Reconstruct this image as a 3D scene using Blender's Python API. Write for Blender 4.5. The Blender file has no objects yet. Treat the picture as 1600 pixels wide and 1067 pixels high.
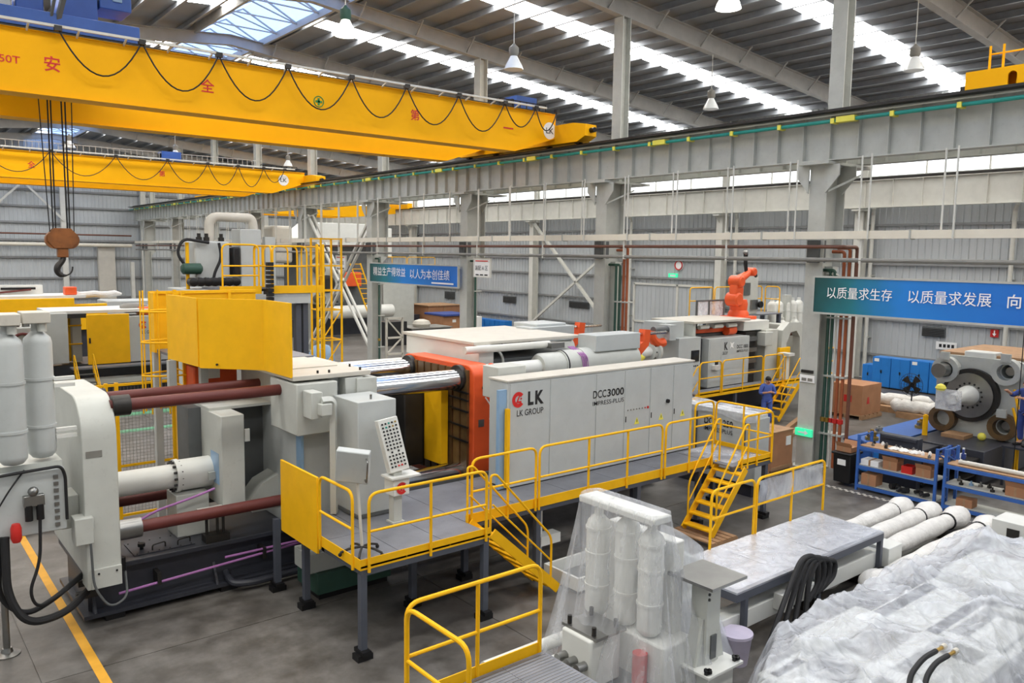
import bpy, bmesh, math, random
from mathutils import Vector, Matrix
random.seed(7)
PI = math.pi
scene = bpy.context.scene
C = scene.collection

# ------------------------------------------------------------------ camera
CAM_H, F_PX = 5.8, 1259.4
YAW, PITCH, ROLL = math.radians(39.23), math.radians(-6.154), math.radians(0.826)
fwd = Vector((math.sin(YAW)*math.cos(PITCH), math.cos(YAW)*math.cos(PITCH), math.sin(PITCH)))
rgt = Vector((math.cos(YAW), -math.sin(YAW), 0)); upv = rgt.cross(fwd)
rgt, upv = rgt*math.cos(ROLL)+upv*math.sin(ROLL), -rgt*math.sin(ROLL)+upv*math.cos(ROLL)
cd = bpy.data.cameras.new('camera'); cam = bpy.data.objects.new('camera', cd); C.objects.link(cam)
cd.sensor_width = 36.0; cd.sensor_fit = 'HORIZONTAL'; cd.lens = 36.0*F_PX/1600; cd.clip_end = 500; cd.clip_start = .05
m = Matrix((rgt, upv, -fwd)).transposed().to_4x4(); m.translation = (0, 0, CAM_H)
cam.matrix_world = m
scene.camera = cam

# ------------------------------------------------------------------ world, light, exposure
SKY, SKYLIGHT, EXPO = 2.6, 17.0, 0.1
w = bpy.data.worlds.new('overcast_sky'); scene.world = w; w.use_nodes = True
bgn = w.node_tree.nodes['Background']; bgn.inputs[0].default_value = (.93, .97, 1, 1); bgn.inputs[1].default_value = SKY
vs = scene.view_settings
vs.view_transform = 'Standard'; vs.look = 'None'; vs.gamma = 1; vs.exposure = EXPO; vs.use_curve_mapping = False

# ------------------------------------------------------------------ materials
def lin(c): return tuple((v/255/12.92 if v <= 10 else ((v/255+.055)/1.055)**2.4) for v in c)
MATS = {}
def mat(name, rgb, rough=.5, metal=0, var=.12, scale=3.0, bump=0, bscale=30, emit=0, alpha=1, trans=0, coat=0, dirt=0, ior=1.45):
    M = bpy.data.materials.new(name); M.use_nodes = True; nt = M.node_tree; N = nt.nodes; L = nt.links
    b = N['Principled BSDF']; c = lin(rgb)
    b.inputs['Roughness'].default_value = rough; b.inputs['Metallic'].default_value = metal
    b.inputs['Coat Weight'].default_value = coat; b.inputs['IOR'].default_value = ior
    if var or dirt:
        tc = N.new('ShaderNodeNewGeometry'); nz = N.new('ShaderNodeTexNoise'); nz.inputs['Scale'].default_value = scale; nz.inputs['Detail'].default_value = 6
        L.new(tc.outputs['Position'], nz.inputs['Vector'])
        r = N.new('ShaderNodeValToRGB'); r.color_ramp.elements[0].position = .3; r.color_ramp.elements[1].position = .72
        r.color_ramp.elements[0].color = (*[v*(1-var) for v in c], 1); r.color_ramp.elements[1].color = (*[min(1, v*(1+var*.6)) for v in c], 1)
        L.new(nz.outputs['Fac'], r.inputs['Fac']); out = r.outputs['Color']
        if dirt:
            n2 = N.new('ShaderNodeTexNoise'); n2.inputs['Scale'].default_value = scale*3.1; n2.inputs['Detail'].default_value = 9; n2.inputs['Roughness'].default_value = .7
            L.new(tc.outputs['Position'], n2.inputs['Vector'])
            r2 = N.new('ShaderNodeValToRGB'); r2.color_ramp.elements[0].position = .56; r2.color_ramp.elements[1].position = .74
            r2.color_ramp.elements[0].color = (0, 0, 0, 1); r2.color_ramp.elements[1].color = (dirt, dirt, dirt, 1)
            L.new(n2.outputs['Fac'], r2.inputs['Fac'])
            mx = N.new('ShaderNodeMixRGB'); mx.inputs['Color2'].default_value = (c[0]*.35, c[1]*.32, c[2]*.28, 1)
            L.new(r2.outputs['Color'], mx.inputs['Fac']); L.new(out, mx.inputs['Color1']); out = mx.outputs['Color']
        L.new(out, b.inputs['Base Color'])
    else: b.inputs['Base Color'].default_value = (*c, 1)
    if bump:
        g = N.new('ShaderNodeNewGeometry'); n3 = N.new('ShaderNodeTexNoise'); n3.inputs['Scale'].default_value = bscale; n3.inputs['Detail'].default_value = 4
        L.new(g.outputs['Position'], n3.inputs['Vector'])
        bp = N.new('ShaderNodeBump'); bp.inputs['Strength'].default_value = bump; bp.inputs['Distance'].default_value = .02
        L.new(n3.outputs['Fac'], bp.inputs['Height']); L.new(bp.outputs['Normal'], b.inputs['Normal'])
    if emit:
        b.inputs['Emission Color'].default_value = (*c, 1); b.inputs['Emission Strength'].default_value = emit
    if alpha < 1: b.inputs['Alpha'].default_value = alpha
    if trans: b.inputs['Transmission Weight'].default_value = trans
    MATS[name] = M
    return M
mat('paint', (192, 194, 188), .42, var=.06, dirt=.18)
mat('paint_cool', (186, 190, 189), .4, var=.05, dirt=.12)
mat('paint_cream', (200, 195, 184), .45, var=.06, dirt=.15)
mat('paint_white', (218, 219, 214), .4, var=.04)
mat('paint_dark', (92, 95, 96), .5, var=.15)
mat('steel_grey', (186, 187, 180), .55, var=.08, dirt=.2)
mat('steel_white', (212, 211, 203), .55, var=.06, dirt=.1)
mat('tray', (226, 219, 202), .5, var=.05)
mat('wall', (188, 192, 194), .5, var=.07, scale=.6)
mat('roof', (150, 152, 155), .6, var=.1, scale=.8)
mat('girt', (142, 143, 143), .55, var=.1)
mat('rafter', (176, 174, 170), .55, var=.08)
mat('purlin', (152, 156, 162), .4, metal=.35, var=.12)
mat('yellow', (246, 186, 22), .5, var=.06, dirt=.08, ior=1.3)
mat('crane', (252, 182, 8), .55, var=.05, scale=1, dirt=.05, ior=1.25)
mat('orange', (232, 92, 44), .4, var=.08, dirt=.08)
mat('red', (196, 42, 40), .4)
mat('maroon', (100, 46, 42), .5, var=.15)
mat('bed', (54, 56, 64), .4, var=.15, dirt=.3)
mat('deck', (130, 132, 139), .5, metal=.3, var=.14, dirt=.3, bump=.35, bscale=90)
mat('leg_grey', (82, 86, 96), .45, var=.1)
mat('chrome', (210, 212, 216), .17, metal=1, var=.08)
mat('metal', (150, 150, 148), .35, metal=1, var=.15)
mat('silver', (208, 211, 219), .28, metal=.8, var=.12, scale=5)
mat('lavender', (196, 188, 208), .4)
mat('darkmetal', (60, 58, 56), .45, metal=.6, var=.2)
mat('black', (22, 22, 24), .45)
mat('rubber', (30, 30, 32), .6)
mat('greasy', (104, 80, 50), .4, var=.35, dirt=.5)
mat('bluecrane', (52, 92, 172), .42, var=.1)
mat('blue', (40, 124, 206), .4, var=.05)
mat('rackblue', (54, 98, 172), .45, var=.08)
mat('panelblue', (140, 172, 204), .3, var=.05)
mat('teal', (42, 152, 138), .4)
mat('pipegreen', (52, 84, 72), .5)
mat('rustpipe', (158, 86, 50), .55, var=.15)
mat('brownpipe', (112, 72, 56), .5)
mat('greypipe', (132, 130, 124), .5)
mat('purple', (166, 110, 170), .4)
mat('hookorange', (138, 84, 40), .5, var=.3, dirt=.5)
mat('carton', (172, 124, 90), .75, var=.1)
mat('wood', (168, 132, 98), .7, var=.2, scale=6)
mat('wrap', (222, 220, 216), .5, var=.12, scale=5, bump=1.0, bscale=14)
mat('white', (240, 240, 238), .5, var=0)
mat('textred', (208, 40, 38), .5, var=0)
mat('textblack', (34, 34, 36), .5, var=0)
mat('textwhite', (248, 248, 248), .5, var=0)
mat('textgreen', (50, 140, 70), .5, var=0)
mat('skin', (196, 146, 118), .55, var=.05)
mat('hair', (24, 20, 20), .6)
mat('cloth', (84, 108, 186), .8, var=.12, scale=8)
mat('cloth2', (58, 76, 142), .8, var=.12, scale=8)
mat('line', (226, 166, 52), .6, var=.12, scale=4)
mat('greenline', (92, 156, 118), .6, var=.2, scale=3)
mat('lampglass', (255, 250, 238), .3, emit=2.5, var=0)
mat('lampdim', (225, 228, 228), .25, var=0)
mat('pane', (226, 240, 250), .1, var=0)
mat('skylight', (255, 252, 246), .5, emit=SKYLIGHT, var=0)
mat('ridgeglass', (150, 180, 232), .3, emit=2.2, var=0)
mat('exitsign', (60, 220, 160), .4, emit=.7, var=0)
mat('redplastic', (200, 44, 38), .4)
mat('brass', (196, 160, 80), .3, metal=.9)
mat('screen', (36, 40, 46), .15)
mat('label', (236, 226, 90), .5, var=0)

def glass_mat(name, col, rough, alpha):
    """thin glazing: a mix of transparent and glossy/diffuse sheet"""
    M = bpy.data.materials.new(name); M.use_nodes = True; nt = M.node_tree; N = nt.nodes; L = nt.links
    b = N['Principled BSDF']; b.inputs['Base Color'].default_value = (*lin(col), 1); b.inputs['Roughness'].default_value = rough
    t = N.new('ShaderNodeBsdfTransparent'); mx = N.new('ShaderNodeMixShader'); mx.inputs[0].default_value = alpha
    L.new(t.outputs[0], mx.inputs[1]); L.new(b.outputs[0], mx.inputs[2]); L.new(mx.outputs[0], N['Material Output'].inputs[0])
    MATS[name] = M; return M
glass_mat('winglass', (235, 242, 248), .1, .12)
def film_mat(name, col, alo, ahi, scale=5.0, rough=.28, stretch=(1, 1, .35), bump=.9, crumple=0):
    """creased polythene film: more or less see-through from fold to fold, with glossy creases"""
    M = bpy.data.materials.new(name); M.use_nodes = True; nt = M.node_tree; N = nt.nodes; L = nt.links
    b = N['Principled BSDF']; b.inputs['Base Color'].default_value = (*lin(col), 1); b.inputs['Roughness'].default_value = rough
    b.inputs['Specular IOR Level'].default_value = .8
    g = N.new('ShaderNodeNewGeometry'); mp = N.new('ShaderNodeMapping'); mp.inputs['Scale'].default_value = stretch
    L.new(g.outputs['Position'], mp.inputs['Vector'])
    nz = N.new('ShaderNodeTexNoise'); nz.inputs['Scale'].default_value = scale; nz.inputs['Detail'].default_value = 8; nz.inputs['Roughness'].default_value = .62; nz.inputs['Distortion'].default_value = 1.2
    L.new(mp.outputs[0], nz.inputs['Vector'])
    r = N.new('ShaderNodeMapRange'); r.inputs[1].default_value = .35; r.inputs[2].default_value = .68; r.inputs[3].default_value = alo; r.inputs[4].default_value = ahi
    L.new(nz.outputs['Fac'], r.inputs[0])
    bp = N.new('ShaderNodeBump'); bp.inputs['Strength'].default_value = bump; bp.inputs['Distance'].default_value = .05
    hgt = nz.outputs['Fac']
    if crumple:
        vo = N.new('ShaderNodeTexVoronoi'); vo.inputs['Scale'].default_value = crumple; nd = N.new('ShaderNodeMixRGB'); nd.inputs[0].default_value = .16
        L.new(mp.outputs[0], nd.inputs[1]); L.new(nz.outputs['Color'], nd.inputs[2]); L.new(nd.outputs[0], vo.inputs['Vector'])
        ad = N.new('ShaderNodeMath'); ad.operation = 'MULTIPLY_ADD'; ad.inputs[1].default_value = .8; L.new(vo.outputs['Distance'], ad.inputs[0]); L.new(nz.outputs['Fac'], ad.inputs[2]); hgt = ad.outputs[0]
    L.new(hgt, bp.inputs['Height']); L.new(bp.outputs['Normal'], b.inputs['Normal'])
    t = N.new('ShaderNodeBsdfTransparent'); mx = N.new('ShaderNodeMixShader')
    L.new(r.outputs[0], mx.inputs[0]); L.new(t.outputs[0], mx.inputs[1]); L.new(b.outputs[0], mx.inputs[2]); L.new(mx.outputs[0], N['Material Output'].inputs[0])
    MATS[name] = M; return M
film_mat('film', (240, 244, 252), .3, .56, 2.2, rough=.1, stretch=(1, 1, .6), bump=1.0, crumple=5)
film_mat('film_hang', (228, 231, 237), .17, .4, 5, rough=.16, stretch=(1, 1, .08), bump=.4)
film_mat('film_flat', (236, 239, 247), .25, .5, 4, rough=.08, stretch=(1, 1, 1), bump=.5, crumple=5)

def floor_mat():
    M = bpy.data.materials.new('concrete'); M.use_nodes = True; nt = M.node_tree; N = nt.nodes; L = nt.links
    b = N['Principled BSDF']; g = N.new('ShaderNodeNewGeometry')
    def noise(s, d=6):
        n = N.new('ShaderNodeTexNoise'); n.inputs['Scale'].default_value = s; n.inputs['Detail'].default_value = d; n.inputs['Roughness'].default_value = .62
        L.new(g.outputs['Position'], n.inputs['Vector']); return n
    a, c = noise(.35, 8), noise(2.2, 10)
    r = N.new('ShaderNodeValToRGB'); e = r.color_ramp.elements; e[0].position = .32; e[1].position = .7
    e[0].color = (*lin((86, 83, 80)), 1); e[1].color = (*lin((124, 121, 117)), 1); L.new(a.outputs['Fac'], r.inputs['Fac'])
    r2 = N.new('ShaderNodeValToRGB'); e = r2.color_ramp.elements; e[0].position = .36; e[1].position = .68
    e[0].color = (.55, .53, .5, 1); e[1].color = (1.15, 1.15, 1.15, 1); L.new(c.outputs['Fac'], r2.inputs['Fac'])
    mx = N.new('ShaderNodeMixRGB'); mx.blend_type = 'MULTIPLY'; mx.inputs['Fac'].default_value = 1
    L.new(r.outputs[0], mx.inputs[1]); L.new(r2.outputs[0], mx.inputs[2]); L.new(mx.outputs[0], b.inputs['Base Color'])
    rr = N.new('ShaderNodeMapRange'); rr.inputs[3].default_value = .3; rr.inputs[4].default_value = .6; L.new(c.outputs['Fac'], rr.inputs[0]); L.new(rr.outputs[0], b.inputs['Roughness'])
    MATS['concrete'] = M
floor_mat()
def banner_mat(name, axis, lo, hi):
    """printed banner: dark green at one end running into bright blue, a paler glow along the bottom"""
    M = bpy.data.materials.new(name); M.use_nodes = True; nt = M.node_tree; N = nt.nodes; L = nt.links
    b = N['Principled BSDF']; b.inputs['Roughness'].default_value = .45
    g = N.new('ShaderNodeNewGeometry'); s = N.new('ShaderNodeSeparateXYZ'); L.new(g.outputs['Position'], s.inputs[0])
    r = N.new('ShaderNodeMapRange'); r.inputs[1].default_value = lo; r.inputs[2].default_value = hi; L.new(s.outputs[axis], r.inputs[0])
    n = N.new('ShaderNodeTexNoise'); n.inputs['Scale'].default_value = 1.3; L.new(g.outputs['Position'], n.inputs['Vector'])
    ad = N.new('ShaderNodeMath'); ad.operation = 'MULTIPLY_ADD'; ad.inputs[1].default_value = .16; L.new(n.outputs['Fac'], ad.inputs[0]); L.new(r.outputs[0], ad.inputs[2])
    c = N.new('ShaderNodeValToRGB'); e = c.color_ramp.elements
    e[0].position = .08; e[0].color = (*lin((14, 66, 62)), 1); e[1].position = 1; e[1].color = (*lin((24, 112, 206)), 1)
    k = e.new(.28); k.color = (*lin((24, 118, 130)), 1); k = e.new(.5); k.color = (*lin((24, 130, 216)), 1)
    L.new(ad.outputs[0], c.inputs['Fac']); L.new(c.outputs[0], b.inputs['Base Color']); MATS[name] = M
banner_mat('banner_near', 'Y', 11.64, 6.0)
banner_mat('banner_far', 'Y', 35.9, 27.9)

# ------------------------------------------------------------------ mesh builder
def V(*a): return Vector(a)
def basis(d):
    d = Vector(d).normalized(); h = Vector((0, 0, 1)) if abs(d.z) < .95 else Vector((1, 0, 0))
    s = d.cross(h).normalized(); return s, s.cross(d).normalized(), d
def fillet(pts, r, n=5):
    pts = [Vector(p) for p in pts]; out = [pts[0]]
    for i in range(1, len(pts)-1):
        a, b, c = pts[i-1], pts[i], pts[i+1]; u = (a-b); v = (c-b)
        q = min(r, u.length*.48, v.length*.48); p0 = b+u.normalized()*q; p1 = b+v.normalized()*q
        for k in range(n+1):
            t = k/n; out.append(p0*(1-t)**2+b*2*t*(1-t)+p1*t*t)
    out.append(pts[-1]); return out
ORG = {}
class MB:
    def __init__(s): s.v = []; s.f = []
    def quad(s, *p):
        i = len(s.v); s.v += [Vector(q) for q in p]; s.f.append(tuple(range(i, i+len(p)))); return s
    def box(s, x0, x1, y0, y1, z0, z1):
        i = len(s.v); s.v += [Vector(p) for p in ((x0, y0, z0), (x1, y0, z0), (x1, y1, z0), (x0, y1, z0), (x0, y0, z1), (x1, y0, z1), (x1, y1, z1), (x0, y1, z1))]
        s.f += [tuple(i+k for k in q) for q in ((0, 3, 2, 1), (4, 5, 6, 7), (0, 1, 5, 4), (1, 2, 6, 5), (2, 3, 7, 6), (3, 0, 4, 7))]; return s
    def bar(s, p, q, w, h=None):
        h = h or w; p = Vector(p); q = Vector(q); a, b, d = basis(q-p); i = len(s.v)
        for e in (p, q): s.v += [e+a*x*w/2+b*y*h/2 for x, y in ((-1, -1), (1, -1), (1, 1), (-1, 1))]
        s.f += [tuple(i+k for k in t) for t in ((0, 3, 2, 1), (4, 5, 6, 7), (0, 1, 5, 4), (1, 2, 6, 5), (2, 3, 7, 6), (3, 0, 4, 7))]; return s
    def tube(s, pts, r, n=8, caps=True, closed=False):
        pts = [Vector(p) for p in pts]; m_ = len(pts); i0 = len(s.v); up = None
        for k, p in enumerate(pts):
            if closed: d = pts[(k+1) % m_]-pts[k-1]
            else: d = pts[min(k+1, m_-1)]-pts[max(k-1, 0)]
            d = d.normalized() if d.length > 1e-9 else Vector((0, 0, 1))
            if up is None: a, b, _ = basis(d)
            else:
                a = up-d*up.dot(d)
                if a.length < 1e-6: a, b, _ = basis(d)
                a.normalize(); b = a.cross(d)
            up = a; rr = r[k] if isinstance(r, (list, tuple)) else r
            s.v += [p+(a*math.cos(2*PI*j/n)+b*math.sin(2*PI*j/n))*rr for j in range(n)]
        for k in range(m_ if closed else m_-1):
            A = i0+k*n; B = i0+((k+1) % m_)*n
            for j in range(n): s.f.append((A+j, A+(j+1) % n, B+(j+1) % n, B+j))
        if caps and not closed:
            s.f.append(tuple(i0+j for j in reversed(range(n)))); s.f.append(tuple(i0+(m_-1)*n+j for j in range(n)))
        return s
    def cyl(s, p, q, r, r2=None, n=16, caps=True): return s.tube([p, q], [r, r if r2 is None else r2], n, caps)
    def lathe(s, o, d, prof, n=20):
        """prof: (distance along d, radius)"""
        o = Vector(o); a, b, d = basis(d); i0 = len(s.v)
        for t, r in prof: s.v += [o+d*t+(a*math.cos(2*PI*j/n)+b*math.sin(2*PI*j/n))*r for j in range(n)]
        for k in range(len(prof)-1):
            for j in range(n): s.f.append((i0+k*n+j, i0+k*n+(j+1) % n, i0+(k+1)*n+(j+1) % n, i0+(k+1)*n+j))
        if prof[0][1] > 1e-4: s.f.append(tuple(i0+j for j in reversed(range(n))))
        if prof[-1][1] > 1e-4: s.f.append(tuple(i0+(len(prof)-1)*n+j for j in range(n)))
        return s
    def prism(s, poly, axis, a, b):
        """poly: 2-D points in the plane of the other two axes (in x,y,z order)"""
        def P(p, t): return {'x': Vector((t, p[0], p[1])), 'y': Vector((p[0], t, p[1])), 'z': Vector((p[0], p[1], t))}[axis]
        i = len(s.v); n = len(poly); s.v += [P(p, a) for p in poly]+[P(p, b) for p in poly]
        s.f.append(tuple(i+k for k in range(n))); s.f.append(tuple(i+n+k for k in reversed(range(n))))
        for k in range(n): s.f.append((i+k, i+(k+1) % n, i+n+(k+1) % n, i+n+k))
        return s
    def sphere(s, c, r, n=10, sz=1.0):
        c = Vector(c); prof = [(-r*sz*math.cos(PI*k/n), max(r*math.sin(PI*k/n), 1e-5)) for k in range(n+1)]
        return s.lathe(c, (0, 0, 1), prof, n*2)
    def grid(s, P, nu, nv):
        """P(i,j) -> point; single sheet"""
        i0 = len(s.v)
        for i in range(nu+1):
            for j in range(nv+1): s.v.append(Vector(P(i/nu, j/nv)))
        for i in range(nu):
            for j in range(nv): s.f.append((i0+i*(nv+1)+j, i0+(i+1)*(nv+1)+j, i0+(i+1)*(nv+1)+j+1, i0+i*(nv+1)+j+1))
        return s
    def plate_holes(s, outer, holes, axis, a, b):
        """a plate cut with holes, via bmesh triangle fill; 2-D points"""
        def P(p, t): return {'x': Vector((t, p[0], p[1])), 'y': Vector((p[0], t, p[1])), 'z': Vector((p[0], p[1], t))}[axis]
        bm = bmesh.new(); es = []
        for loop in [outer]+holes:
            vs_ = [bm.verts.new(P(p, a)) for p in loop]
            es += [bm.edges.new((vs_[k], vs_[(k+1) % len(vs_)])) for k in range(len(vs_))]
        bmesh.ops.triangle_fill(bm, use_beauty=True, use_dissolve=False, edges=es)
        bm.verts.index_update(); i = len(s.v); n = len(bm.verts)
        dv = {'x': Vector((b-a, 0, 0)), 'y': Vector((0, b-a, 0)), 'z': Vector((0, 0, b-a))}[axis]
        s.v += [v.co.copy() for v in bm.verts]+[v.co+dv for v in bm.verts]
        for f in bm.faces:
            t = [v.index for v in f.verts]; s.f.append(tuple(i+k for k in t)); s.f.append(tuple(i+n+k for k in reversed(t)))
        for e in bm.edges:
            if len(e.link_faces) == 1: a_, b_ = e.verts[0].index, e.verts[1].index; s.f.append((i+a_, i+b_, i+n+b_, i+n+a_))
        bm.free(); return s
    def build(s, name, material, parent=None, bevel=0, smooth=35, fix=True, mesh=None):
        lo = Vector([min(v[k] for v in s.v) for k in range(3)]); hi = Vector([max(v[k] for v in s.v) for k in range(3)])
        c = Vector(((lo.x+hi.x)/2, (lo.y+hi.y)/2, lo.z))
        me = bpy.data.meshes.new(name); me.from_pydata([v-c for v in s.v], [], s.f)
        if fix:
            bm = bmesh.new(); bm.from_mesh(me); bmesh.ops.recalc_face_normals(bm, faces=bm.faces); bm.to_mesh(me); bm.free()
        for p in me.polygons: p.use_smooth = True
        me.set_sharp_from_angle(angle=math.radians(smooth))
        me.materials.append(MATS[material] if isinstance(material, str) else material)
        return place(name, me, c, parent, bevel)
def place(name, me, c, parent=None, bevel=0, rot=None):
    o = bpy.data.objects.new(name, me); C.objects.link(o); c = Vector(c)
    if parent is not None: o.parent = parent; o.location = c-ORG[parent.name]
    else: o.location = c
    if rot is not None: o.rotation_euler = rot
    ORG[o.name] = c
    if bevel:
        b = o.modifiers.new('bevel', 'BEVEL'); b.width = bevel; b.segments = 2; b.limit_method = 'ANGLE'; b.angle_limit = math.radians(40)
    return o
def tag(o, label, cat=None, group=None, kind=None):
    o['label'] = label
    if cat: o['category'] = cat
    if group: o['group'] = group
    if kind: o['kind'] = kind
    return o
def thing(name, label, cat, loc=(0, 0, 0), group=None, kind=None):
    o = bpy.data.objects.new(name, None); C.objects.link(o); o.location = loc; o.empty_display_size = .2
    ORG[o.name] = Vector(loc); return tag(o, label, cat, group, kind)
def copy_tree(o, dloc=(0, 0, 0), rotz=None, label=None, parent=None):
    c = o.copy(); C.objects.link(c); ORG[c.name] = ORG[o.name]+Vector(dloc)
    if parent is not None: c.parent = parent
    else: c.location = Vector(o.location)+Vector(dloc)
    if rotz is not None: c.rotation_euler = (0, 0, rotz)
    if label: c['label'] = label
    for ch in o.children: copy_tree(ch, dloc, None, None, c)
    return c
def inst(o, locs, parent):
    """copies of a part sharing its mesh, at world offsets"""
    for d in locs:
        c = o.copy(); C.objects.link(c); c.parent = parent; c.location = Vector(o.location)+Vector(d); ORG[c.name] = ORG[o.name]+Vector(d)
def circle(cx, cy, r, n=20, a0=0): return [(cx+r*math.cos(a0+2*PI*k/n), cy+r*math.sin(a0+2*PI*k/n)) for k in range(n)]
def rrect(x0, x1, y0, y1, r, n=5):
    o = []
    for cx, cy, a in ((x1-r, y1-r, 0), (x0+r, y1-r, PI/2), (x0+r, y0+r, PI), (x1-r, y0+r, 1.5*PI)):
        o += [(cx+r*math.cos(a+PI/2*k/n), cy+r*math.sin(a+PI/2*k/n)) for k in range(n+1)]
    return o

# ------------------------------------------------------------------ lettering (flat print): meshes made once
TXT = {}
def text_mesh(s, bold=0, shear=0):
    k = (s, bold, shear)
    if k in TXT: return TXT[k]
    cu = bpy.data.curves.new('lettering', 'FONT'); cu.body = s; cu.size = 1; cu.offset = bold; cu.shear = shear; cu.align_x = 'CENTER'; cu.align_y = 'CENTER'; cu.resolution_u = 3
    o = bpy.data.objects.new('lettering', cu); C.objects.link(o); dg = bpy.context.evaluated_depsgraph_get()
    me = bpy.data.meshes.new_from_object(o.evaluated_get(dg)); bpy.data.objects.remove(o); bpy.data.curves.remove(cu)
    TXT[k] = me; return me
def text(name, s, center, xdir, updir, height, material, parent, width=None, bold=0, shear=0):
    """lettering whose glyph box is scaled to height (and width) in metres, laid in the plane xdir/updir"""
    src = text_mesh(s, bold, shear); me = src.copy()
    xs = [v.co.x for v in me.vertices]; ys = [v.co.y for v in me.vertices]
    if not xs: return None
    x0, x1, y0, y1 = min(xs), max(xs), min(ys), max(ys); sy = height/max(y1-y0, 1e-6); sx = width/max(x1-x0, 1e-6) if width else sy
    xd = Vector(xdir).normalized(); ud = Vector(updir).normalized()
    for v in me.vertices: v.co = xd*((v.co.x-(x0+x1)/2)*sx)+ud*((v.co.y-(y0+y1)/2)*sy)
    me.materials.clear(); me.materials.append(MATS[material])
    return place(name, me, center, parent)
ALL_TEXT = ('安', '全', '第', '一', '50T', '以质量求生存', '以质量求发展', '向', '精益生产得效益', '以人为本创佳绩', '装配 A 区', '装配 B 区', 'LK', 'L', 'K', 'LK GROUP', 'GROUP', 'DCC', '3000', 'IMPRESS-PLUS', 'DCC 1800', 'DCC 1250', 'Lk')

def logo(parent, c, xd, ud, r, nrm):
    """round red emblem: a thick red C ring with a white angular mark"""
    c = Vector(c); xd = Vector(xd).normalized(); ud = Vector(ud).normalized(); nrm = Vector(nrm).normalized()
    b = MB(); n = 22; a0, a1 = math.radians(38), math.radians(322)
    for k in range(n):
        t, t2 = a0+(a1-a0)*k/n, a0+(a1-a0)*(k+1)/n
        P = lambda t, q: c+nrm*.004+(xd*math.cos(t)+ud*math.sin(t))*q
        b.quad(P(t, r*.5), P(t2, r*.5), P(t2, r), P(t, r))
    b.build('emblem_ring', 'textred', parent, fix=False)
    b = MB(); Q = lambda x, y: c+nrm*.005+xd*x*r+ud*y*r
    b.quad(Q(-.42, -.42), Q(.1, .5), Q(.3, .5), Q(-.14, -.42)); b.quad(Q(-.14, -.42), Q(-.05, -.18), Q(.5, -.18), Q(.5, -.42)); b.quad(Q(.28, 0), Q(.36, .2), Q(.62, .2), Q(.54, 0))
    b.build('emblem_mark', 'textred', parent, fix=False)

# ------------------------------------------------------------------ shared builders
def guard_rail(parent, p, q, z, h=1.05, posts=(), mat_='yellow', r=.024, mid=True, legs=True, name='guard_rail'):
    """a tubular hoop between p and q (x,y), standing on height z, with mid rail and posts"""
    p = Vector((p[0], p[1], z)); q = Vector((q[0], q[1], z)); u = V(0, 0, h)
    g = MB().tube(fillet([p, p+u, q+u, q], .16), r, 8).build(name, mat_, parent)
    if mid: MB().tube([p+u*.52, q+u*.52], r*.85, 8).build('mid_rail', mat_, g)
    for t in posts: MB().cyl(p.lerp(q, t), p.lerp(q, t)+u, r*.95, n=8).build('post', mat_, g)
    return g
def kick(parent, p, q, z, h=.12, t=.012, mat_='yellow'):
    p = Vector((p[0], p[1], z)); q = Vector((q[0], q[1], z)); d = (q-p).normalized(); n = V(-d.y, d.x, 0)*t
    b = MB(); b.quad(p, q, q+V(0, 0, h), p+V(0, 0, h)); i = len(b.v); b.quad(p+n, q+n, q+n+V(0, 0, h), p+n+V(0, 0, h))
    b.f += [(0, 1, 5, 4), (1, 2, 6, 5), (2, 3, 7, 6), (3, 0, 4, 7)]
    return b.build('kick_plate', mat_, parent)
def legs(parent, pts, z, w=.1, mat_='leg_grey', foot=True):
    for x, y in pts:
        l = MB().box(x-w/2, x+w/2, y-w/2, y+w/2, .04 if foot else 0, z).build('leg', mat_, parent)
        if foot: MB().box(x-.12, x+.12, y-.09, y+.09, 0, .09).box(x-.07, x+.07, y-.13, y+.13, .09, .15).build('levelling_foot', 'black', l)
def stairs(name, label, p_top, p_bot, width_dir, width, n, mat_='yellow', rail=True, group=None, tread_mat=None, hand=.85, landing=.3):
    """ladder stair from p_top down to p_bot: two stringers, n treads, handrails of two tubes each"""
    p, q = Vector(p_top), Vector(p_bot); wd = Vector(width_dir).normalized()*width; T = thing(name, label, 'stairs', (q.x, q.y, 0), group)
    for s_ in (0, 1):
        MB().bar(p+wd*s_, q+wd*s_, .03, .16).build('stringer', mat_, T)
    run = (q-p); hd = V(run.x, run.y, 0).normalized()
    for k in range(n):
        c = p.lerp(q, (k+.5)/n); a = c-hd*.11; e = c+hd*.11
        MB().quad(a, a+wd, e+wd, e).quad(a-V(0, 0, .03), a+wd-V(0, 0, .03), e+wd-V(0, 0, .03), e-V(0, 0, .03)).quad(a, a+wd, a+wd-V(0, 0, .03), a-V(0, 0, .03)).quad(e, e+wd, e+wd-V(0, 0, .03), e-V(0, 0, .03)).build('tread', tread_mat or mat_, T)
    if rail:
        for s_ in (0, 1):
            o = wd*s_; up = V(0, 0, hand); lo = q+(p-q)*.12
            pts = [p+o-hd*.05, p+o-hd*.05+up*1.12, p+o+hd*landing*.2+up*1.12, lo+o+up*.95, lo+o]
            h = MB().tube(fillet(pts, .14), .02, 8).build('handrail', mat_, T)
            MB().tube([p+o+up*.55, lo+o+up*.45], .016, 8).build('mid_rail', mat_, h)
    return T
# ================================================================== THE HALL
COLY = [11.86+8.13*k for k in range(0, 9)]
Y0, Y1, XW = -9.0, 81.0, 38.7
def roofz(x): return 14.85-.08*(x-21) if x >= 13.4 else 14.85+.08*7.6-.08*(13.4-x)
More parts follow.
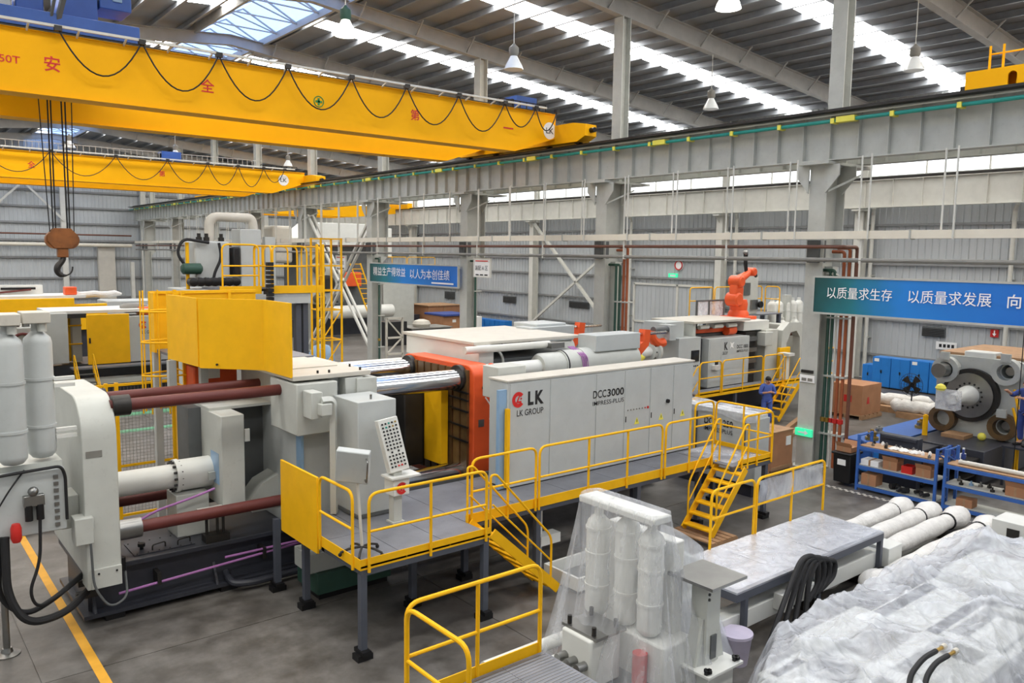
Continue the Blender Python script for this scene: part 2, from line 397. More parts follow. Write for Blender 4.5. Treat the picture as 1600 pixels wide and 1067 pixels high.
# floor: slabs near, one sheet beyond
fl = MB().box(-9.6, XW+.6, Y0, Y1+.6, -.3, -.012).build('floor', 'concrete'); fl['kind'] = 'structure'
sl = MB().box(0, 5.985, 0, 8.115, -.011, 0)
first = None; offs = []
for i in range(-1, 8):
    for j in range(-1, 10):
        x, y = -4.35+6*i+6, 11.86+8.13*(j-2)
        if x+6 > XW+.5 or y+8 > Y1+.5: continue
        offs.append((x, y, 0))
sl0 = MB(); sl0.v = [v+Vector(offs[0]) for v in sl.v]; sl0.f = sl.f; sl0 = sl0.build('slab', 'concrete', fl)
inst(sl0, [Vector(o)-Vector(offs[0]) for o in offs[1:]], fl)
def stripe(x0, x1, y0, y1, m_, label):
    o = MB().box(x0, x1, y0, y1, .001, .004).build('floor_marking', m_); tag(o, label, 'floor line', kind='structure'); return o
stripe(2.26, 2.39, 4, 19.0, 'line', 'yellow painted line on the concrete beside the dark machine bed')
stripe(3.5, 18, 27.2, 27.6, 'greenline', 'nearer green painted aisle line across the concrete floor')
stripe(3.5, 18, 29.9, 30.5, 'greenline', 'farther green painted aisle line across the concrete floor')
# checkered edge strip of the walkway beside the shelves
b = MB()
for k in range(84): b.box(19.05+.08*(k % 2), 19.13+.08*(k % 2), 4.0+.08*k, 4.08+.08*k, .001, .005)
tag(b.build('floor_marking', 'paint_cream'), 'pale hazard checks painted beside the shelf racks', 'floor line', kind='structure')

# ---- wall behind the machines (X = XW): ribbed sheet, girts, windows
def ribs(y0, y1, z0, z1, x, sgn, pitch=.32, axis='y'):
    b = MB(); pr_ = [(0, 0), (.2, 0), (.225, .045), (.285, .045), (.31, 0)]; pts = []; t = y0
    while t < y1:
        for a, d in pr_: pts.append((t+a*pitch/.32, d*sgn))
        t += pitch
    pts.append((y1, 0))
    for (a, d), (a2, d2) in zip(pts, pts[1:]):
        if axis == 'y': b.quad((x+d, a, z0), (x+d2, a2, z0), (x+d2, a2, z1), (x+d, a, z1))
        else: b.quad((a, x+d, z0), (a2, x+d2, z0), (a2, x+d2, z1), (a, x+d, z1))
    return b
wr = ribs(Y0, Y1, 0, 9.75, XW, -1).build('wall_right', 'wall', fix=False, smooth=10); wr['kind'] = 'structure'
ribs(Y0, Y1, 11.1, 13.6, XW, -1).build('wall_upper_sheet', 'wall', wr, fix=False, smooth=10)
for z in (1.15, 2.9, 4.45, 5.55, 7.4): MB().box(XW-.2, XW-.05, Y0, Y1, z, z+.11).build('girt', 'girt', wr)
for z in (9.72, 11.05): MB().box(XW-.12, XW+.08, Y0, Y1, z, z+.09).build('sill_rail', 'steel_grey', wr)
win = None
for k in range(11):
    y = -4.4+8.13*k
    fr = MB()
    for yy in (y+.02, y+2.7, y+5.4): fr.box(XW-.04, XW+.04, yy, yy+.07, 9.8, 11.06)
    wn = fr.build('window_%d' % (k+1), 'steel_white'); wn['kind'] = 'structure'
    for yy in (y+.02, y+2.7, y+5.4): MB().box(XW-.005, XW+.005, yy+.08, yy+2.62, 9.81, 11.05).build('pane', 'winglass', wn)
for y0_, y1_, z0_, z1_ in ((15.93, 16.96, 2.3, 2.74), (39.1, 41.0, 2.2, 2.65), (46.9, 48.4, 2.15, 2.65), (54.9, 56.3, 2.05, 2.65)):
    v = MB().box(XW-.14, XW-.03, y0_, y1_, z0_, z1_).build('wall_vent', 'paint_dark', wr)
    for q in range(5): MB().box(XW-.17, XW-.13, y0_+.03, y1_-.03, z0_+.03+q*(z1_-z0_-.05)/5, z0_+.06+q*(z1_-z0_-.05)/5).build('slat', 'darkmetal', v)
# big sliding door with its frame
dr = MB().box(XW-.34, XW-.26, 28.9, 34.8, .02, 4.05).build('door_1', 'wall'); dr['kind'] = 'structure'
for y in (28.85, 31.3, 34.75): MB().box(XW-.42, XW-.22, y-.07, y+.07, 0, 4.15).build('door_stile', 'steel_white', dr)
for z in (4.1, 1.75): MB().box(XW-.42, XW-.22, 28.85, 34.75, z-.06, z+.06).build('door_rail', 'steel_white', dr)
for k in range(17):
    if k: MB().box(XW-.365, XW-.335, 28.9+.345*k-.02, 28.9+.345*k+.02, .05, 4.0).build('door_rib', 'wall', dr)
for y, lab in ((19.5, 'white downpipe on the wall beside the near wall column behind the blue banner'), (35.16, 'white downpipe left of the big sliding door'), (27.27, 'white downpipe behind the orange robot arm'), (13.34, 'white downpipe at the edge beside the fire sign')):
    t = thing('downpipe', lab, 'pipe', (XW-.4, y, 0)); MB().tube(fillet([(XW-.75, y-.2, 8.25), (XW-.4, y, 8.0), (XW-.4, y, 0)], .1), .09, 10).build('pipe', 'steel_white', t)
    for z in (2, 5): MB().box(XW-.45, XW-.05, y-.11, y+.11, z, z+.06).build('bracket', 'steel_grey', t)

# ---- end wall (Y = Y1)
wb = ribs(-9.5, XW, 0, 15.6, Y1, -1, axis='x').build('wall_back', 'wall', fix=False, smooth=10); wb['kind'] = 'structure'
for z in (1.3, 3.1, 4.9, 6.4, 7.9, 9.3, 10.7, 12.1): MB().box(-2, XW, Y1-.25, Y1-.05, z, z+.16).build('girt', 'girt', wb)
for x in (8.4, 14.6, 21.2, 27.5, 33): MB().box(x-.22, x+.22, Y1-.62, Y1-.2, 0, 14.6).build('wind_column', 'steel_white', wb)
for x0, z0, x1, z1 in ((8.4, 8.2, 11.6, 11.4), (14.6, 8.2, 11.6, 11.4)): MB().bar((x0, Y1-.7, z0), (x1, Y1-.7, z1), .16).build('brace', 'steel_white', wb)
MB().box(17.2, 18.6, Y1-.8, Y1-.3, .02, 6.2).build('duct_panel', 'paint_cream', wb)
MB().box(19.9, 20.2, Y1-.9, Y1-.5, .02, 4.6).build('post', 'steel_white', wb)
for z, m_, r in ((7.0, 'brownpipe', .07), (6.1, 'tray', .16)): MB().cyl((-2, Y1-1.0, z), (20, Y1-1.0, z), r).build('wall_pipe', m_, wb)

# ---- the two sides behind the camera
wl = ribs(-9, Y1, 0, 9.75, -9.5, 1).build('wall_left', 'wall', fix=False, smooth=10); wl['kind'] = 'structure'
ribs(-9, Y1, 11.1, 14.2, -9.5, 1).build('wall_upper_sheet', 'wall', wl, fix=False, smooth=10)
wf = ribs(-9.5, XW, 0, 15.6, -9, 1, axis='x').build('wall_front', 'wall', fix=False, smooth=10); wf['kind'] = 'structure'
# ---- roof: sheets between skylight strips, purlins, rafters
ce = None
def sheet(ya, yb, xa, xb):
    return [(xa, ya, roofz(xa)), (xb, ya, roofz(xb)), (xb, yb, roofz(xb)), (xa, yb, roofz(xa))]
SKW = .62
sky_y = [COLY[0]+8.13*(k-.5) for k in range(-2, 9)]
b = MB(); edges = [Y0]+[e for y in sky_y for e in (y-SKW, y+SKW)]+[Y1+.5]
for ya, yb in zip(edges[::2], edges[1::2]):
    for xa, xb in ((-9.6, 11.9), (14.9, XW+.4)):
        p = sheet(ya, yb if xa > 0 or yb > -4 else yb+2*SKW, xa, xb); b.quad(*p); b.quad(*[Vector(q)+V(0, 0, .08) for q in p])
ce = b.build('ceiling', 'roof', fix=False); ce['kind'] = 'structure'
for k, y in enumerate(sky_y):
    for xa, xb in ((-9.6, 11.9), (14.9, XW+.3)):
        if xa < 0 and y < -4: continue  # unseen strip behind the camera left out, roof closed to darken the near left
        s = MB().quad(*[Vector(p)+V(0, 0, .02) for p in sheet(y-SKW, y+SKW, xa, xb)]).build('skylight', 'skylight', ce, fix=False)
px = 15.6; first = None
prof = lambda x: [(x-.03, roofz(x)-.01), (x+.09, roofz(x)-.01), (x+.09, roofz(x)-.03), (x-.01, roofz(x)-.03), (x-.01, roofz(x)-.26), (x-.11, roofz(x)-.26), (x-.11, roofz(x)-.24), (x-.03, roofz(x)-.24)]
xs_ = [15.3+1.25*k for k in range(19)]+[11.4-1.25*k for k in range(17)]
for x in xs_: MB().prism(prof(x), 'y', Y0, Y1).build('purlin', 'purlin', ce)
# ridge light: raised glazing on both slopes with frames and cross bracing
rg = MB()
for xa, xb, za, zb in ((11.9, 13.4, 15.25, 16.0), (14.9, 13.4, 15.25, 16.0)):
    rg.quad((xa, Y0, za), (xa, Y1, za), (xb, Y1, zb), (xb, Y0, zb))
rl = rg.build('ridge_glazing', 'ridgeglass', ce, fix=False)
y = Y0+1; k = 0
while y < Y1-2:
    f = MB().bar((11.9, y, 15.2), (13.4, y, 15.95), .06).bar((14.9, y, 15.2), (13.4, y, 15.95), .06).bar((11.9, y, 15.2), (14.9, y, 15.2), .05)
    f.bar((11.9, y, 15.18), (14.9, y+2.03, 15.18), .045).build('ridge_frame', 'rafter', ce); y += 2.0325
for x in (11.9, 14.9): MB().box(x-.06, x+.06, Y0, Y1, 15.0, 15.35).build('ridge_curb', 'rafter', ce)
# tapered rafters on the column lines
for k, y in enumerate([COLY[0]-8.13]+COLY):
    t = thing('roof_rafter', 'tapered grey roof rafter, number %d of the row counted from the camera' % (k+1), 'roof beam', (13.4, y, 0), 'roof rafters', kind='structure')
    for xa, xb in ((-9.5, 13.4), (XW, 13.4)):
        top = lambda x: roofz(x)-.27
        bot = lambda x: roofz(x)-.27-(.42+.3*min(abs(x-13.4)/12, 1)) if x < 21 else roofz(x)-.27-.62
        xx = [xa+(xb-xa)*q/8 for q in range(9)]
        MB().prism([(x, top(x)) for x in xx]+[(x, bot(x)) for x in reversed(xx)], 'y', y-.012, y+.012).build('web', 'rafter', t)
        fl_ = MB()
        for fz in (top, bot):
            P = [(x, fz(x)+.012) for x in xx]+[(x, fz(x)-.012) for x in reversed(xx)]
            fl_.prism(P, 'y', y-.14, y+.14)
        fl_.build('flange', 'rafter', t)
    for x in xs_[::2]:
        if x > 14: MB().bar((x, y, roofz(x)-.8), (x, y+.55, roofz(x)-.27), .05).bar((x, y, roofz(x)-.8), (x, y-.55, roofz(x)-.27), .05).build('fly_brace', 'rafter', t)

# ---- columns on the runway line and at the wall
names = ['nearest the camera, carrying the long blue banner', 'second from the camera, between the white area sign and the cross bracing', 'third from the camera, at the end of the smaller blue banner', 'fourth from the camera, at the start of the smaller blue banner', 'fifth from the camera, behind the yellow maintenance platform', 'sixth in the row, partly behind the pump unit', 'seventh in the row, far down the hall', 'eighth in the row, far down the hall', 'last in the row, by the end wall']
def hcol(x, y, z0, z1, dx, dy, t=.03):
    return MB().box(x-dx/2, x-dx/2+t, y-dy/2, y+dy/2, z0, z1).box(x+dx/2-t, x+dx/2, y-dy/2, y+dy/2, z0, z1).box(x-dx/2+t, x+dx/2-t, y-t/2, y+t/2, z0, z1)
for k, y in enumerate(COLY):
    t = thing('steel_column', 'grey steel hall column '+names[k], 'column', (20.7, y, 0), kind='structure')
    hcol(20.5, y, 0, 5.6, .55, .5).build('lower_shaft', 'steel_grey', t); hcol(20.7, y, 5.6, 8.35, .95, .5).build('crane_shaft', 'steel_grey', t)
    MB().prism([(20.77, 5.2), (21.17, 5.6), (20.77, 5.6)], 'y', y-.2, y+.2).build('shaft_knee', 'steel_grey', t)
    hcol(21.05, y, 8.35, roofz(21)-.9, .4, .42).build('upper_shaft', 'steel_grey', t)
    MB().box(20.1, 20.9, y-.4, y+.4, 0, .05).build('base_plate', 'steel_grey', t)
    MB().box(19.9, 22.2, y-.45, y+.45, 8.29, 8.36).build('cap_plate', 'steel_grey', t)
    for s_ in (-1, 1):
        MB().prism([(y+s_*.25, 7.55), (y+s_*.62, 8.0), (y+s_*.62, 8.29), (y+s_*.25, 8.29)], 'x', 20.15, 20.19).build('haunch', 'steel_grey', t)
        MB().prism([(y+s_*.25, 7.55), (y+s_*.62, 8.0), (y+s_*.62, 8.29), (y+s_*.25, 8.29)], 'x', 21.0, 21.04).build('haunch', 'steel_grey', t)
        MB().bar((20.2, y+s_*.3, 7.6), (21.0, y+s_*.8, 8.05), .05).build('haunch_brace', 'steel_grey', t)
    MB().box(20.1, 20.5, y-.16, y+.16, 5.7, 6.3).build('clamp', 'paint_dark', t)
for k, y in enumerate(COLY[:7]):
    t = thing('wall_column', 'pale steel column against the ribbed wall, number %d from the camera' % (k+1), 'column', (38.1, y, 0), 'columns along the ribbed wall', kind='structure')
    hcol(38.15, y, 0, 8.2, .55, .42).build('shaft', 'steel_white', t)
    hcol(38.35, y, 8.2, 13.0, .3, .3).build('upper_shaft', 'steel_white', t)
    MB().box(37.5, 38.5, y-.2, y+.2, 8.12, 8.2).prism([(37.5, 8.12), (37.9, 7.7), (37.9, 8.12)], 'y', y-.02, y+.02).build('bracket', 'steel_white', t)
# cross bracing between two wall columns: latticed double angles
t = thing('cross_brace', 'X-shaped latticed steel bracing between two wall columns', 'bracing', (38.1, 40.3, 0), kind='structure')
for (ya, za), (yb, zb) in (((44.2, 8.0), (36.4, 1.0)), ((36.4, 6.3), (44.2, 1.0))):
    sg = -1 if ya > yb else 1
    for o in (0, .4): MB().bar((37.95+o*.2, ya-o*.6*sg, za+o*.6), (37.95+o*.2, yb-o*.6*sg, zb+o*.6), .13).build('chord', 'steel_white', t)
    for q in range(1, 9):
        a = V(37.95, ya, za).lerp(V(37.95, yb, zb), q/9); MB().bar(a, a+V(.08, -.24*sg, .24), .06).build('lacing', 'steel_grey', t)

t = thing('cross_brace', 'X-shaped bracing between the fourth and fifth hall columns beside the ladder tower', 'bracing', (20.75, 40.3, 0), kind='structure')
for ya, za, yb, zb in ((44.1, 7.9, 36.45, .4), (36.45, 7.9, 44.1, .4)):
    sg = 1 if ya > yb else -1
    for o in (0, .3): MB().bar((20.6+o, ya, za), (20.6+o, yb, zb), .12).build('chord', 'steel_white', t)
# ---- crane runway girders
def runway(name, label, x, z0, z1, mats, y0, y1, pitch, bus=False, w=.34):
    t = thing(name, label, 'girder', (x, y0, z0), kind='structure')
    MB().box(x-.012, x+.012, y0, y1, z0+.03, z1-.03).build('web', mats, t)
    MB().box(x-w/2, x+w/2, y0, y1, z0, z0+.03).build('bottom_flange', mats, t)
    MB().box(x-w/2, x+w/2, y0, y1, z1-.03, z1).build('top_flange', mats, t)
    MB().box(x-.05, x+.05, y0, y1, z1, z1+.13).build('crane_rail', 'darkmetal', t)
    s = MB().box(x-w/2+.02, x-.012, y0+.1, y0+.12, z0+.03, z1-.03).build('stiffener', mats, t)
    n = int((y1-y0)/pitch); inst(s, [(0, pitch*k, 0) for k in range(1, n)], t)
    return t
rw = runway('crane_runway', 'long grey crane girder with vertical stiffeners and teal conductor line', 20.35, 8.4, 9.62, 'steel_grey', -1, 80.4, .78)
MB().box(19.86, 20.5, -1, 80.4, 9.6, 9.63).build('walk_plate', 'darkmetal', rw)
MB().cyl((20.02, -1, 9.38), (20.02, 80.4, 9.38), .05, n=10).build('conductor', 'teal', rw)
MB().cyl((20.05, -1, 9.53), (20.05, 80.4, 9.53), .02, n=8).build('conduit', 'steel_white', rw)
s = MB().box(19.94, 20.2, 2.0, 2.1, 9.31, 9.44).build('clip', 'label', rw); inst(s, [(0, 1.56*k, 0) for k in range(1, 50)], rw)
s = MB().box(19.93, 20.14, 4.6, 5.1, 9.32, 9.46).build('joint_cover', 'label', rw); inst(s, [(0, 6.2*k, 0) for k in range(1, 12)], rw)
rw2 = runway('crane_runway', 'second grey crane girder right behind the long one, carrying the next bay crane', 21.85, 8.4, 9.62, 'steel_grey', -1, 80.4, .78)
rw3 = runway('crane_runway', 'cream crane girder along the ribbed wall under the window strip', 37.75, 8.25, 9.55, 'steel_white', 2, 80.4, 1.35, w=.3)

# ---- hanging services: cable tray, pipes, drop rods
t = thing('cable_tray', 'cream cable tray hung from rods below the crane girder', 'cable tray', (19.85, 5, 6.2))
MB().box(19.75, 19.95, 3, 78, 6.32, 6.52).build('trough', 'tray', t)
s = MB().box(19.72, 19.98, 5, 5.04, 6.3, 6.54).build('joint_strap', 'steel_grey', t); inst(s, [(0, 4.1*k, 0) for k in range(1, 17)], t)
for j, dx in enumerate((0, .25)):
    s = MB().cyl((19.72+dx, 6.1+dx*1.5, 6.3), (19.72+dx, 6.1+dx*1.5, 8.42), .025, n=6).build('drop_rod', 'steel_white', t); inst(s, [(0, 2.03*k, 0) for k in range(1, 30)], t)
t = thing('water_pipe', 'brown pipe running level under the cable tray', 'pipe', (19.85, 5, 6.1))
MB().tube(fillet([(20.6, 10.86, .15), (20.6, 10.86, 6.12), (19.85, 10.86, 6.12), (19.85, 78, 6.12)], .12), .05, 8).build('pipe', 'brownpipe', t)
t = thing('air_pipe', 'grey pipe at the lowest level of the hung services', 'pipe', (19.85, 5, 5.7))
MB().cyl((19.85, 3, 5.78), (19.85, 78, 5.78), .055, n=8).build('pipe', 'greypipe', t)
s = MB().box(19.8, 19.9, 6.28, 6.34, 5.7, 6.55).build('hanger', 'steel_white', t); inst(s, [(0, 4.06*k, 0) for k in range(1, 17)], t)
# risers on the columns
def riser(y, z0, z1, m_, label, r=.045, x=20.55):
    t = thing('riser_pipe', label, 'pipe', (x, y, z0))
    MB().tube(fillet([(x, y, z0), (x, y, z1), (x, y+.35, z1)], .1), r, 8).build('pipe', m_, t)
    for z in (1.0, 2.6, 4.2): MB().box(x-.07, x+.3, y-.06, y+.06, z, z+.05).build('pipe_clamp', 'steel_grey', t)
    for z in (1.35,): MB().cyl((x, y, z), (x, y, z+.12), r*1.7, n=8).build('valve', 'brass' if m_ == 'pipegreen' else 'red', t)
riser(11.54, .1, 5.5, 'pipegreen', 'dark green riser pipe nearest the column that carries the long banner')
riser(11.42, .1, 5.5, 'pipegreen', 'dark green riser pipe between the other green pipe and the silver conduit')
riser(11.31, .1, 5.4, 'steel_white', 'thin silver conduit between green and rust coloured risers', r=.025)
riser(11.18, .1, 6.0, 'rustpipe', 'rust orange riser pipe next to the silver conduit')
riser(11.03, .1, 6.1, 'rustpipe', 'outermost rust orange riser pipe of the near column')
riser(19.5, .1, 5.5, 'pipegreen', 'dark green riser pipe on the second column, nearest its shaft')
riser(19.32, .1, 5.5, 'pipegreen', 'dark green riser pipe on the second column, middle one')
riser(19.14, .1, 6.0, 'rustpipe', 'rust orange riser pipe on the second column')
riser(18.98, .1, 6.1, 'rustpipe', 'outermost rust orange riser pipe on the second column')
for y, n_ in ((27.7, 'third'), (35.85, 'fourth')): riser(y, .1, 5.5, 'pipegreen', 'dark green riser pipe on the %s column' % n_)

# ---- banners and signs
def board(name, label, x, y0, y1, z0, z1, m_, cat='banner', back='steel_grey'):
    t = thing(name, label, cat, (x, (y0+y1)/2, z0)); MB().box(x, x+.04, y0, y1, z0, z1).build('panel', m_, t)
    MB().box(x-.02, x+.06, y0-.02, y0+.03, z0-.03, z1+.03).box(x-.02, x+.06, y1-.03, y1+.02, z0-.03, z1+.03).box(x-.02, x+.06, y0+.03, y1-.03, z0-.03, z0+.02).box(x-.02, x+.06, y0+.03, y1-.03, z1-.02, z1+.03).build('frame', back, t)
    return t
yd = (0, -1, 0); zd = (0, 0, 1)
t = board('slogan_banner', 'long blue slogan banner with large white characters on the nearest column', 19.85, 1.5, 11.62, 4.38, 5.33, 'banner_near')
text('slogan', '以质量求生存', (19.82, 10.35, 4.93), yd, zd, .30, 'textwhite', t, width=1.72, bold=.003)
text('slogan', '以质量求发展', (19.82, 8.17, 4.93), yd, zd, .32, 'textwhite', t, width=1.86, bold=.003)
text('slogan', '向', (19.82, 6.78, 4.93), yd, zd, .31, 'textwhite', t, bold=.012)
t = board('slogan_banner', 'smaller blue slogan banner between the third and fourth columns', 20.0, 28.2, 35.8, 4.36, 5.28, 'banner_far')
text('slogan', '精益生产得效益', (19.97, 33.9, 4.9), yd, zd, .42, 'textwhite', t, width=3.0, bold=0)
text('slogan', '以人为本创佳绩', (19.97, 30.4, 4.86), yd, zd, .44, 'textwhite', t, width=3.2, bold=0)
MB().box(19.965, 19.975, 28.5, 30.2, 4.46, 4.53).build('small_print', 'textwhite', t)
def area_sign(y, s_, label):
    t = board('area_sign', label, 19.95, y-.55, y+.55, 4.88, 5.6, 'white', 'sign', 'steel_white')
    text('lettering', s_, (19.92, y, 5.24), yd, zd, .2, 'textblack', t, width=.86, bold=0)
    MB().box(19.925, 19.935, y-.42, y+.42, 5.5, 5.54).build('heading', 'textred', t)
    for q in range(3): MB().box(19.925, 19.935, y-.4+.3*q, y-.2+.3*q, 4.93, 4.98).build('footer', 'textblack', t)
    for q in (-.5, .5): MB().cyl((19.97, y+q, 5.6), (19.97, y+q, 5.8), .008, n=6).build('hanger', 'metal', t)
area_sign(26.45, '装配 A 区', 'white hanging area sign reading A beside the smaller banner')
area_sign(38.8, '装配 B 区', 'white hanging area sign reading B by the yellow ladder tower')
# fire arrow, exit and other small signs on the wall
t = thing('fire_sign', 'small red sign with a white arrow on the ribbed wall', 'sign', (XW-.1, 13.9, 2.5))
MB().box(XW-.1, XW-.07, 13.72, 14.05, 2.5, 2.84).build('panel', 'red', t); MB().prism([(13.885, 2.54), (13.97, 2.66), (13.91, 2.66), (13.91, 2.8), (13.86, 2.8), (13.86, 2.66), (13.8, 2.66)], 'x', XW-.11, XW-.1).build('arrow', 'textwhite', t)
t = thing('exit_sign', 'green exit sign above the sliding door', 'sign', (XW-.1, 31.9, 4.6))
MB().box(XW-.12, XW-.07, 31.55, 32.25, 4.55, 4.8).build('panel', 'exitsign', t); MB().box(XW-.13, XW-.12, 31.7, 32.1, 4.62, 4.73).build('arrow', 'white', t)
t = thing('prohibition_sign', 'round red and white sign over the exit sign', 'sign', (XW-.1, 31.6, 5.0))
MB().cyl((XW-.1, 31.5, 5.3), (XW-.07, 31.5, 5.3), .33, n=24).build('panel', 'white', t); b = MB(); 
b.tube([(XW-.11, 31.5+.27*math.cos(2*PI*k/24), 5.3+.27*math.sin(2*PI*k/24)) for k in range(24)], .04, 6, closed=True).build('ring', 'red', t)
t = thing('exit_sign', 'lit green exit sign low on the nearest column', 'sign', (20.2, 11.8, .9))
MB().box(20.14, 20.22, 11.62, 12.12, .92, 1.12).build('panel', 'exitsign', t); MB().prism([(11.72, 1.02), (11.82, 1.09), (11.82, .95)], 'x', 20.13, 20.14).box(20.13, 20.14, 11.82, 12.02, 1.0, 1.04).build('arrow', 'white', t)
t = thing('column_notice', 'small white notice with rows of marks on the nearest column', 'sign', (20.2, 11.8, 2.5))
MB().box(20.18, 20.22, 11.65, 12.08, 2.42, 2.62).build('panel', 'white', t)
for q in range(2): MB().box(20.17, 20.18, 11.7+.18*q, 11.84+.18*q, 2.46, 2.54).build('print', 'greypipe', t)
MB().box(20.17, 20.22, 11.7, 12.05, 2.68, 2.76).build('device', 'darkmetal', t)

# ---- high-bay lamps hung from the rafters
def lamp(x, y, z, lit, label):
    t = thing('high_bay_lamp', label, 'lamp', (x, y, z), 'high bay lamps')
    MB().cyl((x, y, z+.75), (x, y, roofz(x)-.82), .015, n=6).build('rod', 'steel_white', t)
    MB().lathe((x, y, z+.4), (0, 0, 1), [(0, .11), (.06, .15), (.26, .15), (.34, .06), (.38, .03)], 14).build('ballast', 'pipegreen' if lit else 'greypipe', t)
    MB().lathe((x, y, z), (0, 0, 1), [(0, .3), (.12, .26), (.28, .17), (.42, .1)], 18).build('shade', 'lampglass' if lit else 'lampdim', t)
for x, y, lit, lab in ((10.48, 19.99, 1, 'lit bell-shaped pendant lamp above the middle of the near yellow crane'), (16.23, 19.99, 0, 'unlit pendant lamp left of the second column top'), (15.97, 11.86, 1, 'pendant lamp cut by the top edge of the picture'),
    (26.08, 19.99, 0, 'pendant lamp hanging over the girder right of the second column top'), (25.23, 11.86, 0, 'pendant lamp in front of the skylight strip near the next bay crane'), (10.0, 52.5, 0, 'distant pendant lamp seen between the two yellow cranes by the hoist ropes'), (15.83, 52.5, 0, 'distant pendant lamp above the far yellow crane'), (23.14, 52.5, 0, 'most distant pendant lamp above the girder end of the far crane')):
    lamp(x, y, 11.5, lit, lab)
# ================================================================== BRIDGE CRANES
def crane(name, label, yf, yr, zb, zt, x0, x1, chars, logo_x, sway, gauge_end, blue_x, first_char='50T'):
    t = thing(name, label, 'crane', (x1, (yf+yr)/2, zb))
    for nm, ya in (('front_girder', yf), ('rear_girder', yr)):
        prof = [(x0, zb), (x1-2.2, zb), (x1-.3, zb+.62), (x1-.3, zt), (x0, zt)]
        g = MB().prism(prof, 'y', ya, ya+.55).build(nm, 'crane', t)
        MB().prism([(x0, zb-.02), (x1-2.2, zb-.02), (x1-.3, zb+.6), (x1-.3, zb+.63), (x1-2.2, zb), (x0, zb)], 'y', ya-.05, ya+.6).build('bottom_flange', 'crane', g)
        MB().box(x0, x1-.3, ya-.05, ya+.6, zt, zt+.02).build('top_flange', 'crane', g)
        MB().box(x0, x1-.3, ya+.23, ya+.33, zt+.02, zt+.12).build('trolley_rail', 'darkmetal', g)
    # end carriage running on the girder rail
    c = MB().prism([(yf-1.6, zb+.55), (yf-1.6, zb+.95), (yf-1.0, zb+1.05), (yr+1.4, zb+1.05), (yr+2.1, zb+.95), (yr+2.1, zb+.55), (yr+1.6, zb+.38), (yf-1.2, zb+.38)], 'x', x1-.35, x1+.2).build('end_carriage', 'crane', t)
    for y in (yf-1.0, yf+.6, yr-.4, yr+1.4): MB().cyl((x1-.16, y, zb+.5), (x1+.02, y, zb+.5), .18, n=16).build('wheel', 'darkmetal', c)
    MB().cyl((x1-.07, yf-1.6, zb+.75), (x1-.07, yf-1.8, zb+.75), .09, n=12).build('buffer', 'black', c)
    # festoon: track, trolleys, cable loops
    tr = MB().box(x0, x1-1.0, yf-.32, yf-.26, zt+.1, zt+.16).build('festoon_track', 'steel_white', t)
    k = x0
    s = MB().bar((x0+.2, yf-.29, zt+.1), (x0+.2, yf, zt), .04).build('track_bracket', 'steel_white', t); inst(s, [(1.05*q, 0, 0) for q in range(1, int((x1-1.4-x0)/1.05))], t)
    for q in range(len(sway)-1):
        a, b_ = sway[q], sway[q+1]; d = 1.05 if q else .95
        MB().tube([(a+(b_-a)*u/14, yf-.29, zt+.08-d*4*(u/14)*(1-u/14)*(1 if b_-a > 1.4 else .7)) for u in range(15)], .02, 6).build('festoon_cable', 'rubber', t)
    for a in sway: MB().box(a-.08, a+.08, yf-.36, yf-.22, zt+.02, zt+.14).build('cable_trolley', 'darkmetal', t)
    for s_, x, h in chars: text('character', s_, (x, yf-.008, (zb+zt)/2+.02), (1, 0, 0), zd, h, 'textred', t, bold=.012)
    d = MB().cyl((logo_x, yf-.01, (zb+zt)/2+.13), (logo_x, yf-.003, (zb+zt)/2+.13), .3, n=28).build('badge', 'white', t)
    text('badge_lettering', 'LK', (logo_x, yf-.015, (zb+zt)/2+.13), (1, 0, 0), zd, .2, 'textblack', d, width=.36, bold=.006)
    e = MB().box(blue_x, blue_x+.95, yf+.6, yf+1.3, zt+.1, zt+.62).build('drive_box', 'bluecrane', t)
    MB().box(blue_x-.1, blue_x, yf+.75, yf+1.1, zt+.15, zt+.5).box(blue_x+.95, blue_x+1.05, yf+.7, yf+.95, zt+.2, zt+.62).build('drive_motor', 'darkmetal', e)
    r = MB()
    for q in range(8): r.bar((x1-2.8+.3*q, yf+.1, zt+.02), (x1-2.8+.3*q, yf+.1, zt+.3), .03)
    r.bar((x1-2.8, yf+.1, zt+.3), (x1-.7, yf+.1, zt+.3), .03).build('end_railing', 'rubber', t)
    return t
near = crane('overhead_crane', 'near yellow double girder overhead crane marked with red characters', 22.3, 26.5, 9.42, 10.85, -2, 20.4,
      (('安', 3.95, .36), ('全', 7.6, .34), ('第', 14.1, .34), ('一', 17.9, .05)), 20.0-.18, [4.05, 5.91, 7.82, 9.74, 11.71, 13.62, 15.59, 17.51, 18.9, 19.9], 0, 18.75)
text('capacity_mark', '50T', (3.08, 22.29, 10.13), (1, 0, 0), zd, .17, 'textred', near, width=.42, bold=.006)
b = MB().tube([(10.8+.15*math.cos(2*PI*k/20), 22.29, 10.15+.15*math.sin(2*PI*k/20)) for k in range(20)], .014, 6, closed=True).box(10.77, 10.83, 22.285, 22.3, 10.05, 10.25).box(10.7, 10.9, 22.285, 22.3, 10.12, 10.18).build('green_cross_mark', 'textgreen', near)
far = crane('overhead_crane', 'far yellow double girder overhead crane with a round white badge', 43.4, 47.6, 9.0, 10.2, -2, 20.4,
      (('全', 6.65, .3), ('第', 12.4, .3)), 18.85, [2.0, 4.6, 7.4, 10.2, 12.6, 14.6, 16.2, 17.6, 18.8], 0, 12.6)
b = MB()
for q in range(70): b.bar((-1+.27*q, 44.1, 10.2), (-1+.27*q, 44.1, 10.75), .02)
for z in (10.45, 10.75): b.bar((-1, 44.1, z), (17.9, 44.1, z), .03)
b.build('walkway_railing', 'rafter', far)
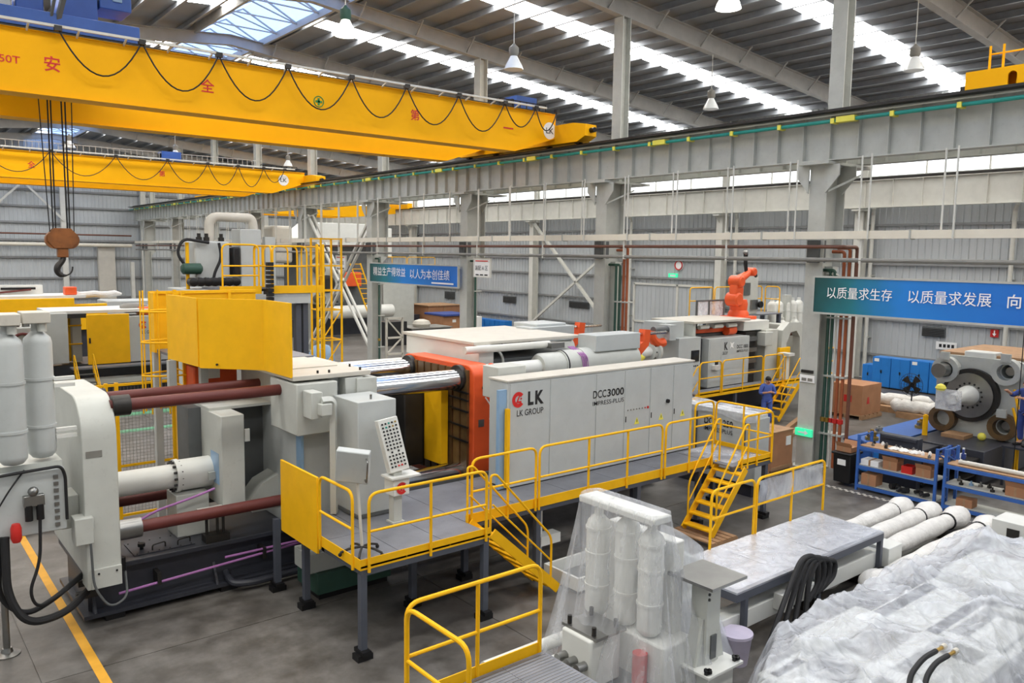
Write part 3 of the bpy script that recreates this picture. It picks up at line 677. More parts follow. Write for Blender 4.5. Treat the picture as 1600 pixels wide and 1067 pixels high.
# crane in the neighbouring bay, seen below the girder
t = thing('overhead_crane', 'distant orange-yellow crane girder seen below the long grey runway', 'crane', (29, 62, 9))
MB().prism([(22.2, 9.35), (23.5, 8.75), (33, 8.75), (37.2, 9.2), (37.2, 9.75), (22.2, 9.75)], 'y', 62, 62.6).build('girder', 'crane', t)
MB().prism([(22.2, 9.35), (23.5, 8.75), (33, 8.75), (37.2, 9.2), (37.2, 9.75), (22.2, 9.75)], 'y', 65, 65.6).build('girder', 'crane', t)
for x in (21.85, 37.75): MB().box(x-.25, x+.25, 60.5, 67, 9.62, 10.1).build('end_carriage', 'crane', t)
# carriage of the crane on the second girder at the right edge
t = thing('overhead_crane', 'orange crane end carriage with oval holes on the girder at the upper edge', 'crane', (21.85, 6, 9.75))
holes = []
for y in (7.8, 7.0, 6.1, 5.2): holes.append([(y+.1*math.cos(a), 10.07+(.13 if math.sin(a) >= 0 else -.13)+.1*math.sin(a)) for a in [2*PI*k/16 for k in range(16)]])
c = MB().plate_holes([(2.6, 9.8), (8.85, 9.8), (8.85, 10.42), (2.6, 10.42)], holes, 'x', 21.55, 21.6).build('end_carriage', 'crane', t)
MB().box(21.6, 22.15, 2.6, 8.85, 9.8, 9.86).box(21.6, 22.15, 2.6, 8.85, 10.36, 10.42).box(22.1, 22.15, 2.6, 8.85, 9.86, 10.36).box(21.6, 22.1, 8.8, 8.85, 9.86, 10.36).build('carriage_box', 'crane', c)
for y in (8.2, 4.0): MB().cyl((21.7, y, 9.92), (22.0, y, 9.92), .17, n=16).build('wheel', 'darkmetal', c)
MB().prism([(2.9, 9.6), (2.9, 10.9), (3.5, 10.9), (3.5, 9.6)], 'x', 21.9, 37.7).build('girder', 'crane', t)
for y in (8.4, 8.1): MB().cyl((21.75, y, 10.42), (21.75, y, 11.0), .03, n=8).build('post', 'crane', t)
MB().cyl((21.75, 8.4, 10.8), (21.75, 5, 10.8), .02, n=8).build('rail', 'crane', t)
MB().box(21.6, 22.1, 8.85, 8.98, 9.86, 10.1).build('buffer', 'darkmetal', t)

# ---- hoist trolley (blue) on the near crane
t = thing('hoist_trolley', 'blue hoist trolley machinery standing on top of the near crane', 'hoist', (4, 24.7, 10.98))
MB().box(2.2, 6.0, 22.5, 26.9, 10.98, 11.4).build('frame', 'bluecrane', t, bevel=.02)
MB().box(3.35, 3.95, 23.0, 23.5, 11.4, 12.75).build('gearbox', 'bluecrane', t, bevel=.03)
MB().box(4.35, 5.15, 23.0, 24.4, 11.4, 12.9).build('drive_cabinet', 'bluecrane', t, bevel=.02)
MB().box(5.2, 5.95, 23.0, 24.0, 11.85, 12.55).build('control_cabinet', 'bluecrane', t, bevel=.02)
MB().box(5.5, 5.72, 22.96, 23.0, 12.05, 12.3).build('gauge', 'panelblue', t)
MB().cyl((2.4, 24.7, 11.75), (4.2, 24.7, 11.75), .34, n=20).build('rope_drum', 'darkmetal', t)
MB().bar((4.15, 22.6, 11.2), (4.3, 22.1, 12.0), .1).bar((4.0, 22.6, 11.2), (4.1, 22.1, 12.0), .06).build('cable_arm', 'paint_dark', t)
MB().box(2.9, 3.25, 22.9, 23.3, 11.4, 12.1).build('motor_cover', 'paint_cool', t, bevel=.03)
for x in (2.5, 5.7):
    for y in (22.58, 26.78): MB().cyl((x, y-.06, 11.05), (x, y+.06, 11.05), .1, n=14).build('wheel', 'darkmetal', t)
# ---- hook block on its ropes
hx, hy = 4.42, 24.7
t = thing('crane_hook', 'rusty orange hook block hanging on steel ropes from the near crane', 'hook', (hx, hy, 5.1))
for dx, dxt in ((-.28, -.45), (-.2, -.2), (-.14, -.12), (.14, .12), (.2, .22), (.3, .4)): MB().cyl((hx+dx, hy, 6.2), (hx+dxt, hy, 11.0), .014 if abs(dx) > .25 else .02, n=6).build('rope', 'rubber', t)
blk = MB().prism([(hx-.2, 5.8), (hx+.2, 5.8), (hx+.36, 5.98), (hx+.36, 6.15), (hx+.2, 6.33), (hx-.2, 6.33), (hx-.36, 6.15), (hx-.36, 5.98)], 'y', hy-.14, hy-.1).prism([(hx-.2, 5.8), (hx+.2, 5.8), (hx+.36, 5.98), (hx+.36, 6.15), (hx+.2, 6.33), (hx-.2, 6.33), (hx-.36, 6.15), (hx-.36, 5.98)], 'y', hy+.1, hy+.14).build('block_plates', 'hookorange', t)
for dx in (-.17, .17): MB().cyl((hx+dx, hy-.1, 6.02), (hx+dx, hy+.1, 6.02), .24, n=20).build('sheave', 'hookorange', t)
MB().box(hx-.13, hx+.13, hy-.1, hy+.1, 5.55, 5.8).build('swivel', 'hookorange', t, bevel=.02)
pts = [(0, 5.62), (.02, 5.52), (-.04, 5.42), (-.13, 5.32), (-.16, 5.2), (-.1, 5.09), (.03, 5.05), (.16, 5.1), (.22, 5.2), (.23, 5.3)]
MB().tube(fillet([(hx+a, hy, b_) for a, b_ in pts], .1, 3), [.07]*6+[.085]*12+[.07]*4+[.05]*2+[.02]*2 if False else [max(.02, .085-.0015*abs(k-12)-max(0, k-20)*.012) for k in range(len(fillet([(hx+a, hy, b_) for a, b_ in pts], .1, 3)))], 10).build('hook', 'darkmetal', t)
# ================================================================== MAIN DIE CASTING MACHINE (axis along X)
M1 = thing('die_casting_machine', 'large pale grey die casting machine lettered DCC 3000 in the middle of the hall', 'machine', (9, 14.25, 0))
bed = MB().box(2.55, 15.6, 13.5, 15.0, .12, .8).build('bed', 'bed', M1)
MB().box(2.45, 15.7, 13.35, 15.15, .8, .88).build('bed_top', 'bed', bed, bevel=.01)
MB().box(2.45, 15.7, 13.3, 15.2, .1, .16).build('foot_flange', 'bed', bed)
for x in (2.62, 4.5, 6.3, 8.6, 11, 13.4): MB().prism([(13.32, .16), (13.5, .16), (13.5, .5)], 'x', x-.02, x+.02).build('gusset', 'bed', bed)
for x in (2.9, 4.7, 6.6, 9, 11.5, 14):
    for y in (13.45, 15.05): MB().box(x-.14, x+.14, y-.12, y+.12, 0, .1).build('levelling_foot', 'black', bed)
hp = MB().box(3.25, 4.2, 13.5, 14.15, .88, .895).build('hatch_plate', 'bed', bed)
for x in (3.55, 3.95): MB().tube(fillet([(x, 13.6, .895), (x, 13.6, .98), (x+.22, 13.66, .98), (x+.22, 13.66, .895)], .05), .012, 6).build('hatch_handle', 'darkmetal', hp)
for i in range(6):
    for y in (13.54, 14.11): MB().cyl((3.3+.17*i, y, .895), (3.3+.17*i, y, .905), .012, n=6).build('bolt', 'darkmetal', hp)
MB().lathe((3.42, 13.75, .895), (0, 0, 1), [(0, .03), (.05, .03), (.05, .06), (.1, .06)], 12).build('breather', 'black', hp)
# end plate with rounded shoulders
pl = [(12.95, .7), (13.35, .7), (13.35, .88), (15.5, .88), (15.5, 2.8)]+[(15.0+.5*math.cos(a), 3.1+.5*math.sin(a)) for a in [PI/2*k/8 for k in range(0, 9)]]+[(13.55+.6*math.cos(a), 3.0+.6*math.sin(a)) for a in [PI/2+PI/2*k/10 for k in range(11)]]
ep = MB().prism(pl, 'x', 2.45, 2.93).build('end_plate', 'paint', M1, bevel=.015)
MB().box(2.5, 2.92, 12.9, 12.95, .72, 1.02).build('foot_skirt', 'paint', ep, bevel=.005)
for x in (2.6, 2.85): MB().cyl((x, 12.89, .95), (x, 12.9, .95), .016, n=8).build('bolt', 'black', ep)
MB().box(2.3, 2.55, 12.85, 13.15, 1.45, 1.85).build('junction_box', 'paint', ep, bevel=.012)
MB().box(2.2, 2.45, 13.3, 13.8, 1.6, 2.1).build('side_box', 'paint', ep, bevel=.012)
MB().tube(fillet([(2.5, 12.86, 1.45), (2.52, 12.86, .75), (2.72, 12.8, .42), (2.98, 12.86, .5), (3.0, 13.05, .85)], .2), .018, 8).build('conduit', 'paint_dark', ep)
MB().cyl((2.96, 13.05, .88), (2.96, 13.05, 1.08), .05, n=10).build('grease_cup', 'black', ep)
# a worn sticker on the end plate
MB().box(2.5, 2.72, 12.944, 12.95, 2.72, 2.82).build('sticker', 'greypipe', ep)
for y in (13.2, 14.75):
    for z in (3.42 if y < 14 else 3.3, 1.46):
        tb = MB().cyl((2.9, y, z), (5.9, y, z), .095, n=18).build('injection_tie_bar', 'maroon', M1)
        MB().cyl((2.93, y, z), (3.18 if z > 2 else 3.28, y, z), .16, n=18).build('nut', 'darkmetal' if z > 2 else 'metal', tb)
# injection cylinder
ic = MB().lathe((2.9, 14.25, 1.9), (1, 0, 0), [(0, .21), (1.2, .21), (1.2, .29), (1.27, .29), (1.27, .27), (2.05, .27), (2.08, .24)], 28).build('injection_cylinder', 'paint_white', M1)
for k in range(14): MB().cyl((4.05, 14.25+.25*math.cos(2*PI*k/14), 1.9+.25*math.sin(2*PI*k/14)), (4.2, 14.25+.25*math.cos(2*PI*k/14), 1.9+.25*math.sin(2*PI*k/14)), .022, n=8).build('flange_bolt', 'darkmetal', ic)
MB().box(4.6, 4.8, 13.92, 14.0, 1.82, 1.95).build('valve_block', 'paint', ic)
MB().box(4.05, 4.6, 13.95, 14.5, .88, 1.62).build('cylinder_saddle', 'paint', M1, bevel=.01)
st = MB().box(4.35, 4.75, 13.38, 13.62, .88, 1.0)
for x in (4.4, 4.58, 4.68): st.cyl((x, 13.5, 1.0), (x, 13.5, 1.4), .025, n=8)
st.build('tie_bar_stand', 'darkmetal', M1)
MB().box(4.3, 4.85, 13.4, 13.7, 1.36, 1.42).build('stand_plate', 'paint', M1)
# guard shield over the shot sleeve
sh = MB().box(4.72, 5.12, 13.6, 14.65, 1.38, 2.98).build('shield', 'paint', M1, bevel=.015)
MB().box(4.715, 4.72, 13.75, 14.15, 1.75, 2.3).build('blue_panel', 'panelblue', sh)
MB().box(4.5, 4.75, 14.65, 15.3, 1.38, 2.98).box(4.75, 5.9, 14.6, 14.66, 1.2, 2.98).build('shield_back', 'paint_dark', M1)
MB().box(4.72, 5.9, 14.2, 15.3, 2.98, 3.03).build('shield_top', 'paint', M1)
MB().box(5.12, 5.9, 13.3, 13.4, 1.3, 1.42).bar((5.1, 13.4, 1.36), (5.9, 13.4, 1.36), .06).build('shield_rail', 'paint', M1)
MB().prism([(5.3, 1.3), (5.9, 1.3), (5.9, 1.75), (5.55, 1.6)], 'y', 13.9, 14.4).build('drip_tray', 'paint', M1)
MB().box(5.12, 5.2, 13.56, 13.6, 2.5, 2.72).build('hinge', 'paint_white', sh)
# purple hoses on the bed side
for pts in ([(2.95, 13.28, .42), (6.3, 13.28, .6)], [(4.62, 13.28, .62), (5.2, 13.28, .62), (5.9, 13.2, .66), (6.4, 13.2, .6)], [(3.0, 13.6, 1.25), (3.6, 13.7, 1.5), (4.3, 13.75, 1.62), (4.62, 13.7, 1.72)]):
    MB().tube(fillet(pts, .2), .022, 8).build('purple_hose', 'purple', M1)
for x in (3.55, 5.3): MB().box(x-.03, x+.03, 13.24, 13.5, .36+.05*x/3, .56+.05*x/3).build('hose_clamp', 'darkmetal', M1)
MB().tube(fillet([(4.7, 13.5, .28), (4.7, 13.2, .16), (5.0, 13.1, .14), (7.2, 13.1, .16)], .12), .06, 10).build('drain_pipe', 'bed', M1)
# fixed platen
fp = MB().box(5.85, 6.55, 12.85, 15.65, .88, 3.62).build('fixed_platen', 'paint_cool', M1, bevel=.015)
MB().box(5.6, 6.35, 12.5, 13.6, 2.72, 3.6).build('platen_head', 'paint', fp, bevel=.02)
MB().box(5.8, 5.85, 12.8, 13.0, 1.45, 2.75).build('blue_strip', 'panelblue', fp)
MB().box(5.58, 7.05, 12.6, 15.6, 3.64, 3.72).build('cover_plate', 'paint_cream', fp, bevel=.01)
MB().box(5.8, 6.8, 13.4, 15.2, 3.72, 3.74).build('cover_lid', 'paint_cream', fp)
for x, y in ((6.1, 12.75), (6.3, 12.72), (6.9, 12.72), (6.95, 13.2)): MB().cyl((x, y, 3.72), (x, y, 3.77), .02, n=8).build('bolt', 'darkmetal', fp)
MB().box(6.75, 7.15, 12.55, 12.85, 3.02, 3.6).build('corner_block', 'paint', fp, bevel=.015)
MB().box(6.55, 6.9, 12.6, 13.0, 3.3, 3.62).build('corner_bracket', 'paint', fp, bevel=.015)
MB().box(5.7, 5.9, 12.15, 12.5, 3.05, 3.5).box(5.8, 6.0, 12.0, 12.3, 3.12, 3.32).build('hinge_block', 'paint', fp, bevel=.015)
MB().tube(fillet([(5.85, 12.1, 3.36), (6.06, 12.1, 3.36), (6.06, 12.1, 1.42)], .12), .07, 4).build('square_conduit', 'paint', fp)
# control cabinet at the operator side
cc = MB().box(6.26, 6.98, 11.62, 12.5, 1.46, 3.36).build('control_cabinet', 'paint_cool', M1, bevel=.012)
MB().box(6.24, 7.0, 11.6, 12.52, 1.41, 1.46).build('plinth', 'paint_dark', cc)
MB().cyl((6.6, 11.8, 3.36), (6.6, 11.8, 3.44), .02, n=8).build('lifting_eye', 'metal', cc)
# big chrome tie bars, moving platen, die halves
for y in (13.35, 15.25):
    for z in (3.25, 1.3):
        MB().cyl((6.5, y, z), (10.0, y, z), .205, n=32).build('tie_bar', 'chrome', M1)
mp = MB().prism(rrect(12.9, 15.65, 1.0, 3.56, .28, 6), 'x', 9.56, 10.02).build('moving_platen', 'orange', M1, bevel=.02)
y = 13.05
while y < 15.5: MB().box(9.5, 9.56, y, min(y+.21, 15.55), 1.15, 3.46).build('face_strip', 'greasy', mp); y += .27
for yy in (13.35, 15.25): MB().lathe((9.44, yy, 3.28), (1, 0, 0), [(0, .26), (.1, .26)], 24).build('bar_collar', 'darkmetal', mp)
for z in (3.0, 2.85, 2.62, 2.3, 2.0): MB().bar((9.46, 12.96, z), (9.46, 13.62, z+.02), .035).build('die_clamp', 'black', mp)
MB().cyl((9.8, 12.9, 3.1), (9.8, 12.88, 3.1), .04, n=10).build('lifting_hole', 'black', mp)
MB().lathe((9.98, 12.98, 3.46), (0, -1, .4), [(0, .06), (.06, .09), (.12, .1), (.16, .05)], 14).build('grease_nipple', 'orange', mp)
MB().tube(fillet([(9.85, 12.9, 2.9), (9.95, 12.8, 2.7), (9.9, 12.82, 2.4), (10.05, 12.86, 2.5), (10.1, 12.9, 3.1)], .15), .015, 6).build('cable', 'white', mp)
MB().box(9.68, 9.82, 12.89, 12.9, 2.3, 2.45).build('rating_plate', 'metal', mp)
MB().box(9.28, 9.46, 13.66, 14.3, 1.42, 3.0).build('yellow_die_plate', 'yellow', M1, bevel=.01)
MB().box(8.8, 9.3, 14.32, 15.0, 1.3, 3.0).build('die_half', 'darkmetal', M1, bevel=.03)
MB().box(6.55, 7.6, 13.6, 15.0, 1.1, 2.95).build('die_half', 'darkmetal', M1, bevel=.03)
MB().box(6.6, 9.4, 15.75, 15.82, .9, 3.1).build('rear_shade_panel', 'paint_dark', M1)  # dark sheet standing in for the shade at the rear of the machine
MB().box(6.6, 10.3, 12.55, 12.62, 1.0, 1.45).build('front_sill', 'paint_dark', M1)
# toggle housing, covers, pull-back cylinders
MB().box(10.15, 15.2, 13.4, 15.6, .88, 3.2).build('toggle_frame', 'paint_dark', M1)
MB().box(10.25, 13.6, 13.75, 15.6, 3.2, 3.5).build('toggle_body', 'paint_dark', M1)
tc = MB().box(10.2, 10.6, 13.6, 16.5, 3.42, 3.86).build('cover_front', 'paint_white', M1, bevel=.01)
MB().box(10.15, 13.3, 13.72, 16.6, 3.86, 3.93).build('cover_lid', 'paint_cream', M1, bevel=.01)
MB().box(10.6, 13.2, 16.3, 16.5, 3.3, 3.86).build('cover_side', 'paint_white', M1)
MB().box(13.35, 14.4, 15.4, 16.3, 3.2, 4.05).build('rear_tank', 'paint_cool', M1, bevel=.02)
MB().box(8.2, 10.2, 15.85, 16.5, 3.0, 3.32).build('rear_housing', 'paint_white', M1, bevel=.02)
MB().cyl((9.75, 13.5, 3.8), (12.1, 13.5, 3.8), .08, n=16).build('ejector_rod', 'steel_white', M1)
MB().tube([(10.9+.001*k, 13.9+.24*math.cos(PI*k/12), 3.45+.24*math.sin(PI*k/12)) for k in range(13)], .03, 6).build('guide_ring', 'paint', M1)
for y in (13.3, 15.6):
    c = MB().lathe((10.1, y, 3.34), (1, 0, 0), [(0, .17), (1.55, .17)], 24).build('ram_rod', 'paint_white', M1)
    MB().lathe((11.6, y, 3.34), (1, 0, 0), [(0, .26), (.06, .3), (.62, .3), (.62, .33), (1.2, .33), (1.2, .35), (2.7, .35), (3.02, .33), (3.05, .28)], 30).build('ram_cylinder', 'paint', c)
    for x in (12.25, 12.85): MB().lathe((x, y, 3.34), (1, 0, 0), [(0, .34), (.03, .34)], 30).build('retaining_ring', 'black', c)
    MB().box(13.1, 14.6, y-.3, y+.3, 3.6, 3.98).build('oil_box', 'paint_cool', c, bevel=.015)
    MB().prism([(14.55, 3.35), (14.75, 3.3), (15.15, 3.62), (15.2, 4.0), (15.0, 4.02), (14.95, 3.72), (14.6, 3.55)], 'y', y-.1, y+.1).build('orange_bracket', 'orange', c)
    MB().cyl((14.6, y, 3.9), (15.9, y, 3.9), .04, n=10).build('piston_rod', 'chrome', c)
for k in range(4): MB().tube(fillet([(12.6+.05*k, 13.4, 3.72), (12.65+.05*k, 12.98, 3.55), (12.7+.05*k, 12.93, 3.1)], .1), .014, 6).build('red_hose', 'purple', M1)
MB().box(12.0, 12.4, 13.3, 13.7, 3.72, 3.84).build('valve_block', 'metal', M1)
# front electrical cabinet with lettering, doors
ca = MB().box(9.3, 14.75, 11.5, 12.05, 1.42, 3.44).build('long_cabinet', 'paint_cool', M1, bevel=.012)
MB().box(9.28, 14.77, 11.48, 12.07, 3.44, 3.47).build('cabinet_top', 'paint_cream', ca)
MB().box(9.3, 14.72, 11.52, 12.0, 1.4, 1.42).build('cabinet_plinth', 'black', ca)
for i, (a, b_) in enumerate(((9.36, 10.34), (10.37, 11.6), (11.63, 12.45), (12.48, 13.26), (13.29, 14.03), (14.06, 14.73))):
    d = MB().box(a, b_, 11.488, 11.5, 1.52, 3.4).build('cabinet_door' if i > 2 else 'cabinet_panel', 'paint_cool', ca, bevel=.004)
    if i > 2: MB().box(a+.03, a+.05, 11.478, 11.488, 2.3, 2.42).build('door_lock', 'black', d)
    if i > 2:
        cx = (a+b_)/2; wsn = MB().prism([(cx-.08, 2.22), (cx+.08, 2.22), (cx, 2.37)], 'y', 11.484, 11.488).build('warning_triangle', 'label', d)
        MB().box(cx-.008, cx+.008, 11.481, 11.484, 2.26, 2.32).build('warning_mark', 'black', wsn)
MB().cyl((13.85, 11.488, 2.62), (13.85, 11.44, 2.62), .045, n=12).build('rotary_switch', 'black', ca)
for k in range(8): MB().cyl((12.58+.09*k, 11.488, 2.55), (12.58+.09*k, 11.475, 2.55), .016 if k < 7 else .03, n=8).build('indicator', 'red' if k > 5 else 'greypipe', ca)
MB().box(9.12, 9.3, 11.52, 11.6, 1.42, 3.3).build('blue_edge', 'panelblue', ca)
MB().box(9.24, 9.31, 11.42, 11.5, 1.45, 2.95).build('yellow_edge', 'yellow', ca)
MB().box(9.55, 10.25, 12.1, 12.6, 3.0, 3.62).build('side_box', 'paint', M1, bevel=.01)
xd = (1, 0, 0)
logo(ca, (9.55, 11.486, 3.09), xd, zd, .15, (0, -1, 0))
text('lettering', 'L', (9.86, 11.484, 3.09), xd, zd, .27, 'textblack', ca, width=.14, bold=.045)
text('lettering', 'K', (10.08, 11.484, 3.09), xd, zd, .27, 'textblack', ca, width=.22, bold=.045)
text('lettering', 'LK GROUP', (9.85, 11.484, 2.83), xd, zd, .12, 'textblack', ca, width=.66, bold=.006)
text('lettering', 'DCC', (11.72, 11.484, 2.985), xd, zd, .16, 'textblack', ca, width=.38, bold=.008)
text('lettering', '3000', (12.19, 11.484, 2.985), xd, zd, .16, 'textblack', ca, width=.5, bold=.022)
text('lettering', 'IMPRESS-PLUS', (11.98, 11.484, 2.8), xd, zd, .09, 'textblack', ca, width=.92, bold=.002)
# vertical red hoist posts by the robot, pipes
# ---- yellow enclosure on top with ladder
EN = thing('yellow_enclosure', 'yellow sheet metal enclosure on top of the main machine with a caged ladder', 'enclosure', (5, 14.8, 3.7))
def wallpanel(parent, p, q, z0, z1, name='panel', t=.04, m_='yellow'):
    p, q = Vector((*p, 0)), Vector((*q, 0)); n = V(-(q-p).y, (q-p).x, 0).normalized()*t/2
    b = MB(); i = len(b.v)
    b.prism([(p.x-n.x, p.y-n.y), (q.x-n.x, q.y-n.y), (q.x+n.x, q.y+n.y), (p.x+n.x, p.y+n.y)], 'z', z0, z1); return b.build(name, m_, parent)
wallpanel(EN, (5.57, 12.62), (5.55, 13.7), 3.7, 4.95); wallpanel(EN, (5.55, 13.72), (4.72, 14.6), 3.7, 4.95); wallpanel(EN, (4.71, 14.62), (4.62, 16.1), 3.72, 4.95)
wallpanel(EN, (4.66, 17.5), (6.9, 17.5), 3.72, 4.93); wallpanel(EN, (4.66, 17.1), (4.66, 17.48), 3.72, 4.93)
for p, q in (((4.66, 17.47), (6.9, 17.47)),): MB().bar((*p, 4.92), (*q, 4.92), .06).build('rim', 'yellow', EN)
for x in (5.2, 6.3): MB().box(x-.03, x+.03, 17.42, 17.48, 3.72, 4.92).build('rib', 'yellow', EN)
MB().box(4.75, 7.0, 14.8, 17.45, 3.7, 3.75).build('floor_plate', 'deck', EN)
for (x, y) in ((5.2, 14.2), (4.95, 14.35), (5.5, 13.9)): MB().cyl((x-.02, y-.03, 3.78), (x-.04, y-.05, 3.78), .02, n=8).build('bolt', 'black', EN)
for x, y in ((4.62, 15.95), (4.75, 17.4), (6.8, 17.4), (5.1, 15.6)): MB().box(x-.07, x+.07, y-.07, y+.07, .02 if y > 16 else 3.03, 3.7).build('support_post', 'paint_cool', EN)
# caged ladder, climbing the open end
lx = 4.98
for y in (16.35, 16.85): MB().box(lx-.03, lx+.03, y-.03, y+.03, .1, 5.0).build('ladder_rail', 'yellow', EN)
s = MB().cyl((lx, 16.35, .4), (lx, 16.85, .4), .016, n=6).build('rung', 'yellow', EN); inst(s, [(0, 0, .3*k) for k in range(1, 15)], EN)
for z in (2.75, 3.35, 4.0, 4.6): MB().tube([(lx-.72*math.sin(a), 16.6-.36*math.cos(a), z) for a in [PI*k/14 for k in range(15)]], .02, 6).build('cage_hoop', 'yellow', EN)
for a in (.45, 1.0, 1.57, 2.1, 2.7): MB().cyl((lx-.72*math.sin(a), 16.6-.36*math.cos(a), 2.6), (lx-.72*math.sin(a), 16.6-.36*math.cos(a), 5.0), .016, n=6).build('cage_bar', 'yellow', EN)
# second low fence of tall yellow posts behind
FE = thing('safety_fence', 'yellow safety fence of posts and wire mesh behind the injection cylinder', 'fence', (4, 18, 0))
for x in (3.6, 3.95, 4.15, 5.3): MB().box(x-.035, x+.035, 18.2, 18.27, 0, 3.0).build('post', 'yellow', FE)
mesh_ = MB()
for k in range(24): mesh_.bar((3.6+.07*k, 18.23, .15), (3.6+.07*k, 18.23, 2.9), .006)
for k in range(38): mesh_.bar((3.6, 18.23, .18+.07*k), (5.3, 18.23, .18+.07*k), .006)
mo = mesh_.build('wire_mesh', 'greypipe', FE); mo['kind'] = 'stuff'
for z in (.12, 1.2, 2.95): MB().bar((3.6, 18.23, z), (5.3, 18.23, z), .05).build('rail', 'yellow', FE)
# orange spray unit in shadow behind the enclosure
t = thing('spray_unit', 'orange red spraying unit with a white lettered cover below the yellow enclosure', 'machine', (5.4, 16, 3.0))
MB().box(5.0, 5.85, 15.85, 16.4, 3.04, 3.55).build('body', 'orange', t, bevel=.03); MB().box(5.2, 5.5, 15.84, 15.85, 3.3, 3.5).build('label_plate', 'white', t)
MB().box(5.3, 5.45, 16.0, 16.2, 3.55, 3.7).build('mount', 'paint_dark', t)

# ================================================================== OPERATOR PLATFORMS
PL = thing('operator_platform', 'raised grey operator platform with yellow guard rails along the main machine', 'platform', (9.5, 11, 0))
dz = 1.4
for i, (a, b_) in enumerate(((5.3, 6.05), (6.06, 6.82), (6.83, 7.6))):
    for y0_, y1_ in ((9.78, 11.05), (11.06, 12.4)): MB().box(a, b_, y0_, y1_, dz-.03, dz).build('deck_plate', 'deck', PL)
xx = [7.61, 8.9, 10.2, 11.5, 12.8, 14.2]
for a, b_ in zip(xx, xx[1:]): MB().box(a, b_-.01, 10.48, 12.5 if a < 9 else 11.7, dz-.03, dz).build('deck_plate', 'deck', PL)
for a, b_ in ((14.21, 14.9), (14.91, 15.65)): MB().box(a, b_, 9.95, 11.5, dz-.03, dz).build('deck_plate', 'deck', PL)
for y in (9.83, 11.0, 12.3): MB().box(5.32, 7.58, y-.04, y+.04, dz-.15, dz-.03).build('deck_beam', 'leg_grey', PL)
for x in (5.36, 6.8, 7.54): MB().box(x-.04, x+.04, 9.88, 12.35, dz-.14, dz-.03).build('deck_beam', 'leg_grey', PL)
for y in (10.53, 11.6): MB().box(7.6, 14.2, y-.04, y+.04, dz-.15, dz-.03).build('deck_beam', 'leg_grey', PL)
for y in (10.0, 11.4): MB().box(14.22, 15.63, y-.04, y+.04, dz-.15, dz-.03).build('deck_beam', 'leg_grey', PL)
legs(PL, ((5.36, 9.85), (7.52, 9.83), (6.86, 10.9), (5.45, 11.9), (5.36, 12.85), (9.25, 10.55), (10.7, 10.9), (11.9, 10.55), (12.5, 11.2), (13.9, 10.6), (15.55, 10.05), (15.5, 11.4), (8.2, 11.3)), dz-.14)
kick(PL, (5.3, 9.78), (7.6, 9.78), dz-.06, .16); kick(PL, (5.29, 12.4), (5.29, 9.78), dz-.06, .16)
kick(PL, (7.62, 10.47), (14.2, 10.47), dz-.06, .17); kick(PL, (14.4, 9.95), (15.65, 9.95), dz-.06, .16); kick(PL, (15.65, 9.95), (15.65, 11.5), dz-.06, .16)
pn = MB().box(5.26, 5.3, 11.08, 12.42, 1.2, 2.4).build('guard_panel', 'yellow', PL, bevel=.006)
guard_rail(PL, (5.28, 11.02), (5.28, 9.98), dz-.1, 1.14); guard_rail(PL, (5.42, 9.76), (7.5, 9.76), dz-.1, 1.14, (.5,))
guard_rail(PL, (7.72, 10.45), (9.12, 10.45), dz-.1, 1.14, (.55,)); guard_rail(PL, (9.2, 10.45), (12.5, 10.45), dz-.1, 1.14, (.37, .69)); guard_rail(PL, (12.6, 10.45), (14.15, 10.45), dz-.1, 1.14, (.5,))
guard_rail(PL, (14.5, 9.93), (15.6, 9.93), dz-.1, 1.14, (.5,)); guard_rail(PL, (15.67, 9.98), (15.67, 11.5), dz-.1, 1.14, (.5,)); guard_rail(PL, (14.9, 11.52), (15.6, 11.52), dz-.1, 1.14)
fs = MB().grid(lambda u, v: (14.3+1.2*u, 10.1+1.3*v, 1.408+.012*math.sin(9*u+4*v)+.01*math.sin(14*v)), 12, 12).build('floor_film', 'film_flat', fix=False); tag(fs, 'sheet of clear plastic film on the deck at the far end of the operator platform', 'plastic film')
stairs('platform_stairs', 'yellow stairs leading down right in front of the long lettered cabinet', (7.66, 9.8, 1.38), (9.1, 9.8, .1), (0, 1, 0), .62, 6)
stairs('platform_stairs', 'yellow stairs at the far end of the operator platform', (14.35, 9.72, 1.38), (13.25, 9.72, .14), (0, 1, 0), .72, 6)
t = thing('stair_pallet', 'brown wooden pallet under the foot of the far yellow stairs', 'pallet', (13.3, 10, 0))
for k in range(5): MB().box(13.0+.17*k, 13.13+.17*k, 9.5, 10.6, .08, .11).build('plank', 'wood', t)
for y in (9.55, 10.05, 10.5): MB().box(13.0, 13.85, y-.05, y+.05, 0, .08).build('bearer', 'wood', t)
# keypad pedestal
KP = thing('control_pedestal', 'white control pedestal with a tilted keypad of buttons on the platform', 'control panel', (6.68, 11.15, dz))
MB().box(6.58, 6.8, 11.05, 11.27, dz, dz+.03).build('base', 'paint', KP); MB().box(6.61, 6.77, 11.08, 11.24, dz+.03, 2.3).build('column', 'paint', KP, bevel=.01)
lb = MB().box(6.56, 6.86, 11.0, 11.3, 1.88, 2.16).build('logo_box', 'paint_white', KP, bevel=.01); logo(lb, (6.71, 10.995, 2.0), xd, zd, .1, (0, -1, 0))
MB().box(6.5, 7.05, 10.95, 11.3, 2.17, 2.2).build('shelf', 'paint_white', KP)
kb = MB().box(-.17, .17, -.09, .09, 0, .88)
kpan = kb.build('keypad', 'paint_white', KP, bevel=.01)
bt = []
for i in range(5):
    for j in range(13):
        if j == 4 and i not in (1, 3): continue
        m_ = ('teal', 'brass', 'black', 'black', 'black')[(i*3+j*7) % 5] if j > 10 else ('red' if (j == 0 and i in (2, 3)) else 'black')
        x, z = -.115+.057*i, .09+.059*j
        MB().cyl((x, -.09, z), (x, -.105, z), .016, n=8).build('button', m_, kpan)
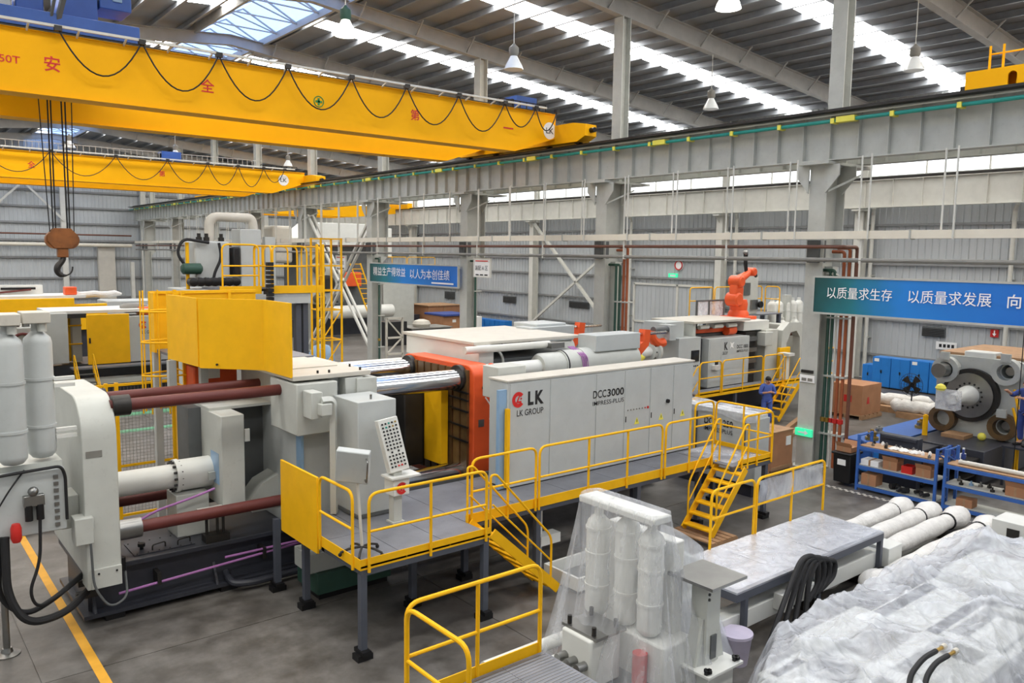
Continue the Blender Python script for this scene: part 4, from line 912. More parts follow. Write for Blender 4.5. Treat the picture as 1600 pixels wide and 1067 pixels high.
for ch in kpan.children: pass
kpan.location = Vector((6.72, 11.12, 2.26))-ORG[KP.name]
kpan.rotation_euler = (math.radians(-14), math.radians(-9), math.radians(-8))
# monitor on a star-foot stand
MS = thing('monitor_stand', 'grey monitor on a thin white pole with a star foot on the platform corner', 'monitor', (5.55, 10.2, dz))
for k in range(5):
    a = 2*PI*k/5+.3; e = V(5.55+.32*math.cos(a), 10.2+.32*math.sin(a), dz+.06)
    f = MB().tube(fillet([(5.55, 10.2, dz+.12), (5.55+.18*math.cos(a), 10.2+.18*math.sin(a), dz+.11), tuple(e)], .05), .018, 6).build('foot', 'darkmetal', MS)
    MB().sphere((e.x, e.y, dz+.03), .03, 5).build('caster', 'black', f)
MB().cyl((5.55, 10.2, dz+.1), (5.5, 10.25, 2.6), .022, n=10).build('pole', 'steel_white', MS)
mo = MB().box(-.24, .24, -.07, .07, 0, .5).build('monitor', 'paint_cool', MS, bevel=.015)
MB().box(-.21, .21, .07, .075, .04, .46).build('screen', 'screen', mo)
MB().tube(fillet([(.2, -.07, .42), (.24, -.16, .42), (.24, -.16, .08), (.2, -.07, .08)], .04), .012, 6).build('handle', 'metal', mo)
mo.location = Vector((5.45, 10.3, 2.5))-ORG[MS.name]; mo.rotation_euler = (math.radians(14), math.radians(6), math.radians(-40))

t = thing('cooling_unit', 'white unit with dark green base under the operator platform', 'machine', (6, 12.4, 0))
MB().box(5.6, 6.9, 12.1, 12.7, .45, .78).build('body', 'paint', t, bevel=.02); MB().box(5.7, 7.1, 12.0, 12.8, .1, .45).build('base', 'pipegreen', t, bevel=.01); MB().box(5.75, 7.05, 12.05, 12.75, 0, .1).build('feet', 'black', t)
MB().tube(fillet([(5.6, 12.2, .7), (5.5, 12.1, .95), (5.75, 12.1, 1.1), (5.9, 12.4, 1.25)], .1), .02, 8).build('cable', 'white', t)
# ================================================================== FOREGROUND, LEFT: accumulator unit on its own frame
AC = thing('accumulator_unit', 'grey gas accumulator unit with two tall bottles at the edge beside the end plate', 'machine', (1.7, 13, 0))
def bottle(parent, x, y, z0, z1, r, name='bottle', m_='paint_cool', rings=(.25, .62), cap=True):
    b_ = MB().lathe((x, y, z0), (0, 0, 1), [(0, r*.35), (.02, r*.7), (r*.45, r*.97), (r*.7, r), (z1-z0-r*.9, r), (z1-z0-r*.5, r*.9), (z1-z0-r*.2, r*.6), (z1-z0, r*.4), (z1-z0+.12, r*.38)], 26).build(name, m_, parent)
    for t_ in rings: MB().lathe((x, y, z0+(z1-z0)*t_), (0, 0, 1), [(0, r+.004), (.0, r+.014), (.035, r+.014), (.035, r+.004)], 26).build('band', m_, b_)
    return b_
for x, y in ((1.58, 12.9), (1.98, 13.15)):
    bo = bottle(AC, x, y, 2.78, 4.62, .185)
    MB().box(x-.2, x+.15, y-.2, y+.22, 4.74, 4.9).build('cap_block', 'paint_cream', bo, bevel=.012)
    MB().cyl((x+.05, y-.1, 4.62), (x+.05, y-.1, 4.75), .06, n=12).build('neck', 'paint', bo)
body = MB().box(1.0, 2.2, 12.85, 14.0, 1.75, 2.66).build('manifold_body', 'paint_cool', AC, bevel=.015)
MB().box(1.0, 2.2, 13.0, 13.9, 2.66, 2.74).build('bottle_tray', 'paint', AC)
for z in (3.15, 3.9):
    MB().box(2.15, 2.42, 13.05, 13.12, z, z+.05).box(2.15, 2.42, 13.05, 13.12, z-.1, z-.05).build('bracket', 'paint_white', AC)
v = MB().box(1.66, 1.92, 12.75, 12.85, 2.18, 2.34).build('valve', 'metal', body, bevel=.01)
for x in (1.72, 1.86): MB().cyl((x, 12.78, 1.98), (x, 12.78, 2.2), .05, n=12).build('solenoid', 'black', v)
MB().sphere((1.78, 12.75, 2.4), .07, 6).build('gauge', 'metal', v)
for k in range(8): MB().box(2.05, 2.11, 12.82, 12.85, 1.82+.1*k, 1.87+.1*k).build('terminal', 'metal', body)
MB().lathe((1.55, 12.74, 1.72), (0, 0, 1), [(0, .05), (.05, .07), (.2, .07), (.26, .05)], 14).build('oil_filter', 'redplastic', body)
MB().tube(fillet([(1.0, 12.8, 2.64), (1.6, 12.8, 2.68), (2.15, 12.8, 2.7), (2.2, 12.82, 2.55), (2.2, 12.82, 1.9)], .1), .022, 8).build('cable', 'rubber', body)
MB().tube(fillet([(1.35, 12.8, 2.2), (1.5, 12.8, 2.45), (1.7, 12.85, 2.7)], .1), .012, 6).build('cable', 'rubber', body)
MB().cyl((1.4, 13.05, .02), (1.4, 13.05, 1.75), .045, n=12).build('support_post', 'metal', AC)
MB().lathe((1.4, 13.05, 0), (0, 0, 1), [(0, .17), (.015, .17), (.04, .08), (.1, .06)], 20).build('support_foot', 'metal', AC)
MB().box(.9, 1.1, 13.6, 13.9, 0, 1.75).build('support_leg', 'paint', AC)
for i, (pts, r) in enumerate((([(1.42, 12.8, 1.8), (1.4, 12.7, 1.0), (1.6, 12.6, .55), (2.1, 12.75, .52), (2.6, 13.35, .62)], .055), ([(1.36, 12.85, 1.8), (1.3, 12.8, .95), (1.6, 12.75, .62), (2.0, 12.9, .72), (2.55, 13.4, .88)], .04), ([(1.85, 12.76, 2.0), (1.82, 12.7, 1.4), (1.66, 12.65, 1.0), (1.75, 12.7, .72), (2.1, 12.95, .75), (2.55, 13.4, .82)], .022))):
    h = MB().tube(fillet(pts, .4, 7), r, 10).build('hydraulic_hose', 'rubber', AC)
    e = V(*pts[-1]); MB().cyl(e, e+V(.14, .06, 0), r*1.25, n=10).build('fitting', 'brass', h)
pad = thing('yellow_pad', 'low yellow step block on the floor behind the accumulator unit', 'step', (2.6, 18.9, 0))
MB().box(2.3, 3.3, 18.5, 19.3, 0, .16).build('block', 'yellow', pad, bevel=.02); MB().box(2.3, 3.3, 18.44, 18.5, 0, .1).build('edge', 'darkmetal', pad)
# brass fittings of the bed corner
for (x, y, z) in ((2.45, 13.35, .7), (2.42, 13.35, .5)): MB().box(x-.06, x+.25, y-.05, y+.05, z-.05, z+.05).build('port_block', 'darkmetal', M1)

# ================================================================== FOREGROUND, MIDDLE: loose platform
FP = thing('loose_platform', 'unattached platform with yellow rails and ribbed grey deck at the bottom edge', 'platform', (4.8, 6, 0))
for k in range(3): MB().box(3.95+.6*k, 4.545+.6*k, 4.9, 6.4, 1.36, 1.4).build('deck_plate', 'deck', FP)
for y in (4.95, 6.35): MB().box(3.95, 5.74, y-.04, y+.04, 1.24, 1.36).build('deck_beam', 'leg_grey', FP)
s_ = MB().box(4.0, 5.72, 4.94, 4.95, 1.4, 1.404).build('deck_rib', 'metal', FP); inst(s_, [(0, .05*k, 0) for k in range(1, 29)], FP)
kick(FP, (3.95, 6.42), (5.72, 6.42), 1.34, .17); kick(FP, (3.93, 5.0), (3.93, 6.4), 1.34, .17)
guard_rail(FP, (3.97, 6.42), (5.7, 6.42), 1.3, 1.12, (.5,)); guard_rail(FP, (3.94, 6.36), (3.94, 5.35), 1.3, 1.12)
legs(FP, ((4.05, 5.0), (5.65, 5.0), (5.65, 6.3), (4.05, 6.3)), 1.25)
# white bars lying behind it, white tray frame further on
t = thing('white_bar', 'upper one of two white bars lying on blocks by the wrapped bottles', 'bar', (7.1, 8, .2))
MB().cyl((6.1, 7.95, .42), (7.75, 7.95, .42), .09, n=16).build('bar', 'paint_white', t); MB().lathe((7.75, 7.95, .42), (1, 0, 0), [(0, .12), (.1, .12)], 14).build('end_cap', 'black', t); MB().box(6.3, 6.42, 7.85, 8.05, 0, .34).box(7.4, 7.52, 7.85, 8.05, 0, .34).build('chock', 'wood', t)
t = thing('white_bar', 'lower one of two white bars lying on blocks by the wrapped bottles', 'bar', (7.1, 7.6, .2))
MB().cyl((6.1, 7.6, .36), (7.8, 7.6, .36), .09, n=16).build('bar', 'paint_white', t); MB().box(6.3, 6.42, 7.5, 7.7, 0, .28).box(7.4, 7.52, 7.5, 7.7, 0, .28).build('chock', 'wood', t)
t = thing('white_tray', 'shallow white metal tray frame on the floor under the walkway', 'tray', (10, 10, 0))
for b_ in ((9.35, 10.6, 9.55, 9.6), (9.35, 10.6, 10.4, 10.45), (9.35, 9.4, 9.6, 10.4), (10.55, 10.6, 9.6, 10.4)): MB().box(*b_, .05, .28).build('side', 'paint_white', t)
MB().box(9.4, 10.55, 9.6, 10.4, .04, .06).build('bottom', 'paint_dark', t); MB().box(9.35, 10.6, 9.55, 10.45, 0, .04).build('base', 'black', t)
t = thing('white_bracket', 'white L-shaped steel bracket standing under the walkway beside the tray', 'bracket', (9.5, 10.7, 0))
MB().box(9.42, 9.56, 10.75, 10.85, 0, 1.2).build('upright', 'paint_white', t); MB().box(9.42, 9.9, 10.62, 10.85, .52, .7).build('arm', 'paint_white', t)

# ================================================================== WRAPPED ACCUMULATORS
WA = thing('accumulator_unit', 'white accumulator bottles under a hanging clear plastic sheet in the foreground', 'machine', (7.8, 7.1, 0))
for x, y, z in ((7.75, 7.55, 2.28), (7.85, 7.1, 2.34), (7.85, 6.68, 2.28)): bottle(WA, x, y, .85, z, .165, m_='paint_white', rings=(.3, .62, .86))
MB().box(7.6, 7.95, 6.45, 7.8, 2.42, 2.52).build('top_beam', 'paint_white', WA, bevel=.02)
MB().box(8.1, 8.3, 6.5, 7.7, .3, 2.1).build('back_plate', 'paint_white', WA, bevel=.02)
vb = MB().box(6.95, 7.5, 6.85, 7.4, .3, .95).build('valve_block', 'paint_white', WA, bevel=.03)
MB().box(7.0, 7.55, 6.8, 7.45, .95, .99).build('cover_plate', 'metal', vb)
for x, y in ((7.05, 6.9), (7.45, 6.9), (7.05, 7.35), (7.45, 7.35)): MB().cyl((x, y, .99), (x, y, 1.1), .03, n=8).build('eye_bolt', 'darkmetal', vb)
for k in range(3): MB().cyl((6.95, 6.95+.18*k, .6), (6.8, 6.95+.18*k, .6), .06, n=12).build('port', 'metal', vb)
MB().box(7.7, 8.3, 6.3, 7.2, .25, .85).build('lower_block', 'paint_white', WA, bevel=.03)
MB().cyl((7.62, 6.62, .1), (7.62, 6.62, .7), .1, n=16).build('red_filter', 'redplastic', WA)
MB().box(6.95, 8.4, 6.4, 7.7, .12, .3).build('base_frame', 'paint_dark', WA); 
for x in (7.05, 8.3):
    for y in (6.5, 7.6): MB().cyl((x, y, 0), (x, y, .12), .06, n=10).build('foot', 'black', WA)
def film_skirt(u, v):
    a = 2*PI*u; s_ = v**1.15; ca_, sa = math.cos(a), math.sin(a)
    k = 1/max(abs(ca_), abs(sa))**.75
    rx, ry = .2+.62*s_, .7+.32*s_; cx, cy = 7.78+.0*s_, 7.12-.1*s_
    f = 1+s_*(.06*math.sin(13*a+1)+.045*math.sin(21*a+2.3)+.03*math.sin(34*a))
    return (cx+rx*k*f*ca_, cy+ry*k*f*sa, 2.56-2.4*v+.05*math.sin(5*a)*v)
b = MB().grid(film_skirt, 150, 26)
b.grid(lambda u, v: Vector(film_skirt(u, 0)).lerp(V(7.78, 7.12, 2.565), v), 150, 2)
t = b.build('plastic_sheet', 'film_hang', fix=False, smooth=60); tag(t, 'clear plastic sheet hanging in folds over the white bottles in the foreground', 'plastic sheet')
# wrapped lump behind
t = thing('wrapped_pump', 'white pump part under film with a violet lidded bucket between bottles and pillar', 'machine', (9.0, 7.2, 0))
MB().box(8.55, 9.5, 6.75, 7.5, .1, 1.1).prism([(8.55, 1.1), (9.4, 1.1), (9.2, 1.5), (8.7, 1.75)], 'y', 6.9, 7.4).build('housing', 'paint_white', t, bevel=.04)
MB().box(8.5, 9.6, 6.7, 7.55, 0, .1).build('skid', 'wood', t)
MB().lathe((9.55, 6.5, 0), (0, 0, 1), [(0, .17), (.4, .22), (.42, .235), (.46, .235)], 20).build('bucket', 'lavender', t)
b = MB().grid(lambda u, v: (9.0+(.34+.5*v**1.4)*(1+.06*math.sin(13*2*PI*u)*v)*math.cos(2*PI*u), 7.1+(.28+.5*v**1.4)*(1+.07*math.sin(10*2*PI*u)*v)*math.sin(2*PI*u), 1.8-.25*math.cos(2*PI*u)*(1-v)-1.65*v), 70, 14)
b.grid(lambda u, v: (9.0+.34*(1-v)*math.cos(2*PI*u), 7.1+.28*(1-v)*math.sin(2*PI*u), 1.8-.25*math.cos(2*PI*u)*(1-v)), 40, 2)
tag(b.build('plastic_sheet', 'film', fix=False, smooth=60), 'crumpled clear plastic over the low pump part behind the pillar', 'plastic sheet')
# pillar with top plate
t = thing('pillar_stand', 'white tapered steel pillar with a square grey top plate in the foreground', 'stand', (8.4, 6.2, 0))
MB().box(8.15, 8.68, 5.93, 6.45, 0, .5).build('box_base', 'paint_white', t, bevel=.01); MB().box(8.05, 8.78, 5.85, 6.55, .5, .54).build('base_plate', 'paint_white', t, bevel=.006)
MB().box(8.27, 8.55, 6.08, 6.34, .54, 1.66).build('column', 'paint', t, bevel=.01)
for s_ in (-1, 1): MB().prism([(8.41+s_*.14, .54), (8.41+s_*.3, .54), (8.41+s_*.16, 1.15), (8.41+s_*.14, 1.15)], 'y', 6.12, 6.3).build('rib', 'paint', t)
MB().box(8.36, 8.47, 6.06, 6.08, .6, .92).build('opening', 'paint_dark', t)
MB().box(8.05, 8.78, 5.85, 6.57, 1.66, 1.7).build('top_plate', 'metal', t)
for x, y in ((8.12, 5.92), (8.71, 5.92), (8.12, 6.48), (8.71, 6.48)): MB().box(x-.05, x+.05, y-.02, y+.02, .54, .6).box(x-.02, x+.02, y-.05, y+.05, .56, .6).build('bolt', 'black', t)
for z in (1.42, 1.49, 1.56): MB().cyl((8.3, 6.08, z), (8.3, 6.065, z), .02, n=8).build('hole', 'black', t)

# ================================================================== SILVER DECK PLATFORM
SP = thing('low_platform', 'low platform with film covered silver plates and yellow rails by the wrapped bars', 'platform', (11.8, 7.3, 0))
for a, b_ in ((9.7, 11.0), (11.01, 12.3), (12.31, 14.1)): MB().box(a, b_, 6.62, 7.98, .92, .95).build('deck_plate', 'silver', SP)
for y in (6.66, 7.94): MB().box(9.7, 14.1, y-.04, y+.04, .8, .92).build('deck_beam', 'leg_grey', SP)
for x in (9.74, 11.9, 14.06): MB().box(x-.04, x+.04, 6.7, 7.9, .8, .92).build('deck_beam', 'leg_grey', SP)
for x in (9.95, 12.0, 14.05):
    for y in (6.66, 7.92): l = MB().box(x-.04, x+.04, y-.04, y+.04, .05, .8).build('leg', 'leg_grey', SP); MB().cyl((x, y, 0), (x, y, .05), .05, n=10).build('foot', 'metal', l)
guard_rail(SP, (10.82, 7.96), (12.05, 7.96), .95, 1.0); g = guard_rail(SP, (12.12, 7.96), (14.35, 7.96), .95, 1.0, (.5,))
MB().grid(lambda u, v: (12.17+2.1*u, 7.95+.012*math.sin(17*u+5*v), 1.5+.4*v), 20, 6).build('film_panel', 'film', g, fix=False)
for k, (a, b_) in enumerate(((9.75, 11.0), (11.0, 12.28), (12.3, 14.05))):
    o = MB().grid(lambda u, v: (a+(b_-a)*u, 6.66+1.28*v, .975+.012*math.sin(8*u+3*k)*math.sin(7*v+k)+.008*math.sin(23*v)), 16, 16).build('film_sheet', 'film_flat', fix=False)
    tag(o, ('crinkled clear film on the silver plate nearest the pillar', 'crinkled clear film on the middle silver plate', 'crinkled clear film on the silver plate farthest from the pillar')[k], 'plastic film')
# ---- white wrapped bars on the floor
for i, (y, xa, xb, lab) in enumerate(((8.05, 12.9, 18.2, 'white wrapped bar farthest from the plastic covered machine'), (7.52, 12.3, 18.4, 'second white wrapped bar from the shelf side'), (7.0, 12.6, 18.55, 'third white wrapped bar from the shelf side'), (6.35, 13.0, 18.4, 'white wrapped bar next to the plastic covered machine'))):
    t = thing('wrapped_bar', lab, 'bar', ((xa+xb)/2, y, 0), 'white wrapped machine bars on the floor')
    pr_ = []; n = 40
    for k in range(n+1):
        q = k/n; r = .17+.012*math.sin(9*q+i)+.01*math.sin(31*q+2*i)
        if q > .87: r = .16+.085*math.sin((q-.87)/.13*PI)**.8+.012*math.sin(70*q)
        if q < .1: r = .17+.06*math.sin(q/.1*PI)
        if k in (0, n): r = .08
        pr_.append(((xb-xa)*q, r))
    MB().lathe((xa, y, .3), (1, 0, 0), pr_, 18).build('wrapping', 'wrap', t, smooth=60)
    for q in (.12, .86): MB().lathe((xa+(xb-xa)*q-.02, y, .3), (1, 0, 0), [(0, .185), (.04, .185)], 16).build('strap', 'black', t)
    for q in (.2, .82): MB().box(xa+(xb-xa)*q-.1, xa+(xb-xa)*q+.1, y-.2, y+.2, 0, .14).build('chock', 'darkmetal', t)
t = thing('floor_beam', 'long white box beam on the floor with black hoses over it', 'beam', (12, 6.85, 0))
MB().box(9.3, 14.5, 6.7, 6.98, .28, .56).build('beam', 'paint_white', t, bevel=.01); MB().box(14.2, 14.7, 6.55, 7.1, .22, .62).build('end_block', 'paint_white', t, bevel=.01)
for x in (9.8, 12, 14): MB().box(x-.1, x+.1, 6.65, 7.03, 0, .28).build('chock', 'darkmetal', t)
for x in (10.9, 11.55): MB().box(x-.12, x+.12, 6.5, 6.7, .4, .65).build('clamp_box', 'paint_white', t)
t = thing('black_hoses', 'bundle of black hydraulic hoses looped over the white floor beam', 'hose', (11.3, 6.6, .2))
for k in range(4):
    d = .12*k
    MB().tube(fillet([(9.9+d*3.2, 6.25+.02*k, .06+.02*k), (10.75+d*1.6, 6.45, .75), (11.2+d*1.2, 6.5, 1.2-.05*k), (11.65+d*1.6, 6.5, 1.1-.07*k), (11.7+d*1.3, 6.48, .65), (11.4+d, 6.48, .42+.03*k)], .32, 7), .042, 10).build('hose', 'rubber', t)

# ================================================================== MACHINE PART UNDER THE LARGE PLASTIC COVER
WM = thing('wrapped_machine', 'white machine frame lying under the large clear plastic cover', 'machine', (11, 4.6, 0))
for y in (3.75, 4.6, 5.35): MB().box(8.5, 15.2, y-.12, y+.12, .25, .62).build('long_beam', 'paint', WM, bevel=.02)
for x in (8.65, 9.9, 11.6, 13.2, 15.0): MB().box(x-.14, x+.14, 3.87, 5.23, .3, .6).build('cross_beam', 'paint', WM, bevel=.02)
for x0, x1, y0, y1, z in ((8.6, 9.3, 4.3, 5.4, .98), (9.5, 11.2, 5.15, 5.6, 1.1), (11.4, 13.2, 4.5, 5.5, .98), (9.6, 10.9, 3.75, 4.3, 1.0), (13.5, 15.0, 4.2, 5.4, 1.15), (11.6, 12.6, 3.75, 4.2, 1.05)):
    MB().box(x0, x1, y0, y1, .5, z-.36).build('raised_block', 'paint', WM, bevel=.03)
for x, y, r in ((9.3, 4.9, .3), (13.3, 4.6, .26)): MB().lathe((x, y, .5), (0, 0, 1), [(0, r), (.18, r), (.18, r*.6), (.06, r*.6)], 22).build('boss', 'metal', WM)
MB().box(10.05, 11.45, 4.75, 5.2, .5, .56).build('dark_pocket', 'greypipe', WM)
for x in (8.7, 11, 14.6):
    for y in (3.9, 5.5): MB().box(x-.15, x+.15, y-.15, y+.15, 0, .25).build('chock', 'wood', WM)
peaks = [(14.3, 5.0, .58), (12.3, 5.45, .3), (10.6, 5.5, .26), (8.9, 5.1, .2), (8.5, 4.3, .14), (10.2, 4.15, .2), (12.1, 4.05, .24), (13.1, 4.8, .2), (14.9, 4.3, .36), (9.9, 4.9, .1), (11.5, 4.9, .12), (9.3, 3.6, .1), (11.1, 3.5, .12), (15.2, 5.4, .2)]
rnd = random.Random(3); crs = [(rnd.uniform(8, 15.4), rnd.uniform(3.2, 6), rnd.uniform(0, PI), rnd.uniform(.3, 1.2), rnd.uniform(.015, .06)) for _ in range(190)]
def tarp(u, v):
    x = 7.5+8.15*u; top = 5.1+.85*min(1, u*4.6); y = 3.1+(top-3.1)*v; z = .78; best = 0; ang = 0
    for a, c_, h in peaks:
        d = ((x-a)**2+(y-c_)**2)**.5; w_ = h*1.25*math.exp(-d/.42)
        z += w_*.85
        if w_ > best: best = w_; ang = math.atan2(y-c_, x-a); bd = d
    if best > .02: z += .028*math.sin(9*ang+3*best)*min(1, bd*2.5)*math.exp(-bd/.6)
    e = min(u*8.15, (1-u)*8.15, (1-v)*(top-3.1)); drop = max(0, .28-e)/.28; z -= .62*drop**1.3
    fold = .05*math.sin(10*x+3*math.sin(2*y))*drop+.045*math.sin(8*x-3*y)*max(0, 1-v*2.4)
    for cx, cy, a, l, h in crs:
        dx, dy = x-cx, y-cy; p_ = dx*math.cos(a)+dy*math.sin(a); q = -dx*math.sin(a)+dy*math.cos(a)
        if abs(p_) < l and abs(q) < .4: z += h*math.exp(-abs(q)/.045)*(1-abs(p_)/l)
    wx, wy = x+.25*math.sin(2.1*y+1), y+.22*math.sin(1.7*x)
    for kx, ky, ph, am in ((3.1, 4.4, .3, .07), (-2.2, 5.6, 1.1, .06), (6.3, -3.4, 2.0, .045), (7.9, 6.8, .7, .03), (1.2, 9.5, 1.9, .03)):
        z += am*(1-abs(math.sin(.5*(kx*wx+ky*wy)+ph)))**4
    z -= max(0, .26-v)*2.2
    return (x+fold*.4, y+fold, max(.06, z+fold))
t = MB().grid(tarp, 300, 120).build('plastic_cover', 'film', fix=False, smooth=70); tag(t, 'large crumpled clear plastic cover spread over the white machine frame', 'plastic cover')
t = thing('capped_hoses', 'two short black braided hoses with cream caps lying on the plastic cover', 'hose', (9.8, 3.9, .9))
for k in range(2):
    y = 3.95-.14*k; h = MB().tube(fillet([(9.0+.1*k, 3.78-.1*k, .62), (9.25+.1*k, y, .98), (9.6, y, 1.1), (9.95, y, 1.08)], .15), .032, 10).build('hose', 'rubber', h_parent if False else t)
    MB().cyl((9.95, y, 1.08), (10.12, y, 1.07), .022, n=10).build('fitting', 'brass', h); MB().cyl((10.12, y, 1.07), (10.2, y, 1.07), .035, n=10).build('cap', 'paint_cream', h)
# corner of another low platform, lower right
t = thing('low_platform', 'corner of a silver topped platform with dark edge at the lower corner', 'platform', (11.3, 3.2, 0))
MB().box(10.5, 12.6, 1.9, 3.0, .86, .9).build('deck_plate', 'silver', t); MB().box(10.5, 12.6, 1.9, 3.0, .5, .86).build('side_skirt', 'bed', t); MB().box(10.5, 10.55, 2.6, 3.0, .6, .7).build('yellow_mark', 'yellow', t)
for x in (10.6, 12.5):
    for y in (2.0, 2.9): MB().box(x-.05, x+.05, y-.05, y+.05, 0, .5).build('leg', 'leg_grey', t)
MB().grid(lambda u, v: (10.52+2.05*u, 1.92+1.05*v, .906+.01*math.sin(12*u)*math.sin(9*v)), 14, 10).build('film_sheet', 'film_flat', t, fix=False)

t = thing('white_box', 'white steel box with a dark plate at the end of the wrapped bars', 'box', (17.7, 5.7, 0)); MB().box(17.3, 18.0, 5.3, 6.0, .1, .72).build('body', 'paint_white', t, bevel=.01); MB().box(17.28, 17.3, 5.5, 5.72, .3, .6).build('plate', 'darkmetal', t); MB().box(17.35, 17.95, 5.35, 5.95, 0, .1).build('chock', 'wood', t)
# ================================================================== RIGHT SIDE: shelves, boxes, bench, cabinets
def rack(label, x0, x1, y0, y1, zs, ztop):
    t = thing('shelf_rack', label, 'shelf', ((x0+x1)/2, (y0+y1)/2, 0))
    for x in (x0+.03, x1-.03):
        for y in (y0+.03, y1-.03): MB().box(x-.03, x+.03, y-.03, y+.03, 0, ztop).build('upright', 'rackblue', t)
    for z in zs:
        MB().box(x0+.06, x1-.06, y0+.02, y1-.02, z-.02, z).build('shelf_board', 'wood' if z > .9 else 'steel_grey', t)
        MB().box(x0, x0+.03, y0+.06, y1-.06, z-.1, z-.02).box(x1-.03, x1, y0+.06, y1-.06, z-.1, z-.02).build('shelf_beam', 'rackblue', t)
    for y in (y0+.03, y1-.03):
        MB().bar((x0+.03, y, ztop-.12), (x1-.03, y, ztop-.4), .03).bar((x0+.03, y, ztop-.03), (x1-.03, y, ztop-.03), .03).build('end_brace', 'rackblue', t)
    return t
rack('blue steel shelf rack between the black bin and the second rack', 19.4, 20.1, 7.97, 9.93, (.17, .66, 1.15), 1.42)
rack('blue steel shelf rack at the picture edge with a long pale roll on top', 19.4, 20.1, 5.3, 7.83, (.17, .66, 1.12), 1.46)
def carton(name, label, x0, x1, y0, y1, z0, z1, m_='carton', flaps=False, cat='box'):
    t = thing(name, label, cat, ((x0+x1)/2, (y0+y1)/2, z0)); MB().box(x0, x1, y0, y1, z0, z1).build('body', m_, t, bevel=.006)
    ym = (y0+y1)/2; MB().box(x0-.002, x1+.002, ym-.025, ym+.025, z0, z1+.003).build('tape', 'wood', t)
    if flaps:
        MB().bar((x0, y0, z1), (x0-.05, y0-.02, z1+.1), .02).quad((x0, y0, z1), (x0, y1, z1), (x0-.06, y1, z1+.12), (x0-.06, y0, z1+.12)).quad((x1, y0, z1), (x1, y1, z1), (x1+.06, y1, z1+.12), (x1+.06, y0, z1+.12)).build('flap', m_, t, fix=False)
    return t
carton('cardboard_box', 'small open cardboard box on the middle shelf of the rack beside the bin', 19.5, 19.85, 8.95, 9.3, .66, .88, flaps=True)
carton('cardboard_box', 'small cardboard box on the bottom shelf at the bin end', 19.45, 19.8, 9.42, 9.8, .17, .45)
carton('cardboard_box', 'open cardboard box full of parts next to the red crate', 19.5, 19.85, 8.15, 8.5, .66, .86, flaps=True)
carton('cardboard_box', 'open cardboard box on the middle shelf of the rack at the edge', 19.5, 19.85, 6.15, 6.55, .66, .88, flaps=True)
carton('cardboard_box', 'cardboard box low on the rack at the edge', 19.5, 19.8, 7.2, 7.55, .17, .36)
carton('cardboard_box', 'flat cardboard box on the rack end at the picture edge', 19.5, 19.85, 5.75, 6.05, .66, .82)
carton('foam_box', 'white foam box on the middle shelf beside the bin', 19.48, 19.85, 9.4, 9.85, .66, .8, 'white')
t = thing('red_crate', 'red plastic crate with tools between two open cardboard boxes', 'crate', (19.65, 8.7, .66))
MB().box(19.5, 19.8, 8.58, 8.84, .66, .7).build('base', 'redplastic', t)
for b_ in ((19.5, 19.52, 8.58, 8.84), (19.78, 19.8, 8.58, 8.84), (19.52, 19.78, 8.58, 8.6), (19.52, 19.78, 8.82, 8.84)): MB().box(*b_, .7, .84).build('side', 'redplastic', t)
rnd = random.Random(5)
for k in range(16):
    y = 8.1+.11*k; x = rnd.uniform(19.5, 19.95); h = rnd.uniform(.03, .07); m_ = rnd.choice(('white', 'metal', 'black', 'white', 'darkmetal'))
    o = MB().lathe((x, y, 1.15), (0, 0, 1), [(0, .04), (h, .04), (h, .022), (h+.03, .022)], 10).build('fitting', m_)
    tag(o, 'small metal or plastic fitting lying on the top shelf of the rack beside the bin', 'fitting', 'loose fittings on the top shelf')
for k in range(3):
    o = MB().grid(lambda u, v: (19.6+.3*u, 9.05-.25*k+.22*v, 1.16+.05*math.sin(PI*u)*math.sin(PI*v)+.01*math.sin(20*u+9*v)), 8, 8).build('plastic_bag', 'wrap', fix=False); tag(o, ('white plastic bag on the top shelf, nearest the bin', 'white plastic bag in the middle of the top shelf', 'white plastic bag on the top shelf beside the loose fittings')[k], 'bag')
o = MB().lathe((19.65, 5.5, 1.17), (0, 1, 0), [(0, .05), (2.1, .05)], 14).build('paper_roll', 'paint_cream'); tag(o, 'long pale roll lying on top of the rack at the edge', 'roll')
o = MB().lathe((19.85, 5.5, 1.15), (0, 1, 0), [(0, .03), (2.0, .03)], 12).build('paper_roll', 'white'); tag(o, 'thinner white roll behind the long pale roll', 'roll')
for k, (y, l, r) in enumerate(((9.1, .7, .09), (8.5, .5, .06))): tag(MB().tube([(19.55+.15*math.sin(q*1.3), y-.12*q*l, .2+.05) for q in range(6)], r*.8, 8).build('black_cloth', 'rubber'), ('heap of black cloth on the bottom shelf', 'dark tube on the bottom shelf beside the black cloth')[k], 'cloth')
for k in range(9):
    y = 6.3+.17*k; o = MB().lathe((rnd.uniform(19.5, 19.9), y, .66), (0, 0, 1), [(0, .05), (.05, .05), (.05, .02), (.11, .02)], 10).build('fitting', rnd.choice(('metal', 'darkmetal', 'panelblue'))); tag(o, 'metal fitting on the middle shelf of the rack at the edge', 'fitting', 'fittings on the edge rack')
